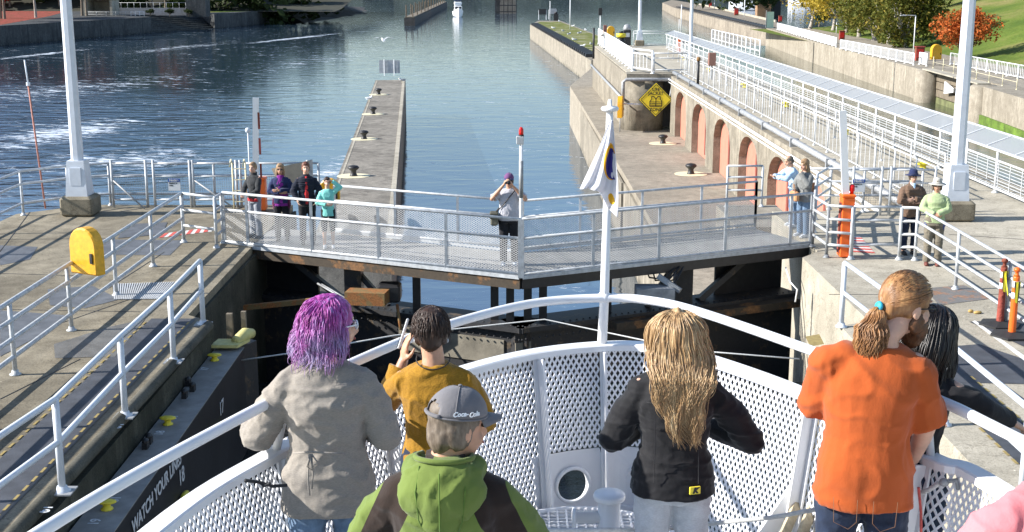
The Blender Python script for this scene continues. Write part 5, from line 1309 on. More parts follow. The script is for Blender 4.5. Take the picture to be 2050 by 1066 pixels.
# raised grating in the bow
gc = Vector((.36, 5.95, 0)); gr = MB(); gpts = []
for k in range(25):
    t = math.pi*k/24; gpts.append((gc.x-math.cos(t)*.52, gc.y+math.sin(t)*.52))
for j in range(22):
    x = -.5+j*1.0/21; h_ = math.sqrt(max(0, .52**2-x*x))
    gr.bar((gc.x+x,gc.y,DZ+.13), (gc.x+x,gc.y+h_,DZ+.13), .010, .012)
for j in range(12):
    y = j*.52/12; h_ = math.sqrt(max(0, .52**2-y*y)); gr.bar((gc.x-h_,gc.y+y,DZ+.129), (gc.x+h_,gc.y+y,DZ+.129), .008, .009)
gr.build('bow_grating', M_boat, boat)
MB().tube([(x_, y_, DZ+.13) for x_, y_ in gpts], .018, 8).build('grating_rim', M_boat, boat, True); MB().prism([(x_*.98+.01, y_-.0) for x_, y_ in gpts], DZ+.0, DZ+.10).build('grating_base', M_bdeck, boat)
# the bitt
bc = V(1220,985,5.6); bt = thing('mooring_bitt', (bc.x, bc.y, DZ), 'white mooring bitt with a round cap and a side arm in the bow', 'bitt')
MB().lathe((bc.x,bc.y,DZ), [(.085,0), (.085,.02), (.052,.04), (.052,bc.z-DZ-.03)], 24).build('post', M_boat, bt, True)
MB().lathe((bc.x,bc.y,bc.z-.045), [(.052,0), (.072,.010), (.075,.025), (.070,.038), (.02,.042)], 28).build('cap', M_boat, bt, True)
Mx = Matrix.Rotation(R(-90), 3, 'Y')
MB().lathe((bc.x-.042,bc.y,bc.z-.125), [(.030,0), (.030,.11), (.050,.113), (.050,.128), (.02,.131)], 20, Mx).build('side_arm', M_boat, bt, True)
rope = [V(1030,1062,6.2*K), V(1130,1062,6.2*K), V(1245,1061,6.25*K), V(1340,1058,6.9*K), V(1450,1046,6.6*K), V(1540,1037,6.5*K), V(1625,1022,6.4*K), V(1700,1010,6.5*K), V(1800,995,6.3*K), V(1850,985,6.05*K), V(1880,968,6.0*K)]
tag(MB().tube(catmull(rope, 5), .0105, 8).build('rope', M_rope, None, True), 'white braided rope strung across the bow behind the passengers', 'rope')
cl = V(1890,966,5.98*K); r = thing('rail_shackle', cl, 'small steel shackle where the rope meets the right bulwark', 'shackle'); MB().ell(cl, (.022,.018,.018), None, 10, 7).tube([cl, cl+Vector((.05,0,.01)), cl+Vector((.06,0,-.03))], .009, 6).build('pin', M_galvd, r, True)
# paddles / boards leaning in the bow on the right
bd_ = thing('boards', V(1560,1050,6.9*K), 'pointed wooden boards and a white board leaning together in the bow', 'boards')
for (xa, ya, xb, yb, wd_, m_, dy) in ((1608,962,1500,1120,.085,M_white,.05), (1612,975,1548,1120,.045,M_woodb if 'M_woodb' in globals() else flat('pale_wood', (.50,.42,.28), .6, 0, .25, 6, .3, 30, stretch=(6,6,.6)),0), (1640,985,1585,1120,.05,flat('pale_wood', (.50,.42,.28), .6, 0, .25, 6),-.03), (1655,1000,1625,1120,.045,flat('pale_wood', (.5,.42,.28)),-.06)):
    a, b = V(xa, ya, 5.9+dy), V(xb, yb, 5.55+dy); MB().bar(a, b, wd_, .02, up=(0,1,0)).build('board', m_, bd_)
wr = MB().tube([V(490,962,5.7*K), V(520,966,5.75*K), V(545,974,5.8*K), V(575,972,5.8*K)], .007, 6).tube([V(520,966,5.75*K), V(528,974,5.75*K), V(540,968,5.7*K)], .006, 6); tag(wr.build('wire_tie', M_black, None, True), 'small dark wire tied to the left bulwark mesh', 'wire')
# ---- flag on the mast
m, nt, bs = newmat('flag_cloth')
uvn = node(nt, 'ShaderNodeUVMap'); sp_ = node(nt, 'ShaderNodeSeparateXYZ'); nt.links.new(uvn.outputs[0], sp_.inputs[0])
def fm(op, a, b):
    n = node(nt, 'ShaderNodeMath', operation=op)
    for s, v in ((n.inputs[0], a), (n.inputs[1], b)):
        if isinstance(v, (int, float)): s.default_value = v
        else: nt.links.new(v, s)
    return n.outputs[0]
u_, v_ = sp_.outputs[0], sp_.outputs[1]
def disc(cx_, cy_, ru, rv):
    return fm('LESS_THAN', fm('ADD', fm('POWER', fm('ABSOLUTE', fm('DIVIDE', fm('SUBTRACT', u_, cx_), ru), 0), 2), fm('POWER', fm('ABSOLUTE', fm('DIVIDE', fm('SUBTRACT', v_, cy_), rv), 0), 2)), 1.0)
c_ = mix(nt, disc(.86,.53,.38,.19), (.80,.80,.84), (.85,.50,.03)); c_ = mix(nt, disc(.93,.51,.33,.155), c_, (.05,.045,.28)); c_ = mix(nt, disc(1.24,.50,.26,.14), c_, (.80,.80,.84))
c_ = mix(nt, disc(.98,.40,.05,.03), c_, (.8,.8,.84)); c_ = mix(nt, disc(1.05,.60,.05,.035), c_, (.80,.80,.84)); c_ = mix(nt, disc(1.0,.14,.10,.06), c_, (.8,.5,.03))
nt.links.new(c_, bs.inputs['Base Color']); bs.inputs['Roughness'].default_value = .8
tr_ = node(nt, 'ShaderNodeBsdfTranslucent'); nt.links.new(c_, tr_.inputs[0]); mx = node(nt, 'ShaderNodeMixShader'); mx.inputs[0].default_value = .35
nt.links.new(bs.outputs[0], mx.inputs[1]); nt.links.new(tr_.outputs[0], mx.inputs[2]); nt.links.new(mx.outputs[0], nt.nodes['Material Output'].inputs[0])
fy = mt.y-.03
Lft = catmull([V(1220,240,fy), V(1203,285,fy), V(1180,338,fy), V(1161,379,fy)], 8)
Rgt = catmull([V(1227,240,fy), V(1231,300,fy), V(1236,370,fy), V(1235,431,fy)], 8)
vs = []; fs = []; uvs = []; NU = 28; NV = len(Lft)-1
for j in range(NV+1):
    tv = j/NV
    for i in range(NU+1):
        tu = i/NU; p = Lft[j].lerp(Rgt[j], tu)
        # lower edge: left tip, notch beside the pole, long tail at right
        if tv > .8: p.z -= -.0+(-.045*math.sin(min(1, tu/.72)*math.pi)*(tv-.8)/.2 if tu < .72 else 0)
        if tv > .75 and .30 < tu < .80: p.z += .02*(tv-.75)/.25*math.sin((tu-.30)/.5*math.pi)
        f = .006+.020*tv
        p.y += -.02+f*math.sin(tu*9.5+tv*1.6)*(.5+tu)+.02*math.sin(tu*21+tv*3)*tv
        vs.append(p); uvs.append((tu*1.25 if tu < .72 else .9+(tu-.72), 1-tv))
for j in range(NV):
    for i in range(NU): a = j*(NU+1)+i; fs.append((a, a+1, a+NU+2, a+NU+1))
fo = MB().add(vs, fs).build('flag', m, None, True); uvl = fo.data.uv_layers.new(name='UVMap')
for lp in fo.data.loops: uvl.data[lp.index].uv = uvs[lp.vertex_index]
md = fo.modifiers.new('thickness', 'SOLIDIFY'); md.thickness = .002
tag(fo, 'white flag with a gold and navy emblem hanging limp from the bow mast', 'flag')
# ---------------------------------------------------------------- people
def skinmat(name, c):
    if name in MATS: return MATS[name]
    m, nt, bs = newmat(name); f = noise_tex(nt, 14, 4, .6)
    nt.links.new(ramp(nt, f, [(.3, [x*.86 for x in c]), (.7, [min(1,x*1.1) for x in c])]), bs.inputs['Base Color'])
    bs.inputs['Roughness'].default_value = .5; bs.inputs['Subsurface Weight'].default_value = .12; bs.inputs['Subsurface Radius'].default_value = (.02,.008,.004)
    MATS[name] = m; return m
def cloth(name, c, var=.12, scale=9, weave=260, bm=.25, rough=.9, stretch=None, heather=0):
    if name in MATS: return MATS[name]
    m, nt, bs = newmat(name); f = noise_tex(nt, scale, 5, .6, stretch)
    col = ramp(nt, f, [(.3, [x*(1-var) for x in c]), (.7, [min(1, x*(1+var)) for x in c])])
    if heather:
        h = noise_tex(nt, 90, 3, .7, (1,1,3.2), seed=6); col = mix(nt, 1.0, col, ramp(nt, h, [(.3, 1-heather), (.7, 1+heather*.4)]), 'MULTIPLY')
    nt.links.new(col, bs.inputs['Base Color']); bs.inputs['Roughness'].default_value = rough; bs.inputs['Specular IOR Level'].default_value = .2
    bs.inputs['Sheen Weight'].default_value = .15
    wk = noise_tex(nt, 13, 4, .65, (1,1,.55), seed=11); bump(nt, bs, noise_tex(nt, weave, 2, .5), bm, .002)
    b0 = bs.inputs['Normal'].links[0].from_node; b1 = node(nt, 'ShaderNodeBump'); b1.inputs['Strength'].default_value = .22; b1.inputs['Distance'].default_value = .02
    nt.links.new(wk, b1.inputs['Height']); nt.links.new(b1.outputs[0], b0.inputs['Normal'])
    MATS[name] = m; return m
def hairmat(name, stops, rough=.55, zs=1.2, xs=60):
    if name in MATS: return MATS[name]
    m, nt, bs = newmat(name); f = noise_tex(nt, 1.0, 3, .6, (xs, xs, zs))
    nt.links.new(ramp(nt, f, stops), bs.inputs['Base Color']); bs.inputs['Roughness'].default_value = rough
    bs.inputs['Anisotropic'].default_value = .4
    MATS[name] = m; return m
S_pale = skinmat('skin_fair', (.60,.37,.27)); S_mid = skinmat('skin_warm', (.52,.29,.19)); S_tan = skinmat('skin_tanned', (.46,.25,.16))
def remesh(mb, voxel, name, m, parent, smooth=2, fold=None, dec=None):
    """one continuous surface out of overlapping primitives"""
    me = bpy.data.meshes.new(name+'_src'); me.from_pydata([tuple(p) for p in mb.v], [], mb.f); me.update()
    ob = bpy.data.objects.new(name+'_src', me); COL.objects.link(ob)
    md = ob.modifiers.new('r', 'REMESH'); md.mode = 'VOXEL'; md.voxel_size = voxel
    if smooth: s = ob.modifiers.new('s', 'SMOOTH'); s.factor = .5; s.iterations = smooth
    dg = bpy.context.evaluated_depsgraph_get(); out = bpy.data.meshes.new_from_object(ob.evaluated_get(dg))
    COL.objects.unlink(ob); bpy.data.objects.remove(ob); bpy.data.meshes.remove(me)
    if fold:
        ns = [v.normal.copy() for v in out.vertices]
        for v, n in zip(out.vertices, ns): v.co += n*fold(v.co)
    o0 = ORG[parent.name]
    out.transform(Matrix.Translation(-o0)); out.materials.clear(); out.materials.append(m)
    out.polygons.foreach_set('use_smooth', [True]*len(out.polygons)); out.name = name
    o = bpy.data.objects.new(name, out); COL.objects.link(o); o.parent = parent; ORG[o.name] = o0
    return o
def folder(amp, sc, seed, base=None, ridged=True, stretch=(1,1,1), dirv=None):
    off = Vector((seed*7.3, seed*3.1, seed*1.9)); st = Vector(stretch)
    def f(co):
        q = Vector((co.x*st.x, co.y*st.y, co.z*st.z))*sc+off
        q += Vector((noise.noise(q*.5), noise.noise(q*.5+Vector((9,2,1))), 0))*.8
        a = noise.noise(q); v = max(0, 1-abs(a)*4.5); b = noise.noise(q*2.1+Vector((3,1,7))); v2 = max(0, 1-abs(b)*4)
        return amp*(v*1.0+v2*.45+.5*noise.noise(q*.8))-amp*.35
    return f
def loft(mb, secs, seg=22, p=2.3):
    vs = []; fs = []
    for c, rx, ry, *rot in secs:
        a = rot[0] if rot else 0
        for k in range(seg):
            t = 2*math.pi*k/seg; ct, st_ = math.cos(t), math.sin(t)
            x = math.copysign(abs(ct)**(2/p), ct)*rx; y = math.copysign(abs(st_)**(2/p), st_)*ry
            vs.append(Vector((c[0]+x*math.cos(a)-y*math.sin(a), c[1]+x*math.sin(a)+y*math.cos(a), c[2])))
    n = len(secs)
    for i in range(n-1):
        for k in range(seg): k2 = (k+1) % seg; fs.append((i*seg+k, i*seg+k2, (i+1)*seg+k2, (i+1)*seg+k))
    fs.append(tuple(reversed(range(seg)))); fs.append(tuple((n-1)*seg+k for k in range(seg)))
    return mb.add(vs, fs)
def limb(mb, pts, rs, seg=12):
    pts = [v3(p) for p in pts]
    for i in range(len(pts)-1): mb.tube([pts[i], pts[i+1]], [rs[i], rs[i+1]], seg)
    for p, r in zip(pts, rs): mb.ell(p, (r, r, r), None, 12, 8)
    return mb
def hand(mb, w_, d, n, thumb, curl=.5, s=1.0, spread=.1):
    """five separate fingers; d towards the fingers, n out of the palm, thumb = vector to the thumb side"""
    w_, d, n = v3(w_), v3(d).normalized(), v3(n).normalized(); u = v3(thumb); u = (u-d*u.dot(d)).normalized(); n = (n-d*n.dot(d)-u*n.dot(u)).normalized()
    Mh = Matrix((u, n, d)).transposed()
    mb.ell(w_+d*.045*s, (.040*s, .017*s, .052*s), Mh, 12, 8); mb.ell(w_+d*.065*s+u*.004, (.038*s,.015*s,.034*s), Mh, 12, 8)
    L = [(.028,.072), (.0095,.080), (-.0095,.075), (-.028,.060)]
    for k, (o, l) in enumerate(L):
        p = w_+d*(.088-.004*abs(k-1))*s+u*o*s; a = curl*(.7+.12*k); q = [p]; dd = d+u*(o*spread*20); dd.normalize()
        for f in (.45, .32, .23):
            dd = (dd*math.cos(a)+n*math.sin(a)).normalized(); p = p+dd*l*f*s*1.05; q.append(p); a = curl*.9
        mb.tube(q, [.0092*s,.0088*s,.0078*s,.0062*s], 8); mb.ell(q[-1], (.0064*s,)*3, None, 8, 5); mb.ell(q[1], (.0092*s,)*3, None, 8, 5)
    p = w_+d*.02*s+u*.03*s; q = [p, p+(d*.6+u*.75+n*.25).normalized()*.036*s]; q.append(q[-1]+(d*.85+u*.3+n*.35).normalized()*.028*s); q.append(q[-1]+(d*.95+n*.3).normalized()*.022*s)
    mb.tube(q, [.013*s,.0115*s,.0095*s,.007*s], 8); mb.ell(q[-1], (.007*s,)*3, None, 8, 5)
POSE = dict(pelvis=(0,0,.95), waist=(0,0,1.08), chest=(0,0,1.30), neck=(0,.0,1.47), head=(0,.015,1.625), shR=(.185,-.005,1.415), shL=(-.185,-.005,1.415), elR=(.245,-.03,1.13), elL=(-.245,-.03,1.13),
            wrR=(.26,.06,.89), wrL=(-.26,.06,.89), hipR=(.09,0,.92), hipL=(-.09,0,.92), knR=(.10,.015,.50), knL=(-.10,.015,.50), anR=(.105,-.01,.08), anL=(-.105,-.01,.08))
def person(label, base, yaw, H, skin=S_pale, pose=None, W=1.0, group=None, voxel=.011, head_yaw=0, head_pitch=0, head_roll=0, top=None, bottom=None, shoes=None, hair=None, extras=(), hands=None, face=True, belly=0, fem=False, near=False):
    """facing +y before the yaw; everything measured for a height of 1.75 m and scaled"""
    J = {k: v3(v) for k, v in POSE.items()}; J.update({k: v3(v) for k, v in (pose or {}).items()})
    for S, sg in (('R', 1), ('L', -1)):
        a_ = J['sh'+S]-J['chest']; J['sh'+S] = J['sh'+S]+Vector((a_.x*(W-1)*.6-sg*.018, 0, -.034))
    s = H/1.75; root = thing('person', base, label, 'person', group)
    MW = Matrix.Translation(v3(base)) @ Matrix.Rotation(yaw, 4, 'Z') @ Matrix.Diagonal((s, s, s, 1))
    def out(mb): mb.v = [tuple(MW @ v3(p)) for p in mb.v]; return mb
    HM = Matrix.Rotation(head_yaw, 3, 'Z') @ Matrix.Rotation(head_pitch, 3, 'X') @ Matrix.Rotation(head_roll, 3, 'Y')
    hc = J['head']
    def hp(x, y, z): return hc+HM @ Vector((x, y, z))
    # ---- body, one surface
    b = MB()
    b.ell(hp(0,-.012,.028), (.074,.094,.092), HM, 20, 14); b.ell(hp(0,.022,-.035), (.060,.074,.080), HM, 18, 12); b.ell(hp(0,.046,-.078), (.036,.038,.034), HM, 12, 8)
    b.tube([hp(0,.088,.012), hp(0,.108,-.030), hp(0,.100,-.040)], [.009,.016,.012], 8); b.ell(hp(0,.088,-.060), (.026,.012,.012), HM, 10, 6)
    b.ell(hp(0,.078,.035), (.055,.014,.012), HM, 12, 6)
    for sg in (-1,1): b.ell(hp(sg*.076,-.008,-.012), (.010,.020,.032), HM, 10, 7); b.ell(hp(sg*.040,.062,-.035), (.022,.018,.022), HM, 10, 6)
    nk = J['neck']; b.tube([nk+Vector((0,-.01,-.06)), nk+Vector((0,-.006,.02)), hp(0,-.02,-.06)], [.068*W**.5,.056,.055], 14)
    ch, wa, pe = J['chest'], J['waist'], J['pelvis']
    loft(b, [(pe+Vector((0,0,-.08)), .13*W, .095*W), (pe, .15*W, .10*W), (wa, .125*W, .085*W), (ch, .148*W, .098*W), (ch.lerp(nk,.5), .135*W, .078*W), (nk+Vector((0,-.005,-.03)), .07, .06)])
    for S in 'RL':
        sh, el, wr = J['sh'+S], J['el'+S], J['wr'+S]
        limb(b, [ch.lerp(sh,.55)+Vector((0,0,.02)), sh, el, el.lerp(wr,.35), wr], [.040,.040*W**.5,.040*W**.4,.040*W**.4,.026])
        hip, kn, an = J['hip'+S], J['kn'+S], J['an'+S]
        limb(b, [hip, kn, kn.lerp(an,.3), an], [.080*W,.054,.052,.036])
        d = (wr-el).normalized(); sg = 1 if S == 'R' else -1
        hd = (hands or {}).get(S, {})
        fw = Matrix.Rotation(0,3,'Z') @ Vector((-sg,0,0))
        hand(b, wr-d*.005, hd.get('d', d), hd.get('n', (-sg,.2,0) if abs(d.x) < .8 else (0,-1,0)), hd.get('t', (0,1,.2) if abs(d.y) < .8 else (0,0,1)), hd.get('curl', .45), 1.0)
    remesh(out(b), (.0075 if near else .010)*s, 'body', skin, root, 2)
    if face:
        for sg in (-1,1):
            e = MB(); e.ell(hp(sg*.030,.081,.008), (.012,.008,.007), HM, 10, 6); out(e).build('eye', EYE, root, True)
        e = MB(); e.ell(hp(0,.1005,-.060), (.020,.005,.006), HM, 10, 6); out(e).build('mouth', LIP, root, True)
    # ---- trousers or skirt
    if bottom:
        m_ = bottom['m']; t = bottom.get('loose', .016); q = MB()
        hemz = bottom.get('hem', .07)
        loft(q, [(pe+Vector((0,0,-.13)), .15*W+t, .11*W+t), (pe+Vector((0,-.008,-.02)), (.165 if fem else .155)*W+t, .12*W+t), (pe+Vector((0,0,.08)), .14*W+t, .10*W+t)])
        for S in 'RL':
            hip, kn, an = J['hip'+S], J['kn'+S], J['an'+S]; an2 = kn.lerp(an, (kn.z-hemz)/(kn.z-an.z))
            limb(q, [hip, hip.lerp(kn,.5), kn, kn.lerp(an2,.5)], [.092*W+t*.5,.080*W+t*.6,.060*W**.5+t,.052+t]); q.tube([kn.lerp(an2,.5), an2], [.052+t, .050+t*1.2], 14)
        remesh(out(q), .011*s, bottom.get('name', 'trousers'), m_, root, 2, folder(.007*s, 6/s, 3+len(label), stretch=(1,1,1.6)))
    # ---- top
    if top:
        m_ = top['m']; t = top.get('loose', .014); q = MB(); hem = top.get('hem', .88); fl = top.get('flare', 0)
        pz = Vector((pe.x, pe.y, hem)) 
        secs = [(pz, (.158+fl)*W+t*1.2, (.115+fl*.8)*W+t*1.2), (Vector((pe.x,pe.y,max(hem+.02,pe.z+.01))), (.155+fl*.7)*W+t, .115*W+t+fl*.4+belly*.5)]
        secs += [(wa+Vector((0,belly*.3,0)), (.135 if not fem else .128)*W+t+fl*.4, .098*W+t+belly), (wa.lerp(ch,.55), .145*W+t, .108*W+t+belly*.6), (ch, .165*W+t, .115*W+t+(.012 if fem else 0)), (ch.lerp(nk,.42), .164*W+t*.8, .103*W+t*.7), (ch.lerp(nk,.68), .138*W+t*.4, .088*W+t*.5), (ch.lerp(nk,.86), .100*W+t*.3, .074*W**.5+t*.4), (nk+Vector((0,-.008,-.012)), .066+t*.35, .060+t*.3)]
        loft(q, secs)
        if top.get('collar'): q.tube([nk+Vector((0,-.012,-.03)), nk+Vector((0,-.012,top['collar']))], [.078,.072], 16)
        for S in 'RL':
            sh, el, wr = J['sh'+S], J['el'+S], J['wr'+S]; ss = top.get('sleeve', 1.0)
            r0, r1, r2 = .055*W**.5+t*.75, .046*W**.4+t, .036+t*.8
            sg_ = 1 if S == 'R' else -1; sh = sh+Vector((-sg_*t*.25, 0, -t*.3)); pts = [ch.lerp(sh,.60)+Vector((0,0,.050)), sh, sh.lerp(el,.5), el]; pts[1] = sh+Vector((0,0,-.022)); rs_ = [r0*.80, r0*.97, (r0+r1)/2+t*.15, r1]
            if ss >= 1: limb(q, pts+[el.lerp(wr,.5)], rs_+[(r1+r2)/2]); q.tube([el.lerp(wr,.5), wr.lerp(el, top.get('cuff', .04))], [(r1+r2)/2, r2], 14)
            elif ss > .5:
                limb(q, pts, rs_); q.tube([el, el.lerp(wr, (ss-.5)*2)], [r1, r1*.97], 14)
            else:
                limb(q, pts[:2], rs_[:2]); q.tube([sh, sh.lerp(el, ss*2)], [r0, r0*1.05], 14)
        am = top.get('fold', .008)
        if top.get('pre'): top['pre'](q)
        remesh(out(q), (.009 if near else .011)*s, top.get('name', 'shirt'), m_, root, 2, folder(am*s, top.get('fs', 6)/s, top.get('seed', 1), stretch=top.get('fstretch', (1,1,1))))
    if shoes:
        for S in 'RL':
            an = J['an'+S]; q = MB(); q.ell(an+Vector((0,.06,-.040)), (.046,.135,.038), None, 14, 8); q.ell(an+Vector((0,-.02,-.02)), (.042,.055,.055), None, 12, 8); q.box(an+Vector((0,.05,-.071)), (.085,.25,.016))
            remesh(out(q), .010*s, 'shoe', shoes, root, 1)
    env = dict(root=root, out=out, hp=hp, J=J, s=s, HM=HM, MW=MW)
    if hair: hair(env)
    for ex in extras: ex(env)
    return root
EYE = flat('dark_eye', (.03,.02,.015), .2); LIP = flat('lip', (.45,.15,.13), .5)
def hair_cap(m, thick=.014, back=.0, low=-.02, name='hair', front=.03, seed=1, amp=.006, side=True, vol=1.0):
    def f(E):
        hp, HM = E['hp'], E['HM']; q = MB()
        q.ell(hp(0,-.020,.040), (.082*vol,.098*vol,.090+thick*.6), HM, 18, 12)
        if side:
            for sg in (-1,1): q.ell(hp(sg*.062,-.028,.0), (.024,.052,.062-low), HM, 12, 8)
        q.ell(hp(0,-.070,-.01+low*.5), (.062,.045,.072-low), HM, 12, 8)
        q.ell(hp(0,.055,.088), (.05,.035,.022), HM, 12, 8) if front else None
        remesh(E['out'](q), .009*E['s'], name, m, E['root'], 1, folder(amp*E['s'], 38/E['s'], seed, stretch=(1,1,.35)))
    return f
def strands(E, m, n, length, root_fn, seed=1, wave=.012, freq=26, r0=.0045, name='hair', bulge=1.0, end_in=0., nseg=11, fall=None, tail=None):
    """long hair: many tapered locks following the skull and then hanging"""
    rng = random.Random(seed); hp = E['hp']; q = MB()
    for i in range(n):
        th, ph = root_fn(rng)          # th azimuth (0 = front, pi = back), ph from the crown down
        L = length(th, rng) if callable(length) else length*rng.uniform(.85,1.08)
        pts = []; rad = []; wph = 2.6*math.sin(th*2)+rng.gauss(0,.45)+ph; wdir = math.pi/2-th+rng.gauss(0,.5); fr = freq*rng.uniform(.92,1.08); wa_ = wave*rng.uniform(.4,1.5); lift = rng.uniform(0,.010)
        d = 0; p = None; arc = 0; lat = rng.uniform(-.015,.015)
        for k in range(nseg):
            arc = L*k/(nseg-1); dphi = arc/.098; cur = ph+dphi
            if cur < 1.62:
                x = (.084+lift)*bulge*math.sin(cur)*math.sin(th); y = -.014+(.100+lift)*bulge*math.sin(cur)*math.cos(th); z = .028+(.098+lift)*math.cos(cur)
                p = Vector((x, y, z)); dn = arc
            else:
                dz = arc-dn; ex = bulge*(1+.18*min(1, dz/.1))*(1-end_in*max(0, dz-.12))
                p = Vector(((.084+lift)*ex*math.sin(th)+lat*dz*6*.3, -.014+(.100+lift)*ex*math.cos(th), .028-dz))
            g = min(1, arc/.06)
            o = Vector((math.cos(wdir), math.sin(wdir), 0))*math.sin(arc*fr+wph)*wa_*g*(1+arc*1.5)
            P = hp(*(p+o)); pts.append(P); rad.append(r0*(1-.75*(k/(nseg-1))**2))
        if tail: pts = tail(pts, rng)
        q.tube(pts, rad, 5)
    return E['out'](q).build(name, m, E['root'], True)
import bmesh
def at_px(px, Y, z=DZ):
    dep = Y*math.cos(PITCH)+(CH-(z+1.2))*math.sin(PITCH); return Vector(((px-1025)/FOC*dep, Y, z))
J_blue = cloth('denim_blue', (.13,.20,.30), .25, 20); J_dark = cloth('denim_dark', (.018,.028,.055), .3, 18); C_black = cloth('black_cloth', (.015,.015,.018), .2)
C_oat = cloth('oatmeal_knit', (.29,.26,.225), .10, 5, 200, .3, stretch=(1,1,1), heather=.22); C_must = cloth('mustard_knit', (.34,.175,.016), .14, 12, 150, .9, heather=.3)
C_green = cloth('green_softshell', (.135,.185,.042), .08, 3, 300, .15); C_brown = cloth('brown_panel', (.028,.018,.014), .15); C_orange = cloth('orange_jersey', (.41,.085,.018), .06, 3, 300, .15)
C_pink = cloth('pink_jersey', (.66,.20,.22), .07, 3); C_lgrey = cloth('pale_grey_jersey', (.50,.52,.55), .12, 14, heather=.18); C_cap = cloth('grey_cap_cloth', (.16,.155,.165), .08, 8)
H_purple = hairmat('purple_hair', [(.28,(.07,.012,.10)), (.42,(.25,.03,.20)), (.52,(.36,.06,.31)), (.62,(.42,.14,.42)), (.74,(.44,.34,.60))], .5, 6, 55)
_nt = H_purple.node_tree; _bs = _nt.nodes['Principled BSDF']; _src = _bs.inputs['Base Color'].links[0].from_socket      # the lengths are dyed lavender towards the tips
_tc = node(_nt, 'ShaderNodeTexCoord'); _sx = node(_nt, 'ShaderNodeSeparateXYZ'); _nt.links.new(_tc.outputs['Object'], _sx.inputs[0])
_mr = node(_nt, 'ShaderNodeMapRange'); _nt.links.new(_sx.outputs[2], _mr.inputs[0]); _mr.inputs[1].default_value = 1.57; _mr.inputs[2].default_value = 1.44; _mr.inputs[3].default_value = 0; _mr.inputs[4].default_value = .65
_f2 = noise_tex(_nt, 14, 3, .6, seed=7); _mm = node(_nt, 'ShaderNodeMath', operation='MULTIPLY'); _nt.links.new(_mr.outputs[0], _mm.inputs[0]); _nt.links.new(ramp(_nt, _f2, [(.35, .3), (.6, 1.4)]), _mm.inputs[1]); _mm.use_clamp = True
_nt.links.new(mix(_nt, _mm.outputs[0], _src, (.42,.36,.56)), _bs.inputs['Base Color'])
H_dark = hairmat('dark_brown_hair', [(.3,(.016,.009,.006)), (.7,(.055,.028,.018))]); H_blond = hairmat('blond_hair', [(.25,(.13,.07,.035)), (.45,(.34,.21,.10)), (.62,(.55,.38,.20)), (.8,(.75,.60,.38))], .4, 1.5, 50)
H_ging = hairmat('ginger_brown_hair', [(.25,(.10,.045,.018)), (.5,(.27,.13,.05)), (.75,(.46,.26,.11))], .4, 3, 40); H_bk = hairmat('black_hair', [(.3,(.006,.005,.005)), (.7,(.02,.014,.012))], .35)
H_grey = hairmat('grey_brown_hair', [(.3,(.07,.05,.035)), (.7,(.20,.16,.12))], .6, 20, 60); H_lb = hairmat('light_brown_hair', [(.3,(.14,.08,.04)), (.7,(.40,.27,.15))], .5, 8, 40)
def rnd_scalp(front=.9, top=1.5):
    def f(rng):
        th = rng.uniform(front, 2*math.pi-front); return th, (rng.random()**.6)*top
    return f
# --- woman with purple hair
def ex_purple(E):
    hp, out, root = E['hp'], E['out'], E['root']; q = MB()
    for sg in (-1,1):
        pts = [hp(sg*.036+.021*math.cos(t), .098, .008+.017*math.sin(t)) for t in [2*math.pi*k/14 for k in range(15)]]
        q.tube(pts, .0042, 6, False); q.tube([hp(sg*.058,.096,.012), hp(sg*.078,.05,.010), hp(sg*.080,-.01,.004)], .0032, 6)
    q.tube([hp(-.015,.101,.012), hp(.015,.101,.012)], .0035, 6); out(q).build('glasses', M_white, root, True)
    J = E['J']; w_ = J['waist']
    q = MB()   # tie cords and gathers on the back
    yb = w_.y-.148*1.22
    q.tube([(-.13,yb+.03,1.10), (-.05,yb-.005,1.115), (.02,yb-.008,1.11), (.09,yb+.0,1.10)], .0045, 6)
    q.tube([(-.055,yb-.015,1.11), (-.07,yb-.03,1.06), (-.045,yb-.03,1.04), (-.06,yb-.02,1.10)], .0035, 6); q.tube([(-.05,yb-.015,1.11), (-.02,yb-.03,1.07), (-.05,yb-.03,1.05), (-.055,yb-.02,1.11)], .0035, 6)
    q.tube([(-.06,yb-.015,1.11), (-.068,yb-.03,1.0), (-.062,yb-.028,.93)], .004, 6); q.tube([(-.05,yb-.015,1.11), (-.046,yb-.03,1.02), (-.052,yb-.028,.96)], .004, 6)
    out(q).build('drawstring', C_oat, root, True)
def hair_purple(E):
    q = MB(); hp = E['hp']; q.ell(hp(0,-.018,.034), (.092,.108,.104), E['HM'], 18, 12); q.ell(hp(0,-.055,-.035), (.085,.065,.085), E['HM'], 14, 10); remesh(E['out'](q), .012, 'hair', H_purple, E['root'], 1, folder(.008, 22, 4))
    strands(E, H_purple, 1700, lambda th, r: r.uniform(.11,.235) if abs(th-math.pi) < 1.6 else r.uniform(.10,.20), rnd_scalp(1.2, 1.5), 5, .017, 36, .0028, 'hair_locks', 1.13, nseg=15)
person('woman with purple and pink hair in a loose oatmeal top at the bow rail', at_px(652, 5.05), R(4), 1.66, S_pale, W=.97, near=True, fem=True,
       pose=dict(elL=(-.30,.02,1.12), wrL=(-.33,.26,1.12), elR=(.255,.0,1.12), wrR=(.16,.22,1.15), head=(.035,.03,1.61)),
       head_yaw=R(-72), head_pitch=R(-4), top=dict(m=C_oat, loose=.026, hem=.80, flare=.03, fold=.010, fs=6.5, seed=4, name='loose_top', sleeve=.95, fstretch=(1,1,1.3)), bottom=dict(m=J_blue, loose=.01, name='jeans'), shoes=C_black, hair=hair_purple, extras=[ex_purple], hands=dict(L=dict(curl=.7), R=dict(curl=.5)))
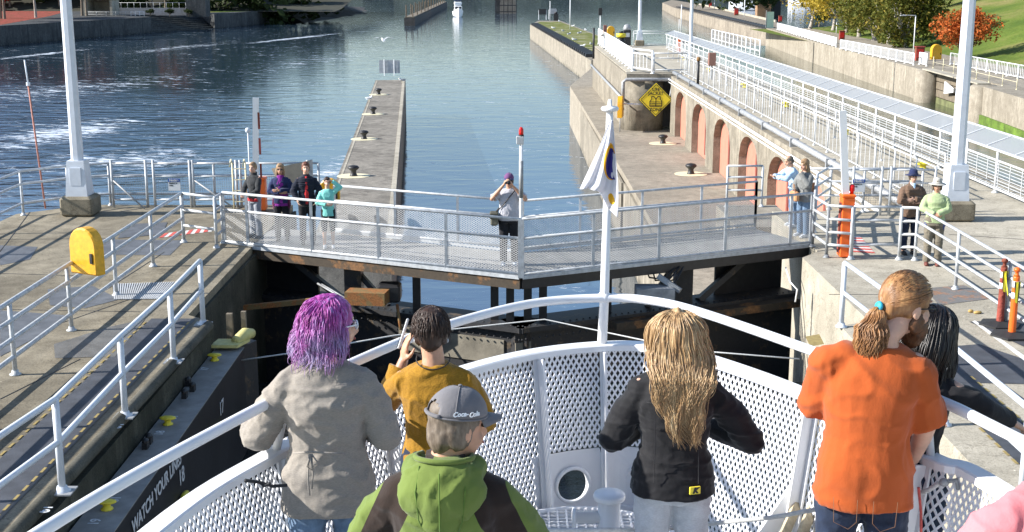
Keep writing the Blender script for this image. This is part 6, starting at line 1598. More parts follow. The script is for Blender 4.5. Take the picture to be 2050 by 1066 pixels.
# --- woman in mustard
def ex_must(E):
    hp, out, root, J = E['hp'], E['out'], E['root'], E['J']; nk = J['neck']
    q = MB(); q.tube([nk+Vector((.085*math.sin(t), -.012-.075*math.cos(t)*1.0, -.002-.022*math.cos(t)+.03*(1-math.cos(t))*.5)) for t in [(-2.0+4.0*k/16) for k in range(17)]], .0032, 6); out(q).build('necklace', M_textk, root, True)
    for sg in (-1,1): q = MB(); q.ell(hp(sg*.082,-.004,-.048), (.006,.006,.012), None, 8, 6); out(q).build('earring', M_galv, root, True)
def ph_must(E):
    out, J = E['out'], E['J']; w_ = J['wrL']; r = E['root']
    c = E['MW'] @ (w_+Vector((-.005,.06,.125))); t = thing('phone', c, 'silver phone held up by the woman in mustard', 'phone')
    MB().bbox(c, (.012,.075,.145), b=.004, M=Matrix.Rotation(R(18),3,'Y') @ Matrix.Rotation(R(-15),3,'X')).build('case', M_galv, t); MB().box(c+Vector((-.009,0,0)), (.003,.066,.13), M=Matrix.Rotation(R(18),3,'Y') @ Matrix.Rotation(R(-15),3,'X')).build('screen', M_textk, t)
def hair_pixie(E):
    hair_cap(H_dark, .012, low=-.005, seed=3, amp=.004)(E)
    strands(E, H_dark, 1100, lambda th, r: r.uniform(.03,.06), lambda rng: (rng.uniform(0, 6.283), (rng.random()**.6)*1.5), 8, .006, 60, .0026, 'hair_locks', 1.05, nseg=5)
person('short woman with cropped dark hair in a mustard knitted top at the bow rail', at_px(868, 5.42), R(0), 1.52, S_mid, W=.92, near=True, fem=True,
       pose=dict(elL=(-.25,.16,1.20), wrL=(-.17,.24,1.40), elR=(.25,.08,1.12), wrR=(.12,.26,1.16), head=(-.01,.02,1.615), shL=(-.185,.01,1.41)), hands=dict(L=dict(d=(.12,.0,1), n=(.6,.6,0), t=(.4,-.8,0), curl=.35)),
       top=dict(m=C_must, loose=.022, hem=.80, fold=.007, fs=7, seed=8, name='knit_top', sleeve=.9), bottom=dict(m=J_dark, name='jeans'), shoes=C_black, hair=hair_pixie, extras=[ex_must, ph_must])
# --- man with grey cap and green jacket
def cap(m, m_label=None, strap=True, brim_m=None, opening=True, logo=None, brim_len=.075):
    def f(E):
        hp, HM, out, root = E['hp'], E['HM'], E['out'], E['root']; vs = []; fs = []; seg = 56; rings = 14
        for i in range(rings):
            ph = .06+1.50*i/(rings-1)
            for k in range(seg):
                t = 2*math.pi*k/seg; st_ = 1.0
                z = .048+.094*math.cos(ph); x = .092*math.sin(ph)*math.sin(t); y = -.012+.110*math.sin(ph)*math.cos(t)
                vs.append(hp(x, y, z))
        for i in range(rings-1):
            for k in range(seg):
                t = 2*math.pi*(k+.5)/seg
                if opening and ((t-math.pi)/.50)**2+((rings-1.5-i)/4.6)**2 < 1: continue
                k2 = (k+1) % seg; fs.append((i*seg+k, i*seg+k2, (i+1)*seg+k2, (i+1)*seg+k))
        fs.append(tuple(range(seg)))
        o = out(MB().add(vs, fs)).build('cap', m, root, True); md = o.modifiers.new('t', 'SOLIDIFY'); md.thickness = .003
        q = MB(); q.ell(hp(0,-.012,.146), (.008,.008,.004), HM, 8, 5)
        q.tube([hp(.093*math.sin(t), -.012+.111*math.cos(t), .046) for t in [2*math.pi*k/28 for k in range(29)]], .0035, 6, False)
        if strap: q.bar(hp(-.045,-.113,.052), hp(.045,-.113,.052), .022, .004, up=HM @ Vector((0,0,1))) if False else q.tube([hp(.093*math.sin(t), -.014+.111*math.cos(t), .050) for t in [math.pi-.55+1.1*k/10 for k in range(11)]], .007, 6)
        for a in (0, 2.09, 4.19): q.tube([hp((.093)*math.sin(ph)*math.sin(a), -.012+.1115*math.sin(ph)*math.cos(a), .048+.095*math.cos(ph)) for ph in [.1+1.4*k/8 for k in range(9)]], .0018, 5)
        out(q).build('cap_seams', m, E['root'], True)
        vs = []; fs = []
        for j in range(4):
            for k in range(13):
                t = -1.05+2.1*k/12; rr = 1+(brim_len/.11)*j/3*(math.cos(t*1.25)**.5 if math.cos(t*1.25) > 0 else 0)
                vs.append(hp(.088*math.sin(t)*(1+.06*j/3), -.012+.108*math.cos(t)*rr, .046-.012*j/3-.02*(abs(t)/1.05)**2*j/3))
        for j in range(3):
            for k in range(12): a = j*13+k; fs.append((a, a+1, a+14, a+13))
        o = out(MB().add(vs, fs)).build('brim', brim_m or m, root, True); md = o.modifiers.new('t', 'SOLIDIFY'); md.thickness = .005
        if logo: logo(E)
    return f
def logo_script(E):
    hp, HM, s = E['hp'], E['HM'], E['s']; a = R(98)
    for ch_, da, sz in (('Coca-', -.235, .022), ('Cola', .215, .022)):
        t = a-da; n = HM @ Vector((math.sin(t)/.93, math.cos(t), .28)).normalized(); loc = hp(.0945*math.sin(t), -.012+.1125*math.cos(t), .068)
        n = (Matrix.Rotation(E['yaw'] if 'yaw' in E else 0, 3, 'Z') @ n); x = Vector((0,0,1)).cross(n).normalized(); y = n.cross(x)
        M3 = E['MW'].to_3x3().normalized(); n2 = (M3 @ n).normalized(); x2 = Vector((0,0,1)).cross(n2).normalized(); y2 = n2.cross(x2)
        text_mesh(ch_, sz*s, basis(x2, y2), (E['MW'] @ loc)+n2*.003, 'script_lettering', M_white, E['root'], extrude=.0006, shear=.35, bold=.0009)
def ex_green(E):
    out, root, J, MW, s = E['out'], E['root'], E['J'], E['MW'], E['s']; nk = J['neck']
    # hood: a soft sagging bag behind the neck
    q = MB(); q.ell(nk+Vector((0,-.085,-.075)), (.155,.085,.115), Matrix.Rotation(R(-14),3,'X'), 20, 14); q.ell(nk+Vector((0,-.06,-.01)), (.125,.085,.055), None, 18, 10)
    for sg in (-1,1): q.ell(nk+Vector((sg*.095,-.02,-.015)), (.055,.085,.045), None, 14, 8)
    q.ell(nk+Vector((0,-.115,-.165)), (.085,.05,.07), None, 14, 10)
    remesh(out(q), .010, 'hood', C_green, root, 2, folder(.008, 9, 12))
    q = MB(); q.tube([nk+Vector((x_,-.165-.008*0-.012*(1-(x_/.1)**2)+.0,z_)) for x_, z_ in ((0,.03),(0,-.03),(0,-.09),(0,-.15),(0,-.2))], .0025, 5)
    for sg in (-1,1): q.tube([nk+Vector((sg*.078,-.10,.025)), nk+Vector((sg*.085,-.155,-.05)), nk+Vector((sg*.075,-.155,-.15)), nk+Vector((sg*.05,-.14,-.22))], .0025, 5)
    out(q).build('hood_seams', cloth('green_seam', (.10,.17,.03)), root, True)
    jk_ = [c for c in root.children if c.name.startswith('jacket')][0]; inv = MW.inverted(); o0 = ORG[root.name]
    bm = bmesh.new(); bm.from_mesh(jk_.data); keep = []
    for sg in (-1,1):
        for co_, no_ in (((sg*.115,0,1.33), (sg,0,.45)), ((sg*.225,0,1.38), (sg,0,.45)), ((0,0,1.17), (0,0,1))):
            g_ = list(bm.verts)+list(bm.edges)+list(bm.faces)
            bmesh.ops.bisect_plane(bm, geom=g_, plane_co=(MW @ Vector(co_))-o0, plane_no=(MW.to_3x3() @ Vector(no_)).normalized())
    bm.faces.index_update()
    for fc_ in bm.faces:
        c_ = inv @ (fc_.calc_center_median()+o0); a_ = abs(c_.x)
        if .115+.45*(1.33-c_.z) < a_ < .225+.45*(1.38-c_.z) and c_.z > 1.17: keep.append(fc_)
    ks = set(keep); b2 = bm.copy(); 
    idx = set(f_.index for f_ in keep); b2.faces.ensure_lookup_table()
    bmesh.ops.delete(b2, geom=[f_ for f_ in b2.faces if f_.index not in idx], context='FACES'); bmesh.ops.delete(bm, geom=keep, context='FACES'); bm.to_mesh(jk_.data)
    me = bpy.data.meshes.new('shoulder_panels'); b2.to_mesh(me); me.materials.clear(); me.materials.append(C_brown); o = bpy.data.objects.new('shoulder_panels', me); COL.objects.link(o); o.parent = root
    q = MB(); q.tube([nk+Vector((.10*math.sin(t), -.03-.085*math.cos(t), .035+.012*math.cos(t))) for t in [-2.2+4.4*k/16 for k in range(17)]], .010, 6); out(q).build('collar', C_green, root, True)
person('man seen from behind in a grey cap and a green hooded jacket', at_px(893, 3.95), R(-4), 1.63, S_mid, W=1.02, near=True,
       pose=dict(elL=(-.30,.06,1.13), wrL=(-.20,.25,1.05), elR=(.30,.06,1.13), wrR=(.20,.25,1.05), head=(.045,.02,1.60), ), head_yaw=R(-54), head_pitch=R(-8),
       top=dict(m=C_green, loose=.036, hem=.80, fold=.009, fs=6, seed=14, name='jacket', collar=.045), bottom=dict(m=J_dark), shoes=C_black,
       hair=hair_cap(H_grey, .0, low=-.012, front=0, seed=5, amp=.003), extras=[cap(C_cap, logo=logo_script), ex_green])
# --- woman with long blond hair, black jacket
def hair_blond(E):
    hp = E['hp']; q = MB(); q.ell(hp(0,-.018,.034), (.088,.106,.100), E['HM'], 18, 12); q.ell(hp(.01,-.095,-.10), (.058,.034,.15), E['HM'], 14, 10); q.ell(hp(0,-.03,.135), (.022,.028,.016), E['HM'], 10, 8); remesh(E['out'](q), .011, 'hair', H_blond, E['root'], 1, folder(.006, 30, 4, stretch=(1,1,.3)))
    def tail(pts, rng):
        top_ = hp(0,0,0); out_ = []; w1 = pts[6].x*30+rng.gauss(0,.6); sp = rng.uniform(.6, 1.25); am = rng.uniform(.012,.026)
        for p in pts:
            dz = max(0, top_.z-p.z); k = min(1, max(0, dz-.10)/.34); e = Vector((am*k*math.sin(dz*32+w1), am*.6*k*math.cos(dz*32+w1), 0))
            yy = p.y if dz < .06 else p.y+(min(p.y, -.150-.035*rng.random())-p.y)*min(1, (dz-.06)/.10)
            out_.append(Vector((p.x*(1.12-.66*k)*sp+.050*k+.016*math.sin(dz*15), yy, p.z))+e)
        return out_
    strands(E, H_blond, 1500, lambda th, r: r.uniform(.28,.56), rnd_scalp(1.0, 1.2), 15, .008, 22, .0026, 'hair_locks', 1.08, nseg=18, tail=tail)
def ex_klim(E):
    MW, s = E['MW'], E['s']; M3 = E['MW'].to_3x3().normalized(); n2 = M3 @ Vector((.30,-1,0)).normalized(); n2.normalize(); x2 = Vector((0,0,1)).cross(n2).normalized(); y2 = n2.cross(x2)
    loc = MW @ Vector((.090,-.150,.915)); MB().bbox(loc, (.048,.008,.034), M=Matrix((x2, -n2, y2)).transposed(), b=.002).build('badge', M_yell2, E['root'])
    text_mesh('K', .032, basis(x2, y2), loc+n2*.0055, 'badge_letter', M_textk, E['root'], extrude=.0008, shear=.3, bold=.0025)
    J = E['J']; q = MB(); q.tube([(-.15,-.140,1.345), (-.07,-.150,1.335), (0,-.152,1.325), (.08,-.150,1.335), (.15,-.140,1.345)], .002, 5); q.tube([(-.11,-.146,1.33), (-.10,-.148,1.15), (-.105,-.155,.95)], .002, 5); q.tube([(.11,-.146,1.33), (.10,-.148,1.15), (.105,-.155,.95)], .002, 5)
    E['out'](q).build('seams', C_black, E['root'], True)
person('woman with long wavy blond hair in a black jacket at the bow', at_px(1352, 5.2), R(-2), 1.56, S_pale, W=1.0, near=True, fem=True,
       pose=dict(elR=(.37,.03,1.10), wrR=(.17,.24,1.10), elL=(-.29,.04,1.10), wrL=(-.12,.25,1.10), head=(0,.02,1.615)), top=dict(m=cloth('black_fleece', (.010,.010,.012), .2, 6, 300, .2, .75), loose=.022, hem=.86, fold=.009, fs=7, seed=21, name='jacket', flare=.025, collar=.03, fstretch=(.7,.7,1.8)),
       bottom=dict(m=C_lgrey, loose=.014, name='sweatpants'), shoes=C_black, hair=hair_blond, extras=[ex_klim])
# --- man in orange
def hair_orange(E):
    hp = E['hp']; q = MB(); q.ell(hp(0,-.018,.036), (.086,.106,.100), E['HM'], 18, 12); q.ell(hp(0,-.085,-.01), (.052,.038,.06), E['HM'], 12, 8)
    remesh(E['out'](q), .010, 'hair', H_ging, E['root'], 1, folder(.0012, 34, 4, stretch=(.4,.4,1)))
    q = MB(); rng = random.Random(4)
    for i in range(520):     # combed back to the tie
        th = rng.uniform(.5, 5.78); ph = .1+1.25*rng.random(); e = Vector((0,-.128,-.018)); a = Vector((.088*math.sin(ph)*math.sin(th), -.014+.106*math.sin(ph)*math.cos(th), .036+.102*math.cos(ph))); pts = []
        for k in range(8):
            t = k/7; p = a.lerp(e, t); c = Vector((0,-.014,.030)); d = p-c; L = d.length; k_ = ((d.x/.088)**2+(d.y/.108)**2+(d.z/.104)**2)**.5
            if k_ < 1 and t < .96: p = c+d/k_
            pts.append(hp(*p))
        q.tube(pts, [.0027]*7+[.002], 5)
    for i in range(1000):     # the tail
        a = rng.uniform(0, 6.28); L = rng.uniform(.17,.27); r_ = rng.random()**.5; wp = a+rng.gauss(0,.35); pts = []; p0 = hp(0,-.132,-.02)
        back = (E['HM'] @ Vector((0,-1,0)))
        for k in range(12):
            t = k/11; bul = (.010+.056*math.sin(min(1, t*1.35)*math.pi*.62))*r_
            pts.append(p0+Vector((math.cos(a)*bul+.007*math.sin(t*17+wp), math.sin(a)*bul+.007*math.cos(t*19+wp), -t*L))+Vector((back.x*.03, back.y*.03, 0))*math.sin(t*2))
        q.tube(pts, [.0022*(1-.6*(k/11)**2) for k in range(12)], 5)
    E['out'](q).build('hair_locks', H_ging, E['root'], True)
    q = MB(); q.lathe((0,0,0), [(.016,-.008), (.021,0), (.016,.008)], 14); q.v = [tuple(E['HM'] @ Matrix.Rotation(R(90),3,'X') @ v3(p)+hp(0,-.131,-.018)) for p in q.v]; E['out'](q).build('hair_tie', flat('turquoise_band', (.03,.35,.50), .6), E['root'], True)
    q = MB(); q.ell(hp(0,.058,-.085), (.060,.055,.055), E['HM'], 16, 10); q.ell(hp(0,.06,-.125), (.042,.042,.04), E['HM'], 12, 8)
    for sg in (-1,1): q.ell(hp(sg*.055,.018,-.055), (.020,.035,.045), E['HM'], 10, 8)
    remesh(E['out'](q), .009, 'beard', hairmat('beard_brown', [(.3,(.05,.022,.010)), (.7,(.16,.07,.03))], .6, 30, 60), E['root'], 1, folder(.005, 50, 7))
def glasses(m, sun=False):
    def f(E):
        hp = E['hp']; q = MB()
        for sg in (-1,1):
            if sun: q.ell(hp(sg*.033,.093,.004), (.026,.008,.018), E['HM'], 12, 8)
            else: q.tube([hp(sg*.034+.022*math.cos(t), .098, .006+.015*math.sin(t)) for t in [2*math.pi*k/14 for k in range(15)]], .003, 6, False)
            q.tube([hp(sg*.057,.094,.010), hp(sg*.078,.05,.010), hp(sg*.080,-.01,.002)], .0028, 6)
        q.tube([hp(-.013,.101,.010), hp(.013,.101,.010)], .003, 6); E['out'](q).build('glasses', m, E['root'], True)
    return f
def ex_orange(E):
    q = MB(); rng = random.Random(2)
    # belt of the jeans, pocket seams and a lanyard
    for sg in (-1,1): q.tube([(sg*.12,-.150,.86), (sg*.115,-.155,.76), (sg*.06,-.168,.74), (sg*.03,-.165,.77), (sg*.03,-.16,.86)], .0011, 5)
    E['out'](q).build('pocket_stitching', flat('stitching', (.20,.10,.05), .8), E['root'], True)
    q = MB(); q.tube([(.20,-.08,.90), (.215,-.09,.80), (.225,-.08,.66), (.235,-.07,.60)], .006, 6); q.box((.236,-.07,.60), (.03,.012,.09)); E['out'](q).build('lanyard', flat('lanyard_red', (.38,.06,.05), .8, 0, .4, 60), E['root'])
person('big bearded man with a ginger ponytail, glasses and an orange t-shirt', at_px(1738, 4.95), R(-12), 1.80, S_pale, W=.97, near=True, belly=.02,
       pose=dict(elR=(.225,.03,1.12), wrR=(.20,.16,.93), elL=(-.19,.10,1.14), wrL=(-.10,.28,1.05), head=(.125,.075,1.585), neck=(.045,.02,1.455), chest=(.01,0,1.28)), head_yaw=R(-56), head_pitch=R(-12),
       top=dict(m=C_orange, loose=.030, hem=.80, fold=.010, fs=4.5, seed=31, name='t_shirt', sleeve=.5, flare=.005), bottom=dict(m=J_dark, name='jeans'), shoes=C_black, hair=hair_orange, extras=[glasses(M_textk), ex_orange])
# --- dark haired woman pointing
def hair_black(E):
    hp = E['hp']; q = MB(); q.ell(hp(0,-.016,.034), (.090,.108,.104), E['HM'], 18, 12); q.ell(hp(0,-.065,-.11), (.086,.055,.16), E['HM'], 14, 10); remesh(E['out'](q), .011, 'hair', H_bk, E['root'], 1, folder(.005, 30, 4, stretch=(1,1,.3)))
    strands(E, H_bk, 800, lambda th, r: r.uniform(.28,.44), rnd_scalp(.8, 1.3), 25, .008, 18, .0032, 'hair_locks', 1.1, nseg=12)
person('dark haired woman in a black long sleeved top pointing over the right bow rail', at_px(1832, 5.2), R(-40), 1.58, S_pale, W=.92, near=True, fem=True,
       pose=dict(elR=(.27,.17,1.27), wrR=(.34,.34,1.17), elL=(-.22,.10,1.12), wrL=(-.10,.28,1.08), head=(.03,.11,1.60), neck=(.01,.05,1.46), chest=(0,.03,1.30), shR=(.19,.06,1.40), shL=(-.17,.02,1.40)), head_yaw=R(-18), head_pitch=R(-16),
       hands=dict(R=dict(curl=.25, n=(0,.3,-1), t=(-.6,.6,0))), top=dict(m=C_black, loose=.008, hem=.9, fold=.005, name='long_sleeved_top', seed=5), bottom=dict(m=J_dark), shoes=C_black, hair=hair_black)
# --- pink shirt at the corner
person('person in a pink t-shirt at the lower right corner, mostly outside the picture', Vector((1.63,3.52,DZ)), R(10), 1.76, S_mid, W=1.2, near=True, top=dict(m=C_pink, loose=.030, hem=.80, fold=.010, fs=5, seed=41, name='t_shirt', sleeve=.5), bottom=dict(m=J_dark), shoes=C_black,
       hair=hair_cap(H_grey, .01, seed=9), pose=dict(elL=(-.30,.03,1.12), wrL=(-.22,.22,1.02), shL=(-.225,0,1.40)))
# ---------------------------------------------------------------- people on the bridge and the quays
def on(px, Y, z=0.0):
    dep = Y*math.cos(PITCH)+(CH-(z+1.0))*math.sin(PITCH); return Vector(((px-1025)/FOC*dep, Y, z))
BACK = math.pi
def bobhair(m, low=-.09, w_=1.05):
    def f(E):
        hp = E['hp']; q = MB(); q.ell(hp(0,-.018,.045), (.088*w_,.100,.094), E['HM'], 16, 12)
        for sg in (-1,1): q.ell(hp(sg*.072*w_,-.012,-.03+low*.4), (.028,.055,.085-low*.4), E['HM'], 12, 8)
        q.ell(hp(0,-.06,-.03+low*.4), (.075,.045,.10-low*.4), E['HM'], 12, 8); q.ell(hp(0,.055,.092), (.055,.035,.022), E['HM'], 10, 6)
        remesh(E['out'](q), .010, 'hair', m, E['root'], 1, folder(.005, 30, 6, stretch=(1,1,.4)))
    return f
cross = dict(elR=(.245,.06,1.13), wrR=(.00,.19,1.12), elL=(-.245,.06,1.15), wrL=(.02,.20,1.17))
ch = dict(R=dict(d=(-1,.1,0), n=(0,-1,0), t=(0,0,1), curl=.3), L=dict(d=(1,.1,0), n=(0,-1,0), t=(0,0,1), curl=.3))
C_char = cloth('charcoal_wool', (.035,.037,.04), .25, 20); C_navy = cloth('navy_shell', (.02,.028,.08), .15); C_violet = cloth('violet_fleece', (.19,.02,.22), .12); C_turq = cloth('turquoise_jersey', (.22,.62,.55), .08); C_tee = cloth('grey_marl', (.42,.42,.46), .08); C_redsh = cloth('red_shirt', (.55,.03,.035), .15)
C_grysk = cloth('grey_leggings', (.26,.28,.32), .12); C_sky = cloth('pale_blue_shirt', (.42,.58,.74), .08); C_card = cloth('grey_cardigan', (.20,.205,.20), .12, 9, heather=.2); C_brj = cloth('brown_jacket_cloth', (.15,.095,.065), .15); C_lime = cloth('lime_fleece', (.36,.44,.24), .08); C_khaki = cloth('khaki_trousers', (.17,.15,.115), .15)
G1 = 'people on the footbridge'
def redhem(E): q = MB(); loft(q, [((0,0,.86), .172, .135), ((0,0,.93), .168, .13)], 20); E['out'](q).build('shirt_hem', C_redsh, E['root'], True)
person('young fair haired woman in a charcoal jacket beside the striped barrier arm', on(509,27.7), BACK+R(-35), 1.66, S_pale, pose=dict(elR=(.22,.10,1.12), wrR=(.10,.27,1.02), elL=(-.22,.10,1.12), wrL=(-.08,.27,1.02)), group=G1, fem=True, W=.92,
       top=dict(m=C_char, hem=.88, loose=.018, name='jacket', collar=.05), bottom=dict(m=C_grysk), shoes=M_rubber, hair=hair_cap(H_lb, .006, low=.01, seed=2), extras=[redhem], head_yaw=R(18))
def vest(E):
    J = E['J']; q = MB(); ch_ = J['chest']
    loft(q, [((0,.002,.80), .17, .14), ((0,0,.96), .165, .138), ((0,0,1.1), .148, .125), ((0,.004,1.3), .15, .148), ((0,0,1.42), .10, .10), ((0,-.005,1.50), .075, .078)], 22)
    remesh(E['out'](q), .011, 'violet_front', C_violet, E['root'], 2, folder(.006, 7, 3))
def tiedjacket(m):
    def f(E):
        q = MB()
        for sg in (-1,1): q.ell((sg*.155,-.01,.84), (.05,.10,.17), None, 12, 8)
        q.ell((0,-.09,.82), (.15,.05,.18), None, 14, 9); remesh(E['out'](q), .012, 'tied_jacket', m, E['root'], 2, folder(.012, 9, 5))
    return f
person('woman in sunglasses and a violet and navy jacket with folded arms on the footbridge', on(563,27.4), BACK+R(4), 1.67, S_tan, pose=cross, hands=ch, group=G1, fem=True, top=dict(m=C_navy, hem=.86, loose=.022, name='jacket'), bottom=dict(m=C_black), shoes=M_rubber,
       hair=bobhair(H_lb, -.05), extras=[glasses(M_textk, True), vest, tiedjacket(cloth('maroon_cloth', (.10,.01,.05), .2))])
def openfront(E):
    q = MB(); loft(q, [((.0,.060,.88), .062, .085), ((0,.060,1.1), .058, .080), ((0,.058,1.3), .05, .085), ((0,.04,1.46), .035, .05)], 16); E['out'](q).build('shirt_front', C_redsh, E['root'], True)
person('dark haired person in a dark quilted jacket open over a red shirt', on(614,27.0), BACK+R(10), 1.76, S_pale, pose=dict(elR=(.27,.02,1.14), wrR=(.20,.14,.96), elL=(-.27,.02,1.14), wrL=(-.20,.14,.96)), group=G1,
       top=dict(m=cloth('quilted_navy', (.012,.015,.028), .2), hem=.88, loose=.026, name='jacket', collar=.03, fold=.012, fs=10, fstretch=(.3,.3,1.6)), bottom=dict(m=C_black), shoes=M_rubber, hair=hair_cap(hairmat('auburn_hair', [(.3,(.06,.02,.012)), (.7,(.20,.07,.04))]), .014, low=-.01, seed=4), extras=[openfront])
person('girl in a turquoise top shading her head with one raised arm on the footbridge', on(656,26.6), BACK+R(8), 1.50, S_pale, pose=dict(elL=(-.31,.05,1.50), wrL=(-.12,.05,1.66), shL=(-.18,0,1.43), elR=(.24,.07,1.14), wrR=(.03,.22,1.10)), hands=dict(L=dict(d=(.7,-.2,.3), n=(.3,-.2,-1), t=(0,1,0), curl=.3), R=ch['R']), group=G1, W=.88,
       top=dict(m=C_turq, hem=.80, loose=.018, name='top'), bottom=dict(m=C_black, hem=.42), shoes=M_white, hair=hair_cap(H_dark, .008, low=.0, seed=6))
def photocam(E):
    hp = E['hp']; c = E['MW'] @ hp(0,.145,.0); t = thing('camera_body', c, 'black camera held to the eye by the man on the footbridge', 'camera')
    MB().bbox(c, (.135,.06,.09), b=.01).build('body', M_black, t); MB().lathe(c+Vector((0,-.03,-.005)), [(.036,0), (.038,.07), (.034,.075)], 16, Matrix.Rotation(R(90),3,'X')).build('lens', M_rubber, t, True); MB().bbox(c+Vector((0,0,.055)), (.05,.05,.03), b=.006).build('viewfinder', M_black, t)
def bag(E):
    p = E['MW'] @ Vector((.27,.07,.90)); t = thing('shoulder_bag', p, 'olive grey shoulder bag hanging at the hip of the man with the camera', 'bag')
    MB().bbox(p, (.15,.24,.26), b=.03).build('pouch', flat('olive_canvas', (.12,.115,.085), .9, 0, .2, 20), t); MB().bbox(p+Vector((-.005,-.01,.07)), (.17,.255,.13), b=.02).build('flap', flat('olive_canvas_dark', (.07,.068,.05), .9), t)
    q = MB(); M_ = E['MW']; q.tube([M_ @ Vector(v) for v in ((.24,.10,1.02), (.12,.165,1.15), (.02,.172,1.28), (-.10,.13,1.42), (-.13,.0,1.47), (-.05,-.13,1.35), (.15,-.14,1.12), (.26,.0,1.0))], .011, 6); q.build('strap', M_black, t, True)
person('man in a grey t-shirt and navy cap photographing from the middle of the footbridge', on(1019,24.9), BACK+R(-2), 1.84, S_mid, pose=dict(elR=(.31,.13,1.28), wrR=(.09,.19,1.555), elL=(-.31,.13,1.28), wrL=(-.08,.20,1.53), head=(0,.02,1.61), shR=(.19,.01,1.40), shL=(-.19,.01,1.40)),
       hands=dict(R=dict(d=(-.35,.2,.8), n=(-.8,-.2,0), t=(0,-1,.3), curl=.7), L=dict(d=(.35,.2,.8), n=(.8,-.2,0), t=(0,-1,.3), curl=.7)), group=G1, W=1.12, belly=.04,
       top=dict(m=C_tee, hem=.86, loose=.022, sleeve=.42, name='t_shirt'), bottom=dict(m=C_black), shoes=M_lamp, hair=hair_cap(H_dark, .0, front=0, seed=7), extras=[cap(cloth('cap_purple', (.14,.06,.16)), opening=False, strap=False, brim_m=cloth('cap_navy', (.03,.04,.22))), photocam, bag])
person('bald man in a pale blue shirt leaning his forearms on the rail', on(1592,29.0), R(100), 1.76, S_mid, pose=dict(head=(0,.17,1.50), neck=(0,.13,1.37), chest=(0,.08,1.22), waist=(0,.02,1.06), shR=(.18,.13,1.32), shL=(-.18,.13,1.32), elR=(.22,.30,1.13), wrR=(.08,.48,1.15), elL=(-.22,.30,1.13), wrL=(-.06,.48,1.15)), head_pitch=R(-22),
       top=dict(m=C_sky, hem=.88, loose=.022, name='shirt'), bottom=dict(m=J_blue), shoes=M_white, hair=hair_cap(H_grey, -.03, low=.0, front=0, vol=.97, seed=8), group='couple at the right end of the bridge')
def tanbag(E):
    p = E['MW'] @ Vector((.02,.27,.93)); t = thing('handbag', p, 'tan leather handbag carried in front of the woman in the grey cardigan', 'bag')
    MB().bbox(p, (.10,.28,.22), b=.03, rz=R(20)).build('pouch', flat('tan_leather', (.52,.26,.12), .5), t); MB().tube([p+Vector((0,-.08,.1)), p+Vector((-.02,-.04,.26)), p+Vector((-.02,.04,.26)), p+Vector((0,.08,.1))], .009, 6).build('handle', flat('tan_leather', (.5,.25,.12)), t, True)
person('woman in a grey cardigan and jeans touching her face beside the bald man', on(1611,27.8), R(118), 1.73, S_pale, pose=dict(elL=(-.24,.12,1.20), wrL=(-.06,.20,1.46), elR=(.24,.08,1.12), wrR=(.04,.24,1.04), head=(0,.035,1.61)), hands=dict(L=dict(d=(.2,.1,1), n=(.3,-1,0), t=(-1,0,0), curl=.5)), head_pitch=R(-12), fem=True,
       top=dict(m=C_card, hem=.80, loose=.026, name='cardigan'), bottom=dict(m=J_blue), shoes=M_white, hair=bobhair(H_lb, -.16), extras=[tanbag], group='couple at the right end of the bridge')
def hat(m, brim=.075, crown=.10, droop=.02):
    def f(E):
        hp, HM = E['hp'], E['HM']; vs = []; fs = []; seg = 24; prof = [(.0,crown+.052), (.062,crown+.050), (.082,crown+.03), (.090,.055), (.094,.048), (.094+brim*.5,.045-droop*.4), (.094+brim,.045-droop)]
        for r_, z_ in prof:
            for k in range(seg): t = 2*math.pi*k/seg; vs.append(hp(r_*math.sin(t)*.96, -.012+r_*1.12*math.cos(t), z_+.006*math.sin(2*t)*(r_ > .1)))
        for i in range(len(prof)-1):
            for k in range(seg): k2 = (k+1) % seg; fs.append((i*seg+k, i*seg+k2, (i+1)*seg+k2, (i+1)*seg+k))
        o = E['out'](MB().add(vs, fs)).build('hat', m, E['root'], True); md = o.modifiers.new('t', 'SOLIDIFY'); md.thickness = .004
        q = MB(); q.tube([hp(.092*math.sin(t), -.012+.104*math.cos(t), .060) for t in [2*math.pi*k/24 for k in range(25)]], .006, 6, False); E['out'](q).build('hat_band', m, E['root'], True)
    return f
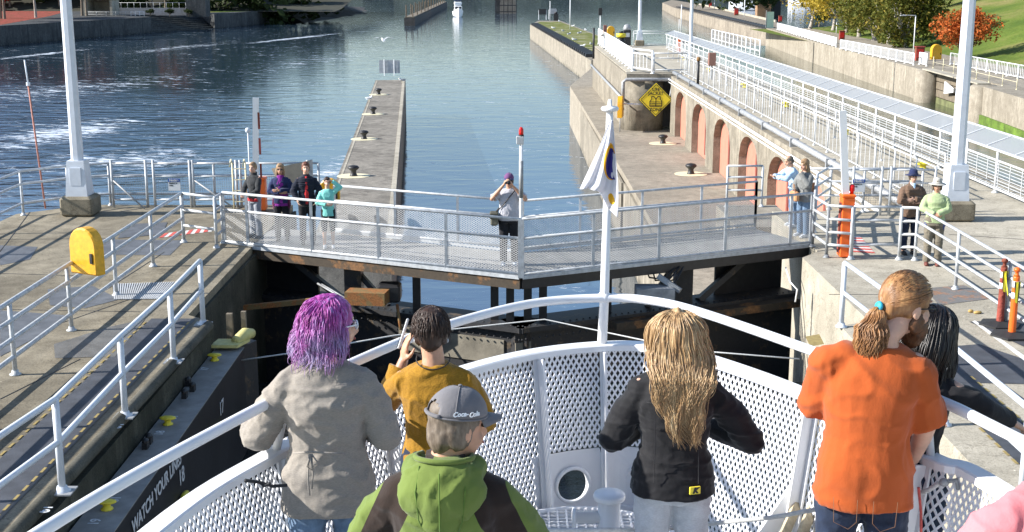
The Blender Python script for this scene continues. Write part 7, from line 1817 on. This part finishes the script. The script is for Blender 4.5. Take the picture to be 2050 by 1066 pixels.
def innershirt(m):
    def f(E): q = MB(); loft(q, [((0,.075,1.15), .03, .075), ((0,.072,1.3), .04, .082), ((0,.045,1.45), .045, .055), ((0,.01,1.49), .065, .07)], 16); E['out'](q).build('shirt_front', m, E['root'], True)
    return f
person('elderly man in a navy bucket hat and brown jacket with folded arms', on(1824,25.95), BACK+R(4), 1.74, S_pale, pose=cross, hands=ch, W=1.08, top=dict(m=C_brj, hem=.80, loose=.034, name='jacket', collar=.02, fold=.012), bottom=dict(m=J_dark, hem=.10), shoes=M_rubber,
       hair=hair_cap(H_grey, -.01, front=0, seed=3), extras=[hat(C_navy), innershirt(C_sky)], group='elderly couple on the right quay')
def whitebeard(E): q = MB(); q.ell(E['hp'](0,.055,-.088), (.05,.045,.04), E['HM'], 12, 8); E['out'](q).build('beard', flat('white_beard', (.6,.58,.55), .9), E['root'], True)
person('elderly woman in a pale sun hat and lime green fleece with clasped hands', on(1872,24.9), BACK+R(-14), 1.72, S_mid, pose=dict(elR=(.245,.06,1.16), wrR=(.02,.22,1.06), elL=(-.245,.06,1.16), wrL=(-.02,.22,1.06)), hands=dict(R=dict(d=(-.9,.2,-.2), n=(0,-1,0), t=(0,0,1), curl=.8), L=dict(d=(.9,.2,-.2), n=(0,-1,0), t=(0,0,1), curl=.8)), W=1.08, fem=True,
       top=dict(m=C_lime, hem=.88, loose=.024, name='fleece', collar=.01), bottom=dict(m=C_khaki, loose=.024), shoes=flat('brown_sandal', (.14,.04,.03), .6), hair=bobhair(H_grey, -.0), extras=[hat(cloth('straw_hat', (.45,.43,.38)), .085), glasses(M_textk, True), tiedjacket(cloth('blue_tied', (.07,.09,.22)))], group='elderly couple on the right quay')
person('tiny distant person in grey leaning on the white fence of the far upper deck', on(1212,107.0), R(120), 1.65, S_pale, pose=dict(head=(0,.14,1.52), neck=(0,.10,1.4), chest=(0,.06,1.24), elR=(.2,.24,1.15), wrR=(.05,.42,1.15), elL=(-.2,.24,1.15), wrL=(-.05,.42,1.15)), top=dict(m=C_card, hem=.88), bottom=dict(m=C_grysk), shoes=M_rubber, hair=hair_cap(H_dark, seed=2), face=False)
bpy.context.view_layer.update()
